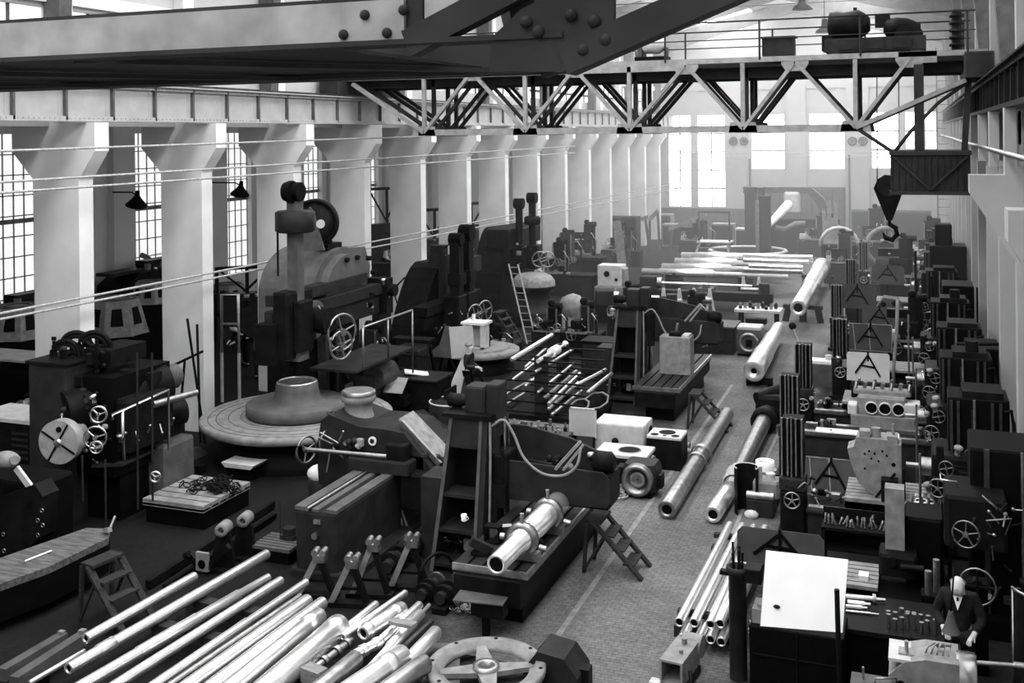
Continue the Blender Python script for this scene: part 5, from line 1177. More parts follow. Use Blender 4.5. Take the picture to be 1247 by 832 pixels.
# ================================================================ CASTINGS BY THE GANGWAY
z0 = W(600,600,0)
c0 = W(752,592,0)
def hole(c, ax, r, d=.02): return MB().cyl(Vector(c)-Vector(ax)*.05, Vector(c)+Vector(ax)*d*.3, r, seg=22)
def rimr(c, ax, r, w=.04, t=.05): return MB().ring_path(Vector(c), ax, [(0,r),(0,r+w),(t,r+w),(t,r)], 24, False)
p = W(708,600,0)
lump('block_casting','large pale square casting with round side flange, behind the twin block with a bore','casting',(-6.75,25.0,0),[('block','pale',MB().bb(-.75,.5,0,.9,.25,.95,.03)),('flange','cast',rimr((.5,.45,.6),(1,0,0),.26)),('bore','black',hole((.51,.45,.6),(1,0,0),.26)),('foot','iron',MB().bb(-.7,.45,.05,.85,0,.25)),('knob','iron',MB().ell((-.2,-.05,.55),(.09,.06,.09)))])
lump('block_casting','dark block with white bored top, in front of the large pale casting','casting',(-6.35,23.6,0),[('block','iron',MB().bb(-.75,.5,0,.9,0,.58,.03)),('top_face','pale',MB().bb(-.75,.5,0,.9,.58,.65,.02)),('bore_rim','dullsteel',rimr((.0,.45,.65),(0,0,1),.24,.03,.01)),('bore','black',MB().cyl((.0,.45,.5),(.0,.45,.656),.24,seg=22)),('flange','cast',rimr((.5,.5,.32),(1,0,0),.2)),('side_bore','black',hole((.51,.5,.32),(1,0,0),.2)),('corner_lug','cast',MB().bb(.5,.6,.0,.12,.15,.5))])
lump('drilled_block','dark block with three round holes in its pale top, by the gangway','casting',(-5.75,24.9,0),[('block','iron',MB().bb(-.42,.42,0,.75,0,.72,.02)),('top_face','pale',MB().bb(-.42,.42,0,.75,.72,.78,.02)),('large_hole','black',MB().cyl((0,.42,.7),(0,.42,.785),.2,seg=22)),('small_hole','black',MB().cyl((-.25,.16,.7),(-.25,.16,.785),.1,seg=16)),('small_hole','black',MB().cyl((.25,.16,.7),(.25,.16,.785),.1,seg=16)),('small_hole','black',MB().cyl((0,.12,.7),(0,.12,.785),.05,seg=12))])
t = lump('pump_casting','squat pump casting with big round flanged mouth nearest the dark gangway barrel','casting',(-5.85,22.72,0),[('body','paint',MB().bb(-.38,.4,.1,.8,.12,.7,.12)),('mouth','dullsteel',MB().ring_path((0,.1,.4),(0,-1,0),[(0,.36),(.12,.34),(.14,.34),(.14,.26),(.02,.24),(.02,.02)],26,False)),('inner_wheel','cast',MB().ring((0,.06,.4),(0,-1,0),.14,.04,18,6)),('lug','iron',MB().bb(-.5,-.36,.2,.5,.3,.6).bb(.4,.5,.2,.5,.2,.5).bb(-.3,.3,.1,.6,0,.14))])
for k,(px,py) in enumerate(((824,540),(826,548))):
    p = W(px,py,.12); tag(MB().cyl(p,p+Vector((.35,-.05,0)),.07).build('short_shaft','cast'),['farther','nearer'][k]+' of two short pale shafts lying beside the drilled block','shaft')
t = thing('notice_board','upright white framed board behind the bar rack parts table','board',(-7.75,24.9,0))
MB().bb(-.32,.32,0,.04,.62,1.28).build('board_sheet','boardlight',t); MB().bb(-.34,.34,-.01,.05,1.27,1.3).bb(-.34,-.31,-.01,.05,.6,1.3).bb(.31,.34,-.01,.05,.6,1.3).build('board_frame','pale',t); MB().bb(-.3,-.25,0,.04,0,.62).bb(.25,.3,0,.04,0,.62).build('leg','iron',t)
t['label'] = 'upright white framed board between the table of small parts and the large pale casting'
for k,(px,py,r,lab) in enumerate(((712,503,.3,'nearer of two open mouthed drum castings beneath the bar rack'),(732,497,.4,'farther and larger of two open mouthed drum castings beneath the bar rack'))):
    p = W(px,py+8,0); lump('drum_casting',lab,'casting',p,[('drum','iron',MB().ring_path((0,0,.0),(-.15,-.5,1),[(0,r*.7),(.2,r),(.5,r),(.5,r*.8),(.1,r*.75),(.1,.01)],8,False)),('rim','cast',MB().ring(Vector((-.15,-.5,1)).normalized()*.5,(-.15,-.5,1),r*.9,.03,8,6))])
# table of small parts beneath the rack
t = thing('parts_table','long low table covered with small turned parts beside the bar rack','table',(-9.0,23.6,0))
MB().bb(-1.0,1.0,-.1,1.9,.62,.7).build('table_top','grey',t)
for x in (-.9,.85):
    for y in (0,1.75): MB().bb(x,x+.08,y,y+.08,0,.62).build('leg','iron',t)
MB().bb(-.95,.95,0,.05,.15,.62).build('apron','iron',t)
r = random.Random(3)
for k in range(30):
    x,y = -9.85+.19*(k%10)+r.uniform(-.05,.05), 23.75+.55*(k//10)+r.uniform(-.15,.15); h_ = r.uniform(.06,.3); ra = r.uniform(.03,.08)
    o = thing('turned_part','small turned steel part standing on the table beside the bar rack','part',(x,y,.702),0,'turned parts on the rack table')
    MB().cyl((0,0,0),(0,0,h_*.4),ra*1.5,seg=10).build('flange',('cast','dullsteel','iron')[k%3],o); MB().cyl((0,0,h_*.4),(0,0,h_),ra*.7,seg=8).build('stem',('dullsteel','cast','dullsteel')[k%3],o)
# bar rack: tiers of inclined bars on upright frames
t = thing('bar_rack','dark bar rack with upright frame and pegs holding tiers of inclined bright bars','rack',(-9.9,28.2,0))
for y,h_ in ((0,1.75),(1.95,1.75)):
    MB().bb(-.28,.1,y,y+.12,0,h_).build('upright','paint',t)
    for k in range(6): MB().bb(-1.1,1.2,y-.02,y+.04,.15+.29*k,.19+.29*k).build('peg','iron',t)
MB().bb(-1.1,1.2,-.1,2.2,0,.1).build('base','iron',t)
rb = [(623,438,672,408,.085),(640,447,665,424,.05),(655,440,690,418,.06),(652,453,697,426,.055),(655,478,698,443,.05),(663,485,702,452,.07),(668,492,706,455,.07),(668,498,704,466,.06),(672,505,710,475,.06),(640,470,665,450,.06),(625,462,650,443,.05),(617,480,648,462,.05),(700,470,738,450,.06),(716,478,745,455,.07),(618,492,640,478,.06)]
for k,(x0,y0,x1,y1,r_) in enumerate(rb):
    z = max(.2, 1.75-(y0-438)*.021); a = PY(x0,y0,27.9 if k<12 else 28.9); b = PY(x1,y1,30.35)
    if k == 2:
        o = thing('steel_bar','white spindle with thick middle and ball end on the bar rack','bar',a)
        d_ = b-a; MB().cyl((0,0,0),d_*.6,.06).cyl(d_*.62,d_*.9,.04).build('shaft','pale',o); MB().cyl(d_*.45,d_*.65,.14).ell(d_*.95,(.1,.1,.1)).build('collar','white',o)
    else: barrel(a,b,r_*.8,'bright bar lying across the pegs of the bar rack','barrel' if k not in (5,11,14) else 'dullsteel','steel_bar','bar',False,grp='bars on the bar rack')
# ================================================================ FLOOR PIECES AT THE FRONT
c = W(592,815,.35)
t = thing('spoked_wheel','large flat spoked wheel casting lying at the bottom edge on a plate','wheel',(c.x,c.y,.3))
MB().ring_path((0,0,0),(0,0,1),[(0,.62),(0,.84),(.04,.86),(.1,.86),(.12,.84),(.12,.72),(.06,.7),(.06,.62),(0,.62)],52,False).build('rim','cast',t)
for k in range(4):
    a = PI/2*k+.5; u = Vector((math.cos(a),math.sin(a),0)); v = Vector((-u.y,u.x,0))
    MB().add([tuple(u*.12+v*.14),tuple(u*.12-v*.14),tuple(u*.66-v*.07),tuple(u*.66+v*.07)]+[tuple(p+Vector((0,0,.07))) for p in (u*.12+v*.14,u*.12-v*.14,u*.66-v*.07,u*.66+v*.07)],[(3,2,1,0),(4,5,6,7),(0,1,5,4),(1,2,6,5),(2,3,7,6),(3,0,4,7)]).build('spoke','cast',t)
MB().ring_path((0,0,0),(0,0,1),[(0,.1),(0,.2),(.12,.19),(.12,.1),(0,.1)],24,False).build('hub','dullsteel',t)
for k in range(8): a = 2*PI*k/8+.2; MB().cyl((.79*math.cos(a),.79*math.sin(a),.115),(.79*math.cos(a),.79*math.sin(a),.126),.03,seg=10).build('bolt_hole','black',t)
tag(MB().add([tuple(W(x,y,.28)) for x,y in ((497,800),(520,783),(560,783),(560,832),(500,832))]+[tuple(W(x,y,.2)) for x,y in ((497,800),(520,783),(560,783),(560,832),(500,832))],[(4,3,2,1,0),(5,6,7,8,9)]+[(i,(i+1)%5,5+(i+1)%5,5+i) for i in range(5)]).build('steel_plate','grey'),'dark flat plate with slots beneath the spoked wheel','plate')
tag(MB().bb(c.x-.7,c.x+.7,c.y-.6,c.y+.6,0,.19).build('timber_packing','wood'),'timber packing under the spoked wheel','timber')
lump('angle_casting','dark wedge shaped casting beside the spoked wheel at the bottom edge','casting',W(683,832,0),[('body','paint',MB().prism([(-.5,0),(.35,0),(.35,.25),(.15,.5),(-.25,.55),(-.45,.3)],-.3,.3,'y')),('lug','iron',MB().bb(.3,.45,-.1,.1,0,.3))])
# inclined support arms and bracket stands
def support(p, label, rz=0, h=.75):
    t = thing('support_arm',label,'support',p,rz)
    MB().bar((-.32,0,.0),(.05,0,h),.1,.16,(0,1,0)).build('inclined_arm','cast',t)
    MB().bar((.35,0,.0),(.1,0,h*.9),.08,.14,(0,1,0)).build('back_leg','iron',t)
    MB().bb(-.02,.2,-.1,.1,h-.08,h+.06,.02).cyl((.02,-.1,h+.08),(.02,.1,h+.08),.06,seg=10).cyl((.16,-.1,h+.08),(.16,.1,h+.08),.06,seg=10).build('top_clamp','dullsteel',t)
    MB().bb(-.4,.42,-.1,.1,0,.08).bar((-.15,0,.3),(.25,0,.3),.05).build('foot','iron',t)
    return t
for k,(px,py,lab,h_) in enumerate(((384,728,'inclined support arm standing nearest the end of the slideway bed',.72),(424,738,'second inclined support arm from the slideway bed end',.75),(450,727,'third inclined support arm, upright one in the middle',.9),(497,718,'farthest inclined support arm, next to the ringed shaft drums',.85))):
    support(W(px,py,0),lab,.25,h_)
def bracket(p,label,rz,h):
    t = thing('bracket_stand',label,'bracket',p,rz)
    MB().prism([(-.25,0),(.25,0),(.14,h),(-.1,h)],-.05,.05,'y').build('web','iron',t)
    MB().ring_path((.02,-.14,h+.05),(0,1,0),[(0,.06),(0,.12),(.28,.12),(.28,.06),(0,.06)],16,False).build('bearing_eye','cast',t)
    MB().bb(-.3,.3,-.2,.2,0,.06).build('base','iron',t); return t
bracket(W(272,694,0),'dark bracket with round bearing eye, standing nearer by the long barrels',.2,.72)
bracket(W(298,680,0),'dark bracket with round bearing eye, standing farther by the long barrels',.2,.7)
lump('flange_block','pale square flange with a round hole leaning against the bracket stands','flange',W(247,700,0),[('plate','cast',MB().box((0,0,.24),(.26,.06,.34))),('hole','black',MB().cyl((0,-.04,.2),(0,-.02,.2),.08,seg=16)),('arm','iron',MB().bar((-.35,.1,.3),(-.05,.05,.12),.12).cyl((-.4,.0,.3),(-.3,.0,.34),.06).bar((.05,.05,.1),(.5,.1,.55),.1))])
tag(MB().bar(W(180,712,.1),W(333,614,.1),.1,.14).build('iron_rail','iron'),'dark rail lying on the floor beyond the wooden steps','rail')
tag(MB().bar(W(200,716,.08),W(335,628,.08),.08,.1).build('iron_rail','black'),'second dark rail lying parallel beside the first','rail')
# ringed shaft drums between the bed and the first planer
for k,(x0,y0,x1,y1,r_,lab) in enumerate(((470,692,500,662,.2,'ringed dark shaft drum lying nearest the slideway bed'),(498,668,524,648,.2,'ringed dark shaft drum lying beyond the nearest one'),(512,726,533,708,.17,'small capped drum beside the far support arm'),(535,730,560,708,.18,'capped drum next to the foot of the nearer planer'))):
    a,b = W(x0,y0,.22),W(x1,y1,.22); d_ = b-a; t = thing('shaft_drum',lab,'drum',a)
    MB().cyl((0,0,0),d_,r_*.55,seg=14).build('shaft','paint',t)
    for f in (.15,.45,.9): MB().cyl(d_*f,d_*(f+.1),r_,seg=18).build('ring_flange','dullsteel' if f==.9 else 'iron',t)
    MB().bb(-.1,.15,-.1,.1,-.22,-.12).build('cradle','iron',t)
tag(MB().ring(W(531,700,.39),(.9,-.5,0),.36,.03,26,7).build('hoop','iron'),'dark iron hoop standing by the far support arm','hoop')
# chips, cables, odd bits
t = MB(); r = random.Random(5)
for k in range(60):
    a = Vector(W(574,745,0))+Vector((r.gauss(0,.14),r.gauss(0,.1),.03+abs(r.gauss(0,.05)))); t.ring(a,(r.uniform(-1,1),r.uniform(-1,1),1),.05,.008,8,4)
o = t.build('metal_turnings','dullsteel'); tag(o,'heap of bright metal turnings under the drip tray','turnings'); o['kind']='stuff'
t = MB()
for k in range(90):
    a = Vector((-14.05,19.0,.52))+Vector((r.gauss(0,.28),r.gauss(0,.2),abs(r.gauss(0,.07)))); t.ring(a,(r.uniform(-1,1),r.uniform(-1,1),1),.08,.014,8,4)
o = t.build('metal_turnings','iron'); tag(o,'heap of dark curled turnings on the slotted floor plate','turnings'); o['kind']='stuff'
p = W(745,604,.03); t = MB()
for k in range(4): t.ring(p+Vector((.08*(k%2),.04*k,.02*k)),(0.1*k-.1,.05,1),.3-.03*k,.016,26,6)
t.tube([p+Vector((-.3,0,0)),p+Vector((-.8,-.1,0)),p+Vector((-1.2,.1,0))],.016); tag(t.build('cable_coil','rope'),'loose coil of cable on the gangway floor near the wooden steps','cable')
tag(MB().ring(W(713,590,.05),(0,0,1),.22,.018,22,6).ring(W(706,592,.08),(.1,0,1),.2,.018,22,6).build('cable_coil','rope'),'smaller coil of cable under the trough arm','cable')
t = thing('rag_drum','white cloth draped on a small round drum behind the slideway bed','drum',W(392,612,0)+Vector((0,0,0)))
MB().ring_path((0,0,0),(0,0,1),[(0,.3),(.5,.3),(.52,.26)],18).build('drum','paint',t)
MB().ell((0,.05,.62),(.36,.3,.2),14,8).ell((.12,0,.78),(.2,.2,.14),10,6).build('white_cloth','white',t); MB().ell((.05,.0,.95),(.13,.13,.13),10,7).build('dark_knob','iron',t)
t = thing('slotted_stand','small slotted metal platform left of the slideway bed end','stand',W(340,678,0))
t['label'] = 'small slotted metal platform with a little device, beside the end of the slideway bed'
g = MB()
for k in range(6): g.bb(-.42,.42,-.3+k*.12,-.3+k*.12+.09,.22,.28)
g.build('slotted_top','grey',t); MB().bb(-.4,.4,-.3,.42,.0,.2).build('base','black',t); MB().cyl((.1,.2,.28),(.1,.2,.5),.12).bb(-.05,.25,.1,.3,.28,.36).cyl((-.1,.2,.28),(-.1,.2,1.0),.012,seg=6).build('device','paint',t)
lump('cup','small white cup on a shelf of the nearer planer column','cup',PY(565,631,17.92),[('body','white',MB().ring_path((0,0,-.05),(0,0,1),[(0,.05),(.12,.055),(.12,.045),(.02,.04)],14)),('handle','white',MB().ring((.06,0,0),(0,1,0),.03,.008,10,5))])
# far left: dark frame and plank bench
t = thing('side_frame','dark bolted frame with round holes at the outer left, carrying a pale inclined lever','machine frame',(-16.2,14.6,0))
t['label'] = 'dark bolted frame with ringed holes and pale inclined lever, beyond the plank bench'
f = [PY(x,y,15.2) for x,y in ((-20,612),(42,590),(52,605),(48,655),(30,672),(-20,690))]
PT(MB().prism([(p.x,p.z) for p in f],15.2,15.6,'y'),'frame_casting','iron',t)
for px,py in ((4,651),(51,622),(46,634),(52,640),(46,652),(5,671)):
    q = PY(px,py,15.19); PT(MB().ring(q,(0,1,0),.035,.012,14,5),'ringed_hole','dullsteel',t)
a,b = PY(20,570,15.3),PY(40,597,15.3); PT(MB().bar(a,b,.12,.06,(0,1,0)),'lever','pale',t)
a = PY(8,560,15.3); PT(MB().ell(a,(.28,.2,.16),10,7).cyl(a+Vector((.1,0,0)),a+Vector((.3,-.1,.05)),.08),'lever_casting','cast',t)
PT(MB().bb(-17.5,-15.3,15.3,16.2,0,1.6,.05),'frame_base','black',t)
t = thing('plank_bench','long rough plank bench top running along the lower left edge','bench',(-14.2,14.4,0))
pts = [W(x,y,.8) for x,y in ((-30,722),(-30,690),(105,643),(134,644),(132,655),(60,690))]
quad(pts,.12,'plank','plankwood',t); quad([p-Vector((0,0,.12)) for p in pts],.5,'bench_body','black',t)
for px,py in ((-10,720),(100,670)): p = W(px,py,.2); PT(MB().bb(p.x-.2,p.x+.1,p.y,p.y+.2,0,.3),'leg','black',t)
barrel(W(30,684,.82),W(63,671,.82),.022,'short bright bar lying on the plank bench','barrel','steel_bar','bar',False)
lump('clamp_fitting','pale clamp fitting at the far end of the plank bench','clamp',W(128,648,.82),[('jaw','cast',MB().bar((0,0,.03),(.2,-.1,.1),.08)),('screw','dullsteel',MB().cyl((.1,0,.05),(.1,.15,.25),.03))])
# ================================================================ MIDDLE DISTANCE
# pile of long barrels across the far gangway
yb = [(780,331,985,331),(800,322,975,326),(835,313,1002,319),(822,308,992,313),(785,327,955,338),(880,319,978,321),(905,325,985,328)]
for k,(x0,y0,x1,y1) in enumerate([(782,329,960,339),(806,322,978,333),(822,315,976,326),(830,309,990,318),(905,315,985,321),(912,321,978,329),(905,327,977,333),(905,310,990,314)]):
    Y = 53.5+.32*k if k<4 else 52.5+.5*(k-4); a = PY(x0,y0,Y); b = PY(x1,y1,Y); zz = (a.z+b.z)/2; a.z = b.z = zz
    barrel(a,b,.17 if k<4 else .1,['thickest barrel at the front of','second barrel in','third barrel in','barrel at the top of','thin dark tipped tube on','second thin tube on','lowest thin tube on','highest thin tube on'][k]+' the pile lying across the far gangway','barrel' if k not in (6,) else 'dullsteel',steps=((.12,1.2),(.5,.85)) if k<4 else None)
for x in (-11.8,-8.2):
    tag(MB().bb(x-.15,x+.15,52.5,55.5,0,.9).build('trestle','iron'),'dark cross support under the barrel pile toward the '+('planers' if x<-10 else 'gangway'),'support')
def lathe_m(p, label, L=4.0, rz=0, seed=1):
    t = thing('lathe',label,'lathe',p,rz); r = random.Random(seed)
    MB().bb(-L/2,L/2,-.25,.3,.35,.75,.03).build('bed','iron',t)
    for x in (-L/2+.1,L/2-.5): MB().bb(x,x+.4,-.22,.27,0,.35).build('leg','black',t)
    MB().bb(-L/2,-L/2+.8,-.3,.35,.75,1.35,.06).build('headstock','paint',t)
    MB().cyl((-L/2+.8,0,1.05),(-L/2+1.0,0,1.05),.25,seg=18).build('chuck','dullsteel',t)
    MB().bb(L/2-.6,L/2-.15,-.2,.2,.75,1.2,.05).cyl((L/2-.9,0,1.05),(L/2-.5,0,1.05),.06).build('tailstock','paint',t)
    MB().bb(-.3,.4,-.42,.35,.72,.92,.03).bb(-.1,.2,-.35,.1,.92,1.08).build('carriage','grey',t)
    MB().wheel((0.05,-.46,.6),(0,-1,.1),.14,.015,4).build('handwheel','dullsteel',t)
    MB().cyl((-L/2+1.0,0,1.05),(L/2-.9,0,1.05),.05+.05*r.random(),seg=12).build('work_shaft','barrel',t)
    return t
p = W(870,385,0); lathe_m(Vector((-9.2,48.6,0)),'long lathe in front of the barrel pile',6.0,.02,4)
p = W(800,400,0); lathe_m(Vector((-11.2,44.0,0)),'lathe behind the farther planer, white cloth on its carriage',3.6,.25,5)
# long dark bench, with vertical roller stands
t = thing('long_bench','long dark panelled bench behind the farther planer table, running to the flanged white block','bench',(-6.6,38.5,0))
MB().bb(-1.6,.3,0,1.4,0,.95,.02).build('bench_body','paint',t); MB().bb(-1.6,.35,-.03,1.45,.95,1.0).build('bench_top','grey',t); MB().bb(-1.55,.25,-.02,0,.45,.48).build('seam','iron',t)
lump('flanged_block','white topped block with round flanged mouth at the edge of the gangway','casting',(-5.75,38.4,0),[('block','grey',MB().bb(-.42,.42,0,.8,.1,.95,.06)),('top_face','pale',MB().bb(-.42,.42,.0,.8,.95,1.05,.03)),('flange','dullsteel',MB().ring_path((0,0,.5),(0,-1,0),[(0,.36),(.1,.34),(.1,.27),(-.02,.25),(-.02,.01)],24,False)),('inner_part','black',MB().bb(-.1,.12,-.03,.0,.35,.6)),('foot','iron',MB().bb(-.4,.4,.05,.75,0,.1))])
t = thing('surface_table','cluttered marking table with pale papers near the flanged block','table',(-6.1,43.5,0))
MB().bb(-.9,.9,-.5,.5,.8,.9).build('table_top','pale',t)
for x in (-.75,.65):
    for y in (-.4,.3): MB().bb(x,x+.1,y,y+.1,0,.8).build('leg','iron',t)
MB().bb(-.5,.3,-.2,.2,.3,.5).build('lower_shelf','iron',t)
for k in range(9):
    o = thing('marked_part','small dark part on the cluttered marking table','part',(-6.8+.17*k,43.3+.15*(k%3),.902),0,'parts on the marking table')
    MB().bb(-.06,.06,-.06,.06,0,.1+.05*(k%3),.01).build('body',('iron','cast','paint')[k%3],o); MB().cyl((0,0,.1+.05*(k%3)),(0,0,.17+.05*(k%3)),.035,seg=8).build('boss','dullsteel',o)
# roller blocks beside
def roller_stand(p,label,h=1.0):
    t = thing('roller_stand',label,'stand',p)
    for x in (-.35,.35): MB().bar((x-.15,0,0),(x,0,h),.1,.14,(0,1,0)).bar((x+.2,0,0),(x,0,h),.08,.12,(0,1,0)).build('stand_leg','pale',t)
    MB().cyl((-.45,0,h*.55),(.45,0,h*.55),.16,seg=16).build('roller','dullsteel',t); return t
roller_stand(W(915,372,0),'pale roller stand at the gangway edge before the barrel pile',1.3)
roller_stand(W(818,385,0),'pale roller stand with crossed legs behind the trough arm',1.2)
roller_stand(W(855,382,0),'roller stand midway along the long lathe',1.1)
# horizontal cylindrical rollers machine beyond; brick-like boxes
def crate(p,label,w,d,h,m,cat='box',name='machine_box',grp=None,rz=0):
    t = thing(name,label,cat,p,rz,grp); MB().bb(-w/2,w/2,0,d,0,h,.02).build('case',m,t); MB().bb(-w/2-.02,w/2+.02,-.02,d+.02,h,h+.04).build('lid',m,t); MB().bb(-w/2+.06,w/2-.06,-.015,0,.08,h-.08).build('front_panel','iron' if m!='iron' else 'paint',t); return t
crate(W(706,372,0),'dark upright cabinet between the far boring mill and the white perforated casting',1.3,1.2,1.35,'iron','cabinet','machine_cabinet')
crate(W(721,350,0),'dark cabinet directly behind the other upright cabinet',1.2,1.0,1.5,'paint','cabinet','machine_cabinet')
lump('perforated_casting','white block casting with round hole, stacked highest near the farther planer','casting',W(743,372,0)+Vector((0,0,.9)),[('block','pale',MB().bb(-.6,.55,0,.9,0,.95,.03)),('bore','black',MB().cyl((-.15,-.02,.55),(-.15,.03,.55),.14).cyl((.3,-.02,.3),(.3,.03,.3),.08)),('side_cover','cast',MB().bb(.55,.7,.1,.8,.1,.8,.03))])
lump('block_casting','grey block beneath the white perforated casting','casting',W(743,372,0),[('block','cast',MB().bb(-.75,.7,-.2,1.0,0,.88,.03)),('port','black',MB().cyl((.4,-.22,.5),(.4,-.19,.5),.14)),('rib','pale',MB().bb(.3,.36,-.25,-.2,.05,.85))])
crate(W(692,392,0),'low dark box on the floor by the cone shaped casting',1.3,1.0,.75,'iron','box','machine_box')
lump('cone_casting','blurred pale rounded casting beside the mushroom casting of the far boring mill','casting',W(702,396,0),[('shell','cast',MB().ring_path((0,0,.3),(-.4,0,1),[(0,.35),(.4,.55),(.8,.5),(1.0,.25),(1.02,.01)],18)),('foot','iron',MB().bb(-.4,.4,-.3,.3,0,.35))])
t = thing('bench_plate','pale triangular bench top reaching toward the cabinets','bench',W(700,405,0))
PT(MB().add([tuple(W(x,y,.4)) for x,y in ((656,400),(705,400),(712,385),(690,378))]+[tuple(W(x,y,.32)) for x,y in ((656,400),(705,400),(712,385),(690,378))],[(0,1,2,3),(7,6,5,4),(0,4,5,1),(1,5,6,2),(2,6,7,3),(3,7,4,0)]),'bench_top','grey',t)
for px,py in ((665,399),(702,397),(695,383)): p = W(px,py,.32); PT(MB().bb(p.x-.06,p.x+.06,p.y-.06,p.y+.06,0,.32),'leg','iron',t)
# row of machines in front of the piers, far side
rowm = [(672,360,50,2.6,2.0,'machine with stacked drums on the pier side beyond the far boring mill'),(690,352,54,2.7,2.0,'second machine beyond the far boring mill on the pier side'),(706,350,57,2.9,2.2,'third machine beyond the far boring mill, near the sixth pier from us'),(748,345,61,2.6,1.6,'fourth machine on the pier side, dim in the haze'),(755,335,62,2.2,2.4,'low machine beside the leaning white board'),(850,300,70,2.0,2.6,'hazy machine near the step frame')]
for i,(px,py,Y,Hh,w_,lab) in enumerate(rowm):
    far_machine(PY(px,py,Y),lab,Hh,w_,i+20)
far_machine(W(670,425,0),'machine with curved pipe on the floor between the bar rack and long ladder',1.5,1.5,41)
far_machine(W(706,430,0),'dark gear machine behind the bar rack with a hood and looped pipe',1.7,1.5,42)
far_machine(W(640,420,0)+Vector((-.5,-2,0)),'low dark machine between the second turntable and the bar rack',.9,1.6,43)
far_machine(Vector((-10.7,40.6,0)),'machine with pale work just behind the farther planer column',1.9,1.8,45)
far_machine(Vector((-8.6,41.0,0)),'machine half hidden behind the trough arm of the farther planer',1.6,2.0,46)
crate(Vector((-9.9,33.8,0)),'dark cabinet with pale shelf between bar rack and farther planer',1.3,1.0,1.1,'iron','cabinet','machine_cabinet')
# leaning white board, step frame, portal frame with gun, large ring
tag(MB().box(PY(755,302,60.4),(.5,.06,3.2),ry=-.12).build('leaning_board','cast'),'tall pale board leaning among the machines before the last piers','board')
t = thing('step_frame','hazy step ladder frame with tall handrails before the end windows','steps',PY(870,320,63.3)-Vector((0,0,PY(870,320,63.3).z)))
for x in (-.9,.9): MB().bb(x-.05,x+.05,0,.1,0,3.3).build('upright','grey',t); MB().bar((x*.9,0,1.5),(x*1.3,-1.6,0),.08,.12,(1,0,0)).build('stringer','cast',t)
MB().bb(-.95,.95,0,.1,3.2,3.3).build('top_bar','grey',t); MB().bb(-1.0,1.0,-.3,1.0,1.45,1.52).build('platform','pale',t)
for k in range(4): MB().bb(-1.0,1.0,-1.5+.35*k,-1.3+.35*k,.15+.33*k,.2+.33*k).build('tread','cast',t)
t = thing('gun_mounting','large hazy gun mounting frame with arched portal before the end door','gun mounting',(-8.3,72,0))
MB().bb(-2.6,-1.9,-.4,.4,0,4.3).bb(-1.75,-1.4,-.4,.4,0,4.3).build('upright_plate','paint',t)
MB().prism([(-2.8,4.3),(1.6,4.3),(2.4,3.6),(3.0,2.0),(3.2,.0),(2.6,0),(2.4,2.0),(1.9,3.3),(1.4,3.9),(-2.8,3.9)],.3,.9,'y').build('portal_arch','grey',t)
MB().bb(-1.2,2.4,.5,1.4,0,2.2,.1).build('carriage','iron',t)
MB().bb(1.5,2.4,-.4,.2,.0,1.6).bb(1.8,2.0,-.45,-.4,.5,1.1).build('side_box','paint',t)
MB().cyl((-.9,-2.2,1.9),(.3,.3,3.3),.2,.35,18).build('gun_barrel','white',t)
MB().bb(-.1,.9,-.1,1.0,2.7,4.0,.15).build('cradle','pale',t)
MB().tube([(-.6,-.4,1.7),(.0,-.5,1.6),(.7,-.5,2.0),(1.3,-.4,2.0)],.15).build('recoil_pipe','cast',t)
t = thing('turntable_ring','broad flat ring base lying in front of the gun mounting','ring',(-10.2,68.0,0))
MB().ring_path((0,0,0),(0,0,1),[(0,1.5),(0,2.5),(.5,2.5),(.5,2.2),(.2,2.2),(.2,1.5)],40,False).build('ring_wall','paint',t); MB().ring((0,0,.5),(0,0,1),2.35,.12,40,6).build('ring_rim','pale',t)
for k,(px,lab) in enumerate(((932,'taller upright slab on the flat ring before the gun mounting'),(924,'narrow pale upright slab beside the taller one'))):
    p = PY(px,275,67.5); tag(MB().bb(p.x-.35+.1*k,p.x+.35-.1*k,67.3+.5*k,67.6+.5*k,0.22,4.0-.3*k).build('upright_slab','paint' if k==0 else 'cast'),lab,'slab')
t = thing('forked_plate','pale forked plate leaning beside the gun mounting','plate',(-5.1,68.5,0))
MB().prism([(-.5,0),(.5,0),(.25,3.6),(.1,3.6),(.15,2.6),(-.05,2.6),(-.1,3.7),(-.3,3.7),(-.3,2.4),(-.45,3.2),(-.6,3.2)],-.1,.1,'y').build('plate','cast',t); MB().bar((.2,.1,2.0),(.5,1.0,0),.1).build('prop','grey',t)
# conveyor like piles and slanting beams near the end
for k,(x0,y0,x1,y1,Y,lab) in enumerate(((748,278,790,264,70,'pale slanting beam over machines beside the last piers'),(815,279,860,262,72,'pale slanting beam before the dark wall under the end windows'),(790,268,802,256,72,'short steep pale beam near the last pier'))):
    a,b = PY(x0,y0,Y),PY(x1,y1,Y); t = thing('inclined_girder',lab,'beam',a)
    MB().bar((0,0,0),b-a,.3,.25).build('beam','cast',t); MB().bar((b-a)*.9,Vector((b.x-a.x,.2,-a.z)),.15).bar((b-a)*.1,Vector((0,.2,-a.z)),.15).build('prop','grey',t)
for k,(px,Y,w_,h_,m) in enumerate(((758,66,1.8,2.6,'paint'),(820,74,1.6,1.5,'cast'),(845,73,1.3,1.2,'grey'),(880,74,1.5,1.6,'cast'),(905,74,1.1,1.3,'pale'),(806,79,1.4,1.8,'cast'),(900,59,1.4,.9,'paint'))):
    p = PY(px,290,Y); crate(Vector((p.x,Y,0)),['hazy dark box by the last piers','pale heap box under the tall end windows','grey box beside the step frame','box before the dark end dado','pale box near the flat ring','box at the corner of the end wall','grey box next to the step frame foot'][k],w_,1.2,h_,m,'box','far_crate')
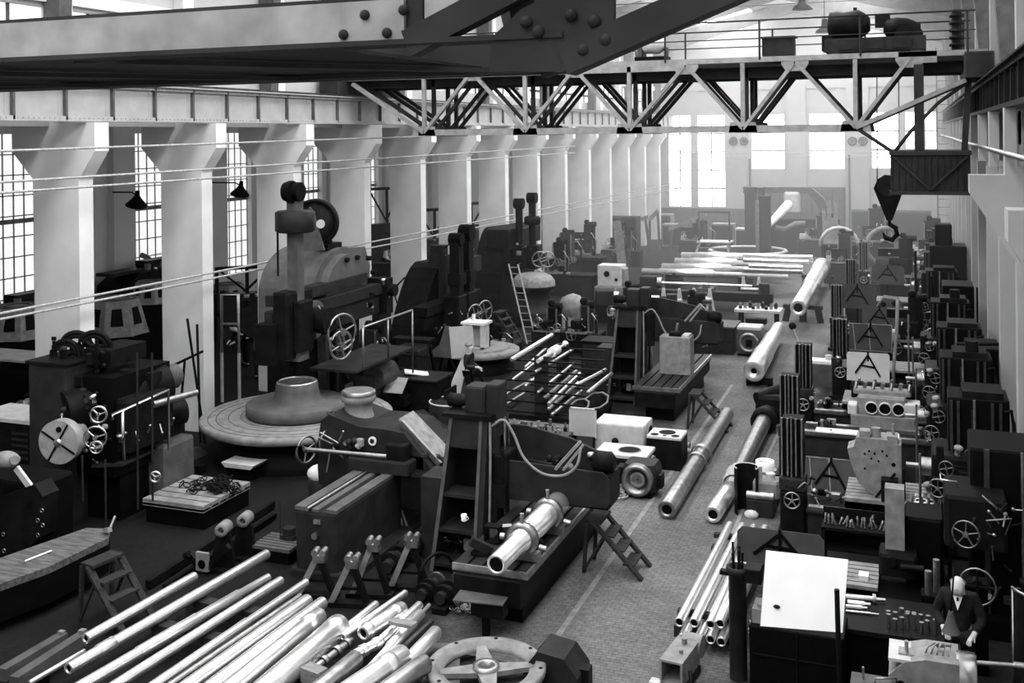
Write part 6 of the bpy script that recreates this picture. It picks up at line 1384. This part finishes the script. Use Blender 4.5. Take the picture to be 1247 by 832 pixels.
for k,(px,lab) in enumerate(((1060,'long pale low cabinet at the end wall right of the door'),(1110,'second low cabinet at the end wall nearer the windows wall'))):
    lab = ['long low cabinet against the end wall beside the great door','second low cabinet against the end wall by the buttresses'][k]
    p = PY(px,290,80); crate(Vector((p.x,80.5,0)),lab,2.6,1.2,2.2,'grey','cabinet','far_crate')
# loading hatch strip (dado) of the end wall
dd = MB().bb(-19.4,-11.8,YE-.5,YE-.36,0,2.1); struct(dd.build('trim_end_dado','grey'))
# ================================================================ SIDE AISLE
def cabin(p, label, w=2.0, rz=0.4):
    t = thing('armoured_cabin',label,'cabin',p,rz)
    b = arc(0,0,w*.5,0,360,8)[:-1]; n = len(b); top = [(x*.72,y*.72) for x,y in b]
    h = w*.5
    MB().add([(x,y,0) for x,y in b]+[(x,y,h) for x,y in top],[tuple(range(n-1,-1,-1)),tuple(range(n,2*n))]+[(i,(i+1)%n,n+(i+1)%n,n+i) for i in range(n)]).build('shell','cast',t)
    for i in range(n):
        a,b2,c_,d_ = Vector((*b[i],0)),Vector((*b[(i+1)%n],0)),Vector((*top[(i+1)%n],h)),Vector((*top[i],h))
        P = lambda u,v: (a.lerp(b2,u)).lerp(d_.lerp(c_,u),v)*1.012
        MB().add([tuple(P(.25,.3)),tuple(P(.75,.3)),tuple(P(.72,.78)),tuple(P(.28,.78))],[(0,1,2,3)]).build('opening','black',t)
    MB().ring((0,0,h),(0,0,1),w*.3,.05,22,6).ring((0,0,h+.02),(0,0,1),w*.2,.04,22,6).build('top_ring','grey',t)
    MB().bb(-w*.4,w*.4,-w*.4,w*.4,-p.z,0).build('trestle','black',t)
    return t
cabin(PY(140,405,29.0)*1.0,'faceted steel cabin with square openings lying between the first two piers',2.3)
cabin(PY(184,368,32.0),'tilted pale cabin farther back between the first two piers',1.5,.9)
cabin(PY(22,410,25.5),'pale cabin with square openings left of the first white pier',1.9,.1)
cabin(PY(278,372,38),'pale cabin between the second and third piers',1.8,.7)
def long_bed(p,label,L,h,rz=0):
    t = thing('machine_bed',label,'machine',p,rz)
    MB().prism([(-L/2,0),(L/2,0),(L/2,h*.7),(L*.42,h),(-L*.3,h),(-L/2,h*.85)],-.7,.7,'y').build('body','iron',t)
    MB().bb(-L/2-.5,-L*.2,-.5,.3,h,h+.12).bb(-L*.1,L*.3,-.3,.3,h,h+.35).build('top_casting','paint',t)
    for k in range(4): MB().cyl((-L*.3+k*L*.2,-.3,h),(-L*.3+k*L*.2,-.3,h+.25),.12).build('top_fitting','cast',t)
    fit(t,-L*.4,L*.4,-.8,-.5,h*.4,h+.2,14,int(L*100+h*10),bright=.3)
    return t
long_bed(Vector((-28.7,28.0,0)),'long dark machine bed before the aisle window, left of the first pier',4.2,2.4,PI/2)
long_bed(Vector((-28.8,34.6,0)),'long dark machine body between the first two piers',4.2,2.8,PI/2)
long_bed(Vector((-26.0,42.5,0)),'dark boxy machine behind the second and third piers',3.6,2.8,.9)
long_bed(Vector((-24.5,57,0)),'dark machine behind the fifth and sixth piers',3.4,2.4,.9)
long_bed(Vector((-21.6,37.6,0)),'dark machine body just behind the fourth pier beside the big boring mill',2.4,1.3,1.2)
for k,(px,Y,w_,h_,lab) in enumerate(((472,-27,2.2,5.2,'tall dark panelled partition seen between the fourth and fifth piers'),(530,-23.5,2.0,4.2,'dark gantry frame with trussed top seen between the fifth and sixth piers'),(575,-23.5,2.0,4.2,'dark gantry frame seen between the sixth and seventh piers'),(300,-25,2.4,2.9,'dark cabinet with rows of fittings behind the third pier'))):
    p = PX(px,300,Y); t = thing('aisle_frame',lab,'frame',(p.x,p.y,0),.9)
    MB().bb(-w_/2,w_/2,0,.6,0,h_*.62,.03).build('panel','paint',t)
    for x in (-w_/2,0,w_/2-.12): MB().bb(x,x+.12,.1,.22,0,h_).build('post','iron',t)
    MB().bb(-w_/2,w_/2,.08,.24,h_-.15,h_).build('top_beam','iron',t)
    for sg in (-1,1): MB().bar((0,.16,h_*.65),(sg*w_*.45,.16,h_-.1),.08).build('brace','iron',t)
    fit(t,-w_/2,w_/2,-.2,0,.8,h_*.65,10,300+k,bright=.3)
t = thing('curved_guard','curved sheet guard arching over the dark machine between the first two piers','guard',PY(185,330,36))
MB().tube([(1.4*math.cos(a*PI/16)-.9,0,1.4*math.sin(a*PI/16)-.7) for a in range(2,9)],.12).build('arch','grey',t); MB().bb(-.2,.1,-.1,.1,-PY(185,330,36).z,-.2).build('stand','iron',t)
t = thing('low_table','low white topped table with stacked plates before the first pier','table',PY(20,432,23.2)-Vector((0,0,PY(20,432,23.2).z)))
zz = PY(20,432,23.2).z
MB().bb(-1.3,1.1,-.6,.6,zz-.06,zz).build('table_top','pale',t); MB().bb(-.9,1.2,-.3,.5,zz-.5,zz-.3).bb(-.2,.4,-.2,.3,zz-.3,zz-.06).build('stacked_plate','iron',t); MB().bb(-1.2,1.0,-.5,.5,0,zz-.5).build('plinth','black',t)
t = thing('ribbed_cabinet','dark louvred cabinet behind the boring machine column','cabinet',PY(20,545,17.6)-Vector((0,0,PY(20,545,17.6).z)))
zz = PY(20,515,17.6).z
MB().bb(-1.2,.5,0,1.0,0,zz).build('case','iron',t); MB().bb(-1.25,.52,-.05,1.05,zz,zz+.08).build('top_plate','pale',t)
for k in range(5): MB().bb(-.1,.35,-.03,0,zz-.25-k*.13,zz-.2-k*.13).build('louvre','paint',t)
t = thing('rod_stand','tall crossed rods leaning before the second pier','rods',W(236,505,0)+Vector((0,-.5,0)))
for x0,y0,x1,y1 in ((228,388,250,541),(240,395,244,541),(190,455,247,428),(225,440,216,541)):
    MB().cyl(PY(x0,y0,23.2)-t.location,PY(x1,y1,23.2)-t.location,.035,seg=7).build('rod','iron',t)
t = thing('pipe_frame','white tall pipe frame standing by the second pier','frame',PY(278,430,27)-Vector((0,0,PY(278,430,27).z)))
q = [PY(x,y,27)-t.location for x,y in ((270,430),(270,359),(290,359),(291,430))]
MB().tube(q,.05).build('frame','pale',t); MB().bar(q[0].lerp(q[1],.5),q[3].lerp(q[2],.5),.06).build('cross_bar','cast',t)
for v_,nm in ((q[0],'leg'),(q[3],'leg')): MB().cyl(v_,(v_.x,v_.y,0),.05,seg=8).build('leg','pale',t)
# inspection desk, boards on stands between the two boring mills
t = thing('control_desk','dark control desk with white paper on top, beside the nearer turntable','desk',(-13.7,28.1,0))
MB().bb(-.75,.75,-.5,.6,0,.95,.03).build('desk_body','iron',t); MB().bb(-.8,.8,-.55,.65,.95,1.0).build('desk_top','paint',t)
MB().prism([(-.5,.6),(-.95,.55),(-.95,.3),(-.5,.3)],-.75,.0,'x').build('sloping_panel','iron',t); MB().bar((-.4,-.95,.66),(-.4,-.55,1.02),.6,.03,(0,1,1)).build('paper_list','pale',t)
MB().box((-.15,.1,1.04),(.7,.5,.03),rz=.5,ry=.15).build('paper_sheet','white',t)
MB().bb(.95,1.0,-.4,.4,0,.7).build('side_frame','iron',t)
t = thing('step_frame','black step stool frame behind the control desk','steps',(-14.9,30.0,0))
for x in (-.6,.6): MB().bar((x,0,1.6),(x*1.3,-.9,0),.07,.07).bar((x,0,1.6),(x*1.1,.5,0),.07,.07).build('leg','black',t)
MB().bb(-.65,.65,-.1,.4,1.58,1.65).build('platform','iron',t)
for k in range(3): MB().bb(-.7,.7,-.7+.2*k,-.5+.2*k,.35+.4*k,.4+.4*k).build('tread','iron',t)
t = thing('easel_board','white board on a tilted white easel between the two turntables','board',(-13.05,29.5,0))
MB().box((.1,0,1.75),(.72,.04,.95),rz=.25,ry=-.08).build('board_sheet','boardlight',t); MB().prism([(-.5,0),(-.05,0),(.05,.4),(.3,1.4),(.15,1.45),(-.2,.7)],.05,.1,'y').build('easel_leg','white',t); MB().bar((.3,.1,1.2),(.8,.6,0),.06).build('back_leg','iron',t)
t = thing('easel_board','smaller grey curved board behind the white easel board','board',(-14.3,31.0,0))
MB().prism([(-.5,.9),(-.5,1.0),(-.1,1.3),(.1,1.9),(.25,1.9),(.28,.9)],0,.06,'y').build('board_sheet','grey',t); MB().bar((0,.1,1.2),(.5,.5,0),.06).bar((0,.1,1.2),(-.3,.3,0),.06).build('leg','iron',t)
t = thing('pedestal_drum','dark round base drum with pale rim between the desk and the planers','drum',W(548,508,0))
MB().ring_path((0,0,0),(0,0,1),[(0,.6),(.42,.6),(.45,.57),(.45,.0001)],30).build('drum','paint',t); MB().ring((0,0,.45),(0,0,1),.58,.025,34,6).build('rim','pale',t)
t = thing('shallow_tray','shallow pale tray on the floor beside the big turntable','tray',W(300,581,.0)+Vector((0,0,.3)))
MB().prism([(-.45,.1),(.45,.1),(.35,0),(-.35,0)],-.35,.35,'y').build('tray','pale',t); MB().bb(-.3,.3,-.25,.25,-.3,-.0).build('stand','black',t)
lump('box_casting','dark angular casting on the floor between boring machine and big turntable','casting',W(222,574,0),[('body','paint',MB().prism([(-.5,0),(.45,0),(.45,.35),(.2,.5),(-.4,.4)],-.4,.4,'y')),('lug','iron',MB().bb(.4,.6,-.1,.1,0,.2))])
# more machine pieces between the first and second boring mills
lump('guard_panel','angled dark guard panel with slats between the turntable and slideway carriage','panel',(-11.35,24.2,0),[('panel','iron',MB().bar((-.9,.3,.9),(.9,-.6,.35),.9,.06,(0,0,1))),('slat','paint',MB().bar((-.6,-.1,.86),(.8,-.8,.45),.1,.06,(0,0,1)).bar((-.6,.2,.86),(.8,-.5,.45),.1,.06,(0,0,1))),('stand','black',MB().bb(-.8,.8,-.2,.2,0,.4))])
lathe_m(Vector((-16.6,29.6,0)),'machine with cylinder and levers under the rail of the largest boring mill',2.0,1.4,9)
far_machine(Vector((-17.3,31.5,0)),'dark machine seen between third pier and second boring mill',1.5,2.0,51)
# fittings on the end wall
for k,(px,lab) in enumerate(((893,'oval dark wall plate on the pier beside the tall end windows'),(906,'second oval dark wall plate on the same pier by the tall end windows'),(1038,'oval dark wall plate on the pier under the bridge node'),(1051,'second oval dark wall plate on the pier under the bridge node'))):
    p = PY(px,172,YE-.32); t = thing('wall_plate',lab,'plate',p); MB().ring_path((0,0,0),(0,-1,0),[(0,.34),(.06,.34),(.08,.28)],20).build('plate','paint',t); MB().ring((0,-.08,0),(0,-1,0),.2,.04,18,6).build('plate_rim','grey',t)
for px,y0,y1,lab in ((913,195,252,'vertical pipe on the end wall beside the tall windows'),(1034,190,255,'vertical pipe on the end wall beside the great door')):
    a,b = PY(px,y0,YE-.36),PY(px,y1,YE-.36); tag(MB().cyl(a,(a.x,a.y,0),.07).cyl(a+Vector((0,0,0)),a+Vector((0,.1,0)),.09).build('wall_pipe','grey'),lab,'pipe')
for k,z in enumerate((6.35,6.05)):
    wire('conductor_wire',[(-18.0,YE-1.2,z),(1.0,YE-1.2,z)],.035,['upper','lower'][k]+' pale wire strung straight across before the end wall windows')
p = PY(1150,185,70); t = thing('wall_ladder','thin steel ladder rising to the crane girder by the end of the buttresses','ladder',(p.x,70,0))
for x in (-.4,.4): MB().cyl((x,0,0),(x,0,13),.035,seg=6).build('ladder_rail','grey',t)
for k in range(26): MB().cyl((-.4,0,.4+.48*k),(.4,0,.4+.48*k),.025,seg=6).build('rung','grey',t)
# ================================================================ PEOPLE
def person(loc, rz, label, pose, sc=1.0, jacket='cloth', trousers='cloth', hair='black', bald=False, shirt=None):
    """one continuous skinned body; head, hands with five fingers; clothes and hair are children"""
    t_ = pose
    J = dict(pelvis=(0,0,.95), belly=(0,.01,1.1), chest=(0,0,1.32), neck=(0,.0,1.5), chin=(0,-.03,1.58), head=(0,-.02,1.68), crown=(0,0,1.77), nose=(0,-.135,1.655),
      shL=(.19,0,1.42), elL=(.25,.02,1.14), wrL=(.2,-.22,1.02), shR=(-.19,0,1.42), elR=(-.25,.02,1.14), wrR=(-.2,-.22,1.02),
      hipL=(.1,0,.9), knL=(.11,-.02,.5), anL=(.11,.02,.09), toL=(.13,-.15,.04), hipR=(-.1,0,.9), knR=(-.11,-.02,.5), anR=(-.11,.02,.09), toR=(-.13,-.15,.04))
    J.update(t_)
    for s,k in (('L',1),('R',-1)):
        w,e = Vector(J['wr'+s]),Vector(J['el'+s]); d = (w-e).normalized(); side = d.cross(Vector((0,0,1))).normalized() if abs(d.z)<.95 else Vector((1,0,0)); dn = side.cross(d)
        J['pa'+s] = tuple(w+d*.08)
        for i,(o,l) in enumerate(((-.03,.07),(-.01,.085),(.01,.08),(.03,.062))):
            b = w+d*.09+side*o; J['f%d%sa'%(i,s)] = tuple(b+d*l*.5-dn*.008); J['f%d%sb'%(i,s)] = tuple(b+d*l*.85-dn*.03)
        tb = w+d*.03-side*.045*k; J['t%sa'%s] = tuple(tb+d*.02-dn*.01); J['t%sb'%s] = tuple(tb+d*.055-dn*.02-side*.01*k)
    R = dict(pelvis=.14,belly=.135,chest=.155,neck=.06,chin=.1,head=.135,crown=.085,nose=.018,sh=.075,el=.05,wr=.034,hip=.09,kn=.065,an=.042,to=.04,pa=.036)
    E = [('pelvis','belly'),('belly','chest'),('chest','neck'),('neck','chin'),('chin','head'),('head','crown'),('head','nose')]
    for s in 'LR':
        E += [('chest','sh'+s),('sh'+s,'el'+s),('el'+s,'wr'+s),('wr'+s,'pa'+s),('pelvis','hip'+s),('hip'+s,'kn'+s),('kn'+s,'an'+s),('an'+s,'to'+s)]
        for i in range(4): E += [('pa'+s,'f%d%sa'%(i,s)),('f%d%sa'%(i,s),'f%d%sb'%(i,s))]
        E += [('wr'+s,'t%sa'%s),('t%sa'%s,'t%sb'%s)]
    def rad(n):
        if n in R: return R[n]
        if n[0] in 'ft' and n not in ('toL','toR'): return .0095
        return R[n[:-1]]
    def skin(name, edges, grow, m, parent, root):
        ns = []
        for a,b in edges:
            for n in (a,b):
                if n not in ns: ns.append(n)
        me = bpy.data.meshes.new(name); me.from_pydata([J[n] for n in ns],[(ns.index(a),ns.index(b)) for a,b in edges],[])
        o = bpy.data.objects.new(name, me); C.objects.link(o)
        md = o.modifiers.new('s','SKIN'); md.use_smooth_shade = True
        sv = me.skin_vertices[0].data if me.skin_vertices else None
        if sv is None:
            bm_ = None
        for i,n in enumerate(ns):
            r_ = rad(n)+grow; sv[i].radius = (r_,r_*(.72 if n in ('chest','belly','pelvis') else 1)); sv[i].use_root = (n == root)
        s2 = o.modifiers.new('u','SUBSURF'); s2.levels = 1; s2.render_levels = 2
        me.materials.append(M[m])
        if parent: o.parent = parent
        return o
    body = skin('person', E, 0, 'skin', None, 'pelvis'); body.location = loc; body.rotation_euler = (0,0,rz); body.scale = (sc,)*3
    tag(body, label, 'person')
    Ej = [('belly','chest')]+[x for s in 'LR' for x in (('chest','sh'+s),('sh'+s,'el'+s))]
    for s in 'LR':
        J['cu'+s] = tuple(Vector(J['el'+s]).lerp(Vector(J['wr'+s]),.88)); R['cu'] = .042; Ej.append(('el'+s,'cu'+s))
    J['col'] = tuple(Vector(J['chest']).lerp(Vector(J['neck']),.75)); R['col'] = .075; Ej.append(('chest','col'))
    J['hem'] = tuple(Vector(J['pelvis'])+Vector((0,0,-.06))); R['hem'] = .16; Ej.append(('belly','hem'))
    skin('jacket', Ej, .02, jacket, body, 'chest')
    Et = [('pelvis','hipL'),('pelvis','hipR'),('hipL','knL'),('hipR','knR'),('knL','anL'),('knR','anR')]
    skin('trousers', Et, .022, trousers, body, 'pelvis')
    for s in 'LR':
        a,b = Vector(J['an'+s]),Vector(J['to'+s]); MB().ell(a.lerp(b,.55)+Vector((0,0,-.01)),(.055,.14,.055),10,6).build('shoe','black',body)
    h = Vector(J['head']); c_ = Vector(J['crown']); up = (c_-h).normalized(); fw = (Vector(J['nose'])-h).normalized(); rt = up.cross(fw)
    for k in (-1,1):
        MB().ell(h+fw*.092+rt*.035*k+up*.02,(.013,.013,.01),8,6).build('eye','black',body)
        MB().ell(h+rt*.1*k-up*.01,(.014,.028,.035),8,6).build('ear','skin',body)
    MB().bar(h+fw*.097-up*.055-rt*.025,h+fw*.097-up*.055+rt*.025,.012,.012).build('mouth','paint',body)
    if not bald: MB().ell(h+up*.03-fw*.02,(.118,.125,.108),14,8,-.1).build('hair',hair,body)
    else: MB().ell(h-fw*.05-up*.02,(.112,.075,.05),12,7).build('hair','grey',body)
    if shirt:
        ch = Vector(J['col'])+fw*.0
        MB().prism([(-.06,.02),(.06,.02),(.0,-.16)],-.012,.012,'y',Matrix.Translation((0,-.135,1.43)) @ Matrix.Rotation(-.25,4,'X')).build('shirt_front','white',body)
        MB().bar((0,-.165,1.28),(0,-.145,1.44),.03,.012,(0,1,0)).build('necktie','black',body)
    return body
mp = PY(1168,716,16.2)
person((mp.x,16.25,0),-.15,'bald man in a dark jacket with white shirt and tie, head bowed at the lathe',dict(neck=(0,-.05,1.49),chin=(0,-.15,1.53),head=(0,-.13,1.63),crown=(0,-.1,1.73),nose=(0,-.25,1.58),elL=(.3,-.02,1.14),wrL=(.2,-.25,1.0),elR=(-.3,-.02,1.14),wrR=(-.16,-.26,1.02)),1.02,bald=True,shirt=True)
t = thing('conical_lamp','small conical work lamp hanging on a cord in front of the bald man','lamp',PY(1158,770,15.5))
MB().ring_path((0,0,0),(0,0,1),[(0,.12),(.12,.07),(.25,.035),(.28,.03)],16).build('lamp_shade','grey',t); MB().tube([(0,0,.28),(.02,0,.5),(.05,.05,.85)],.012).build('lamp_cord','black',t)
p = PY(513,452,28.9); person((-12.62,29.25,0),PI/2,'man with light hair in dark work clothes standing at the end of the control desk',dict(wrR=(-.1,-.3,1.1)),1.0,'paint','iron','cast')
bend = dict(belly=(0,-.06,1.1),chest=(0,-.22,1.24),neck=(0,-.38,1.32),chin=(0,-.46,1.34),head=(0,-.5,1.42),crown=(0,-.5,1.52),nose=(0,-.61,1.37),shL=(.19,-.27,1.28),shR=(-.19,-.27,1.28),elL=(.26,-.35,1.02),elR=(-.26,-.35,1.02),wrL=(.16,-.55,.92),wrR=(-.16,-.55,.92))
p = PY(10,490,20.6); person((p.x,20.6,0),2.4,'man in pale work coat bending over the low table by the louvred cabinet',bend,1.0,'grey','iron','black')
p = PY(34,478,21.6); person((p.x,21.6,0),2.2,'man with a white collar bending behind the one in a pale coat',bend,1.0,'iron','iron','black')
p = PY(316,432,30); person((p.x,30.0,0),.9,'man in grey overall standing between the big boring mill and the second pier',bend,1.0,'grey','paint','grey')
p = PY(300,435,31.5); person((p.x,31.5,0),-.5,'dark clothed man bent over work beside the man in grey overall',bend,1.0,'iron','iron','black')
p = PY(469,302,46); person((p.x,46,p.z-1.45),1.2,'man in white shirt bending over a bench behind the fourth pier',bend,1.0,'white','paint','black')
t = thing('work_platform','raised bench platform under the man in white shirt behind the fourth pier','bench',(p.x,46,0)); MB().bb(-1.2,1.2,-1.2,1.0,0,p.z-1.45).build('platform','iron',t); MB().bb(-1.0,1.2,-1.25,-.6,p.z-1.45,p.z-.6).build('bench_block','paint',t)
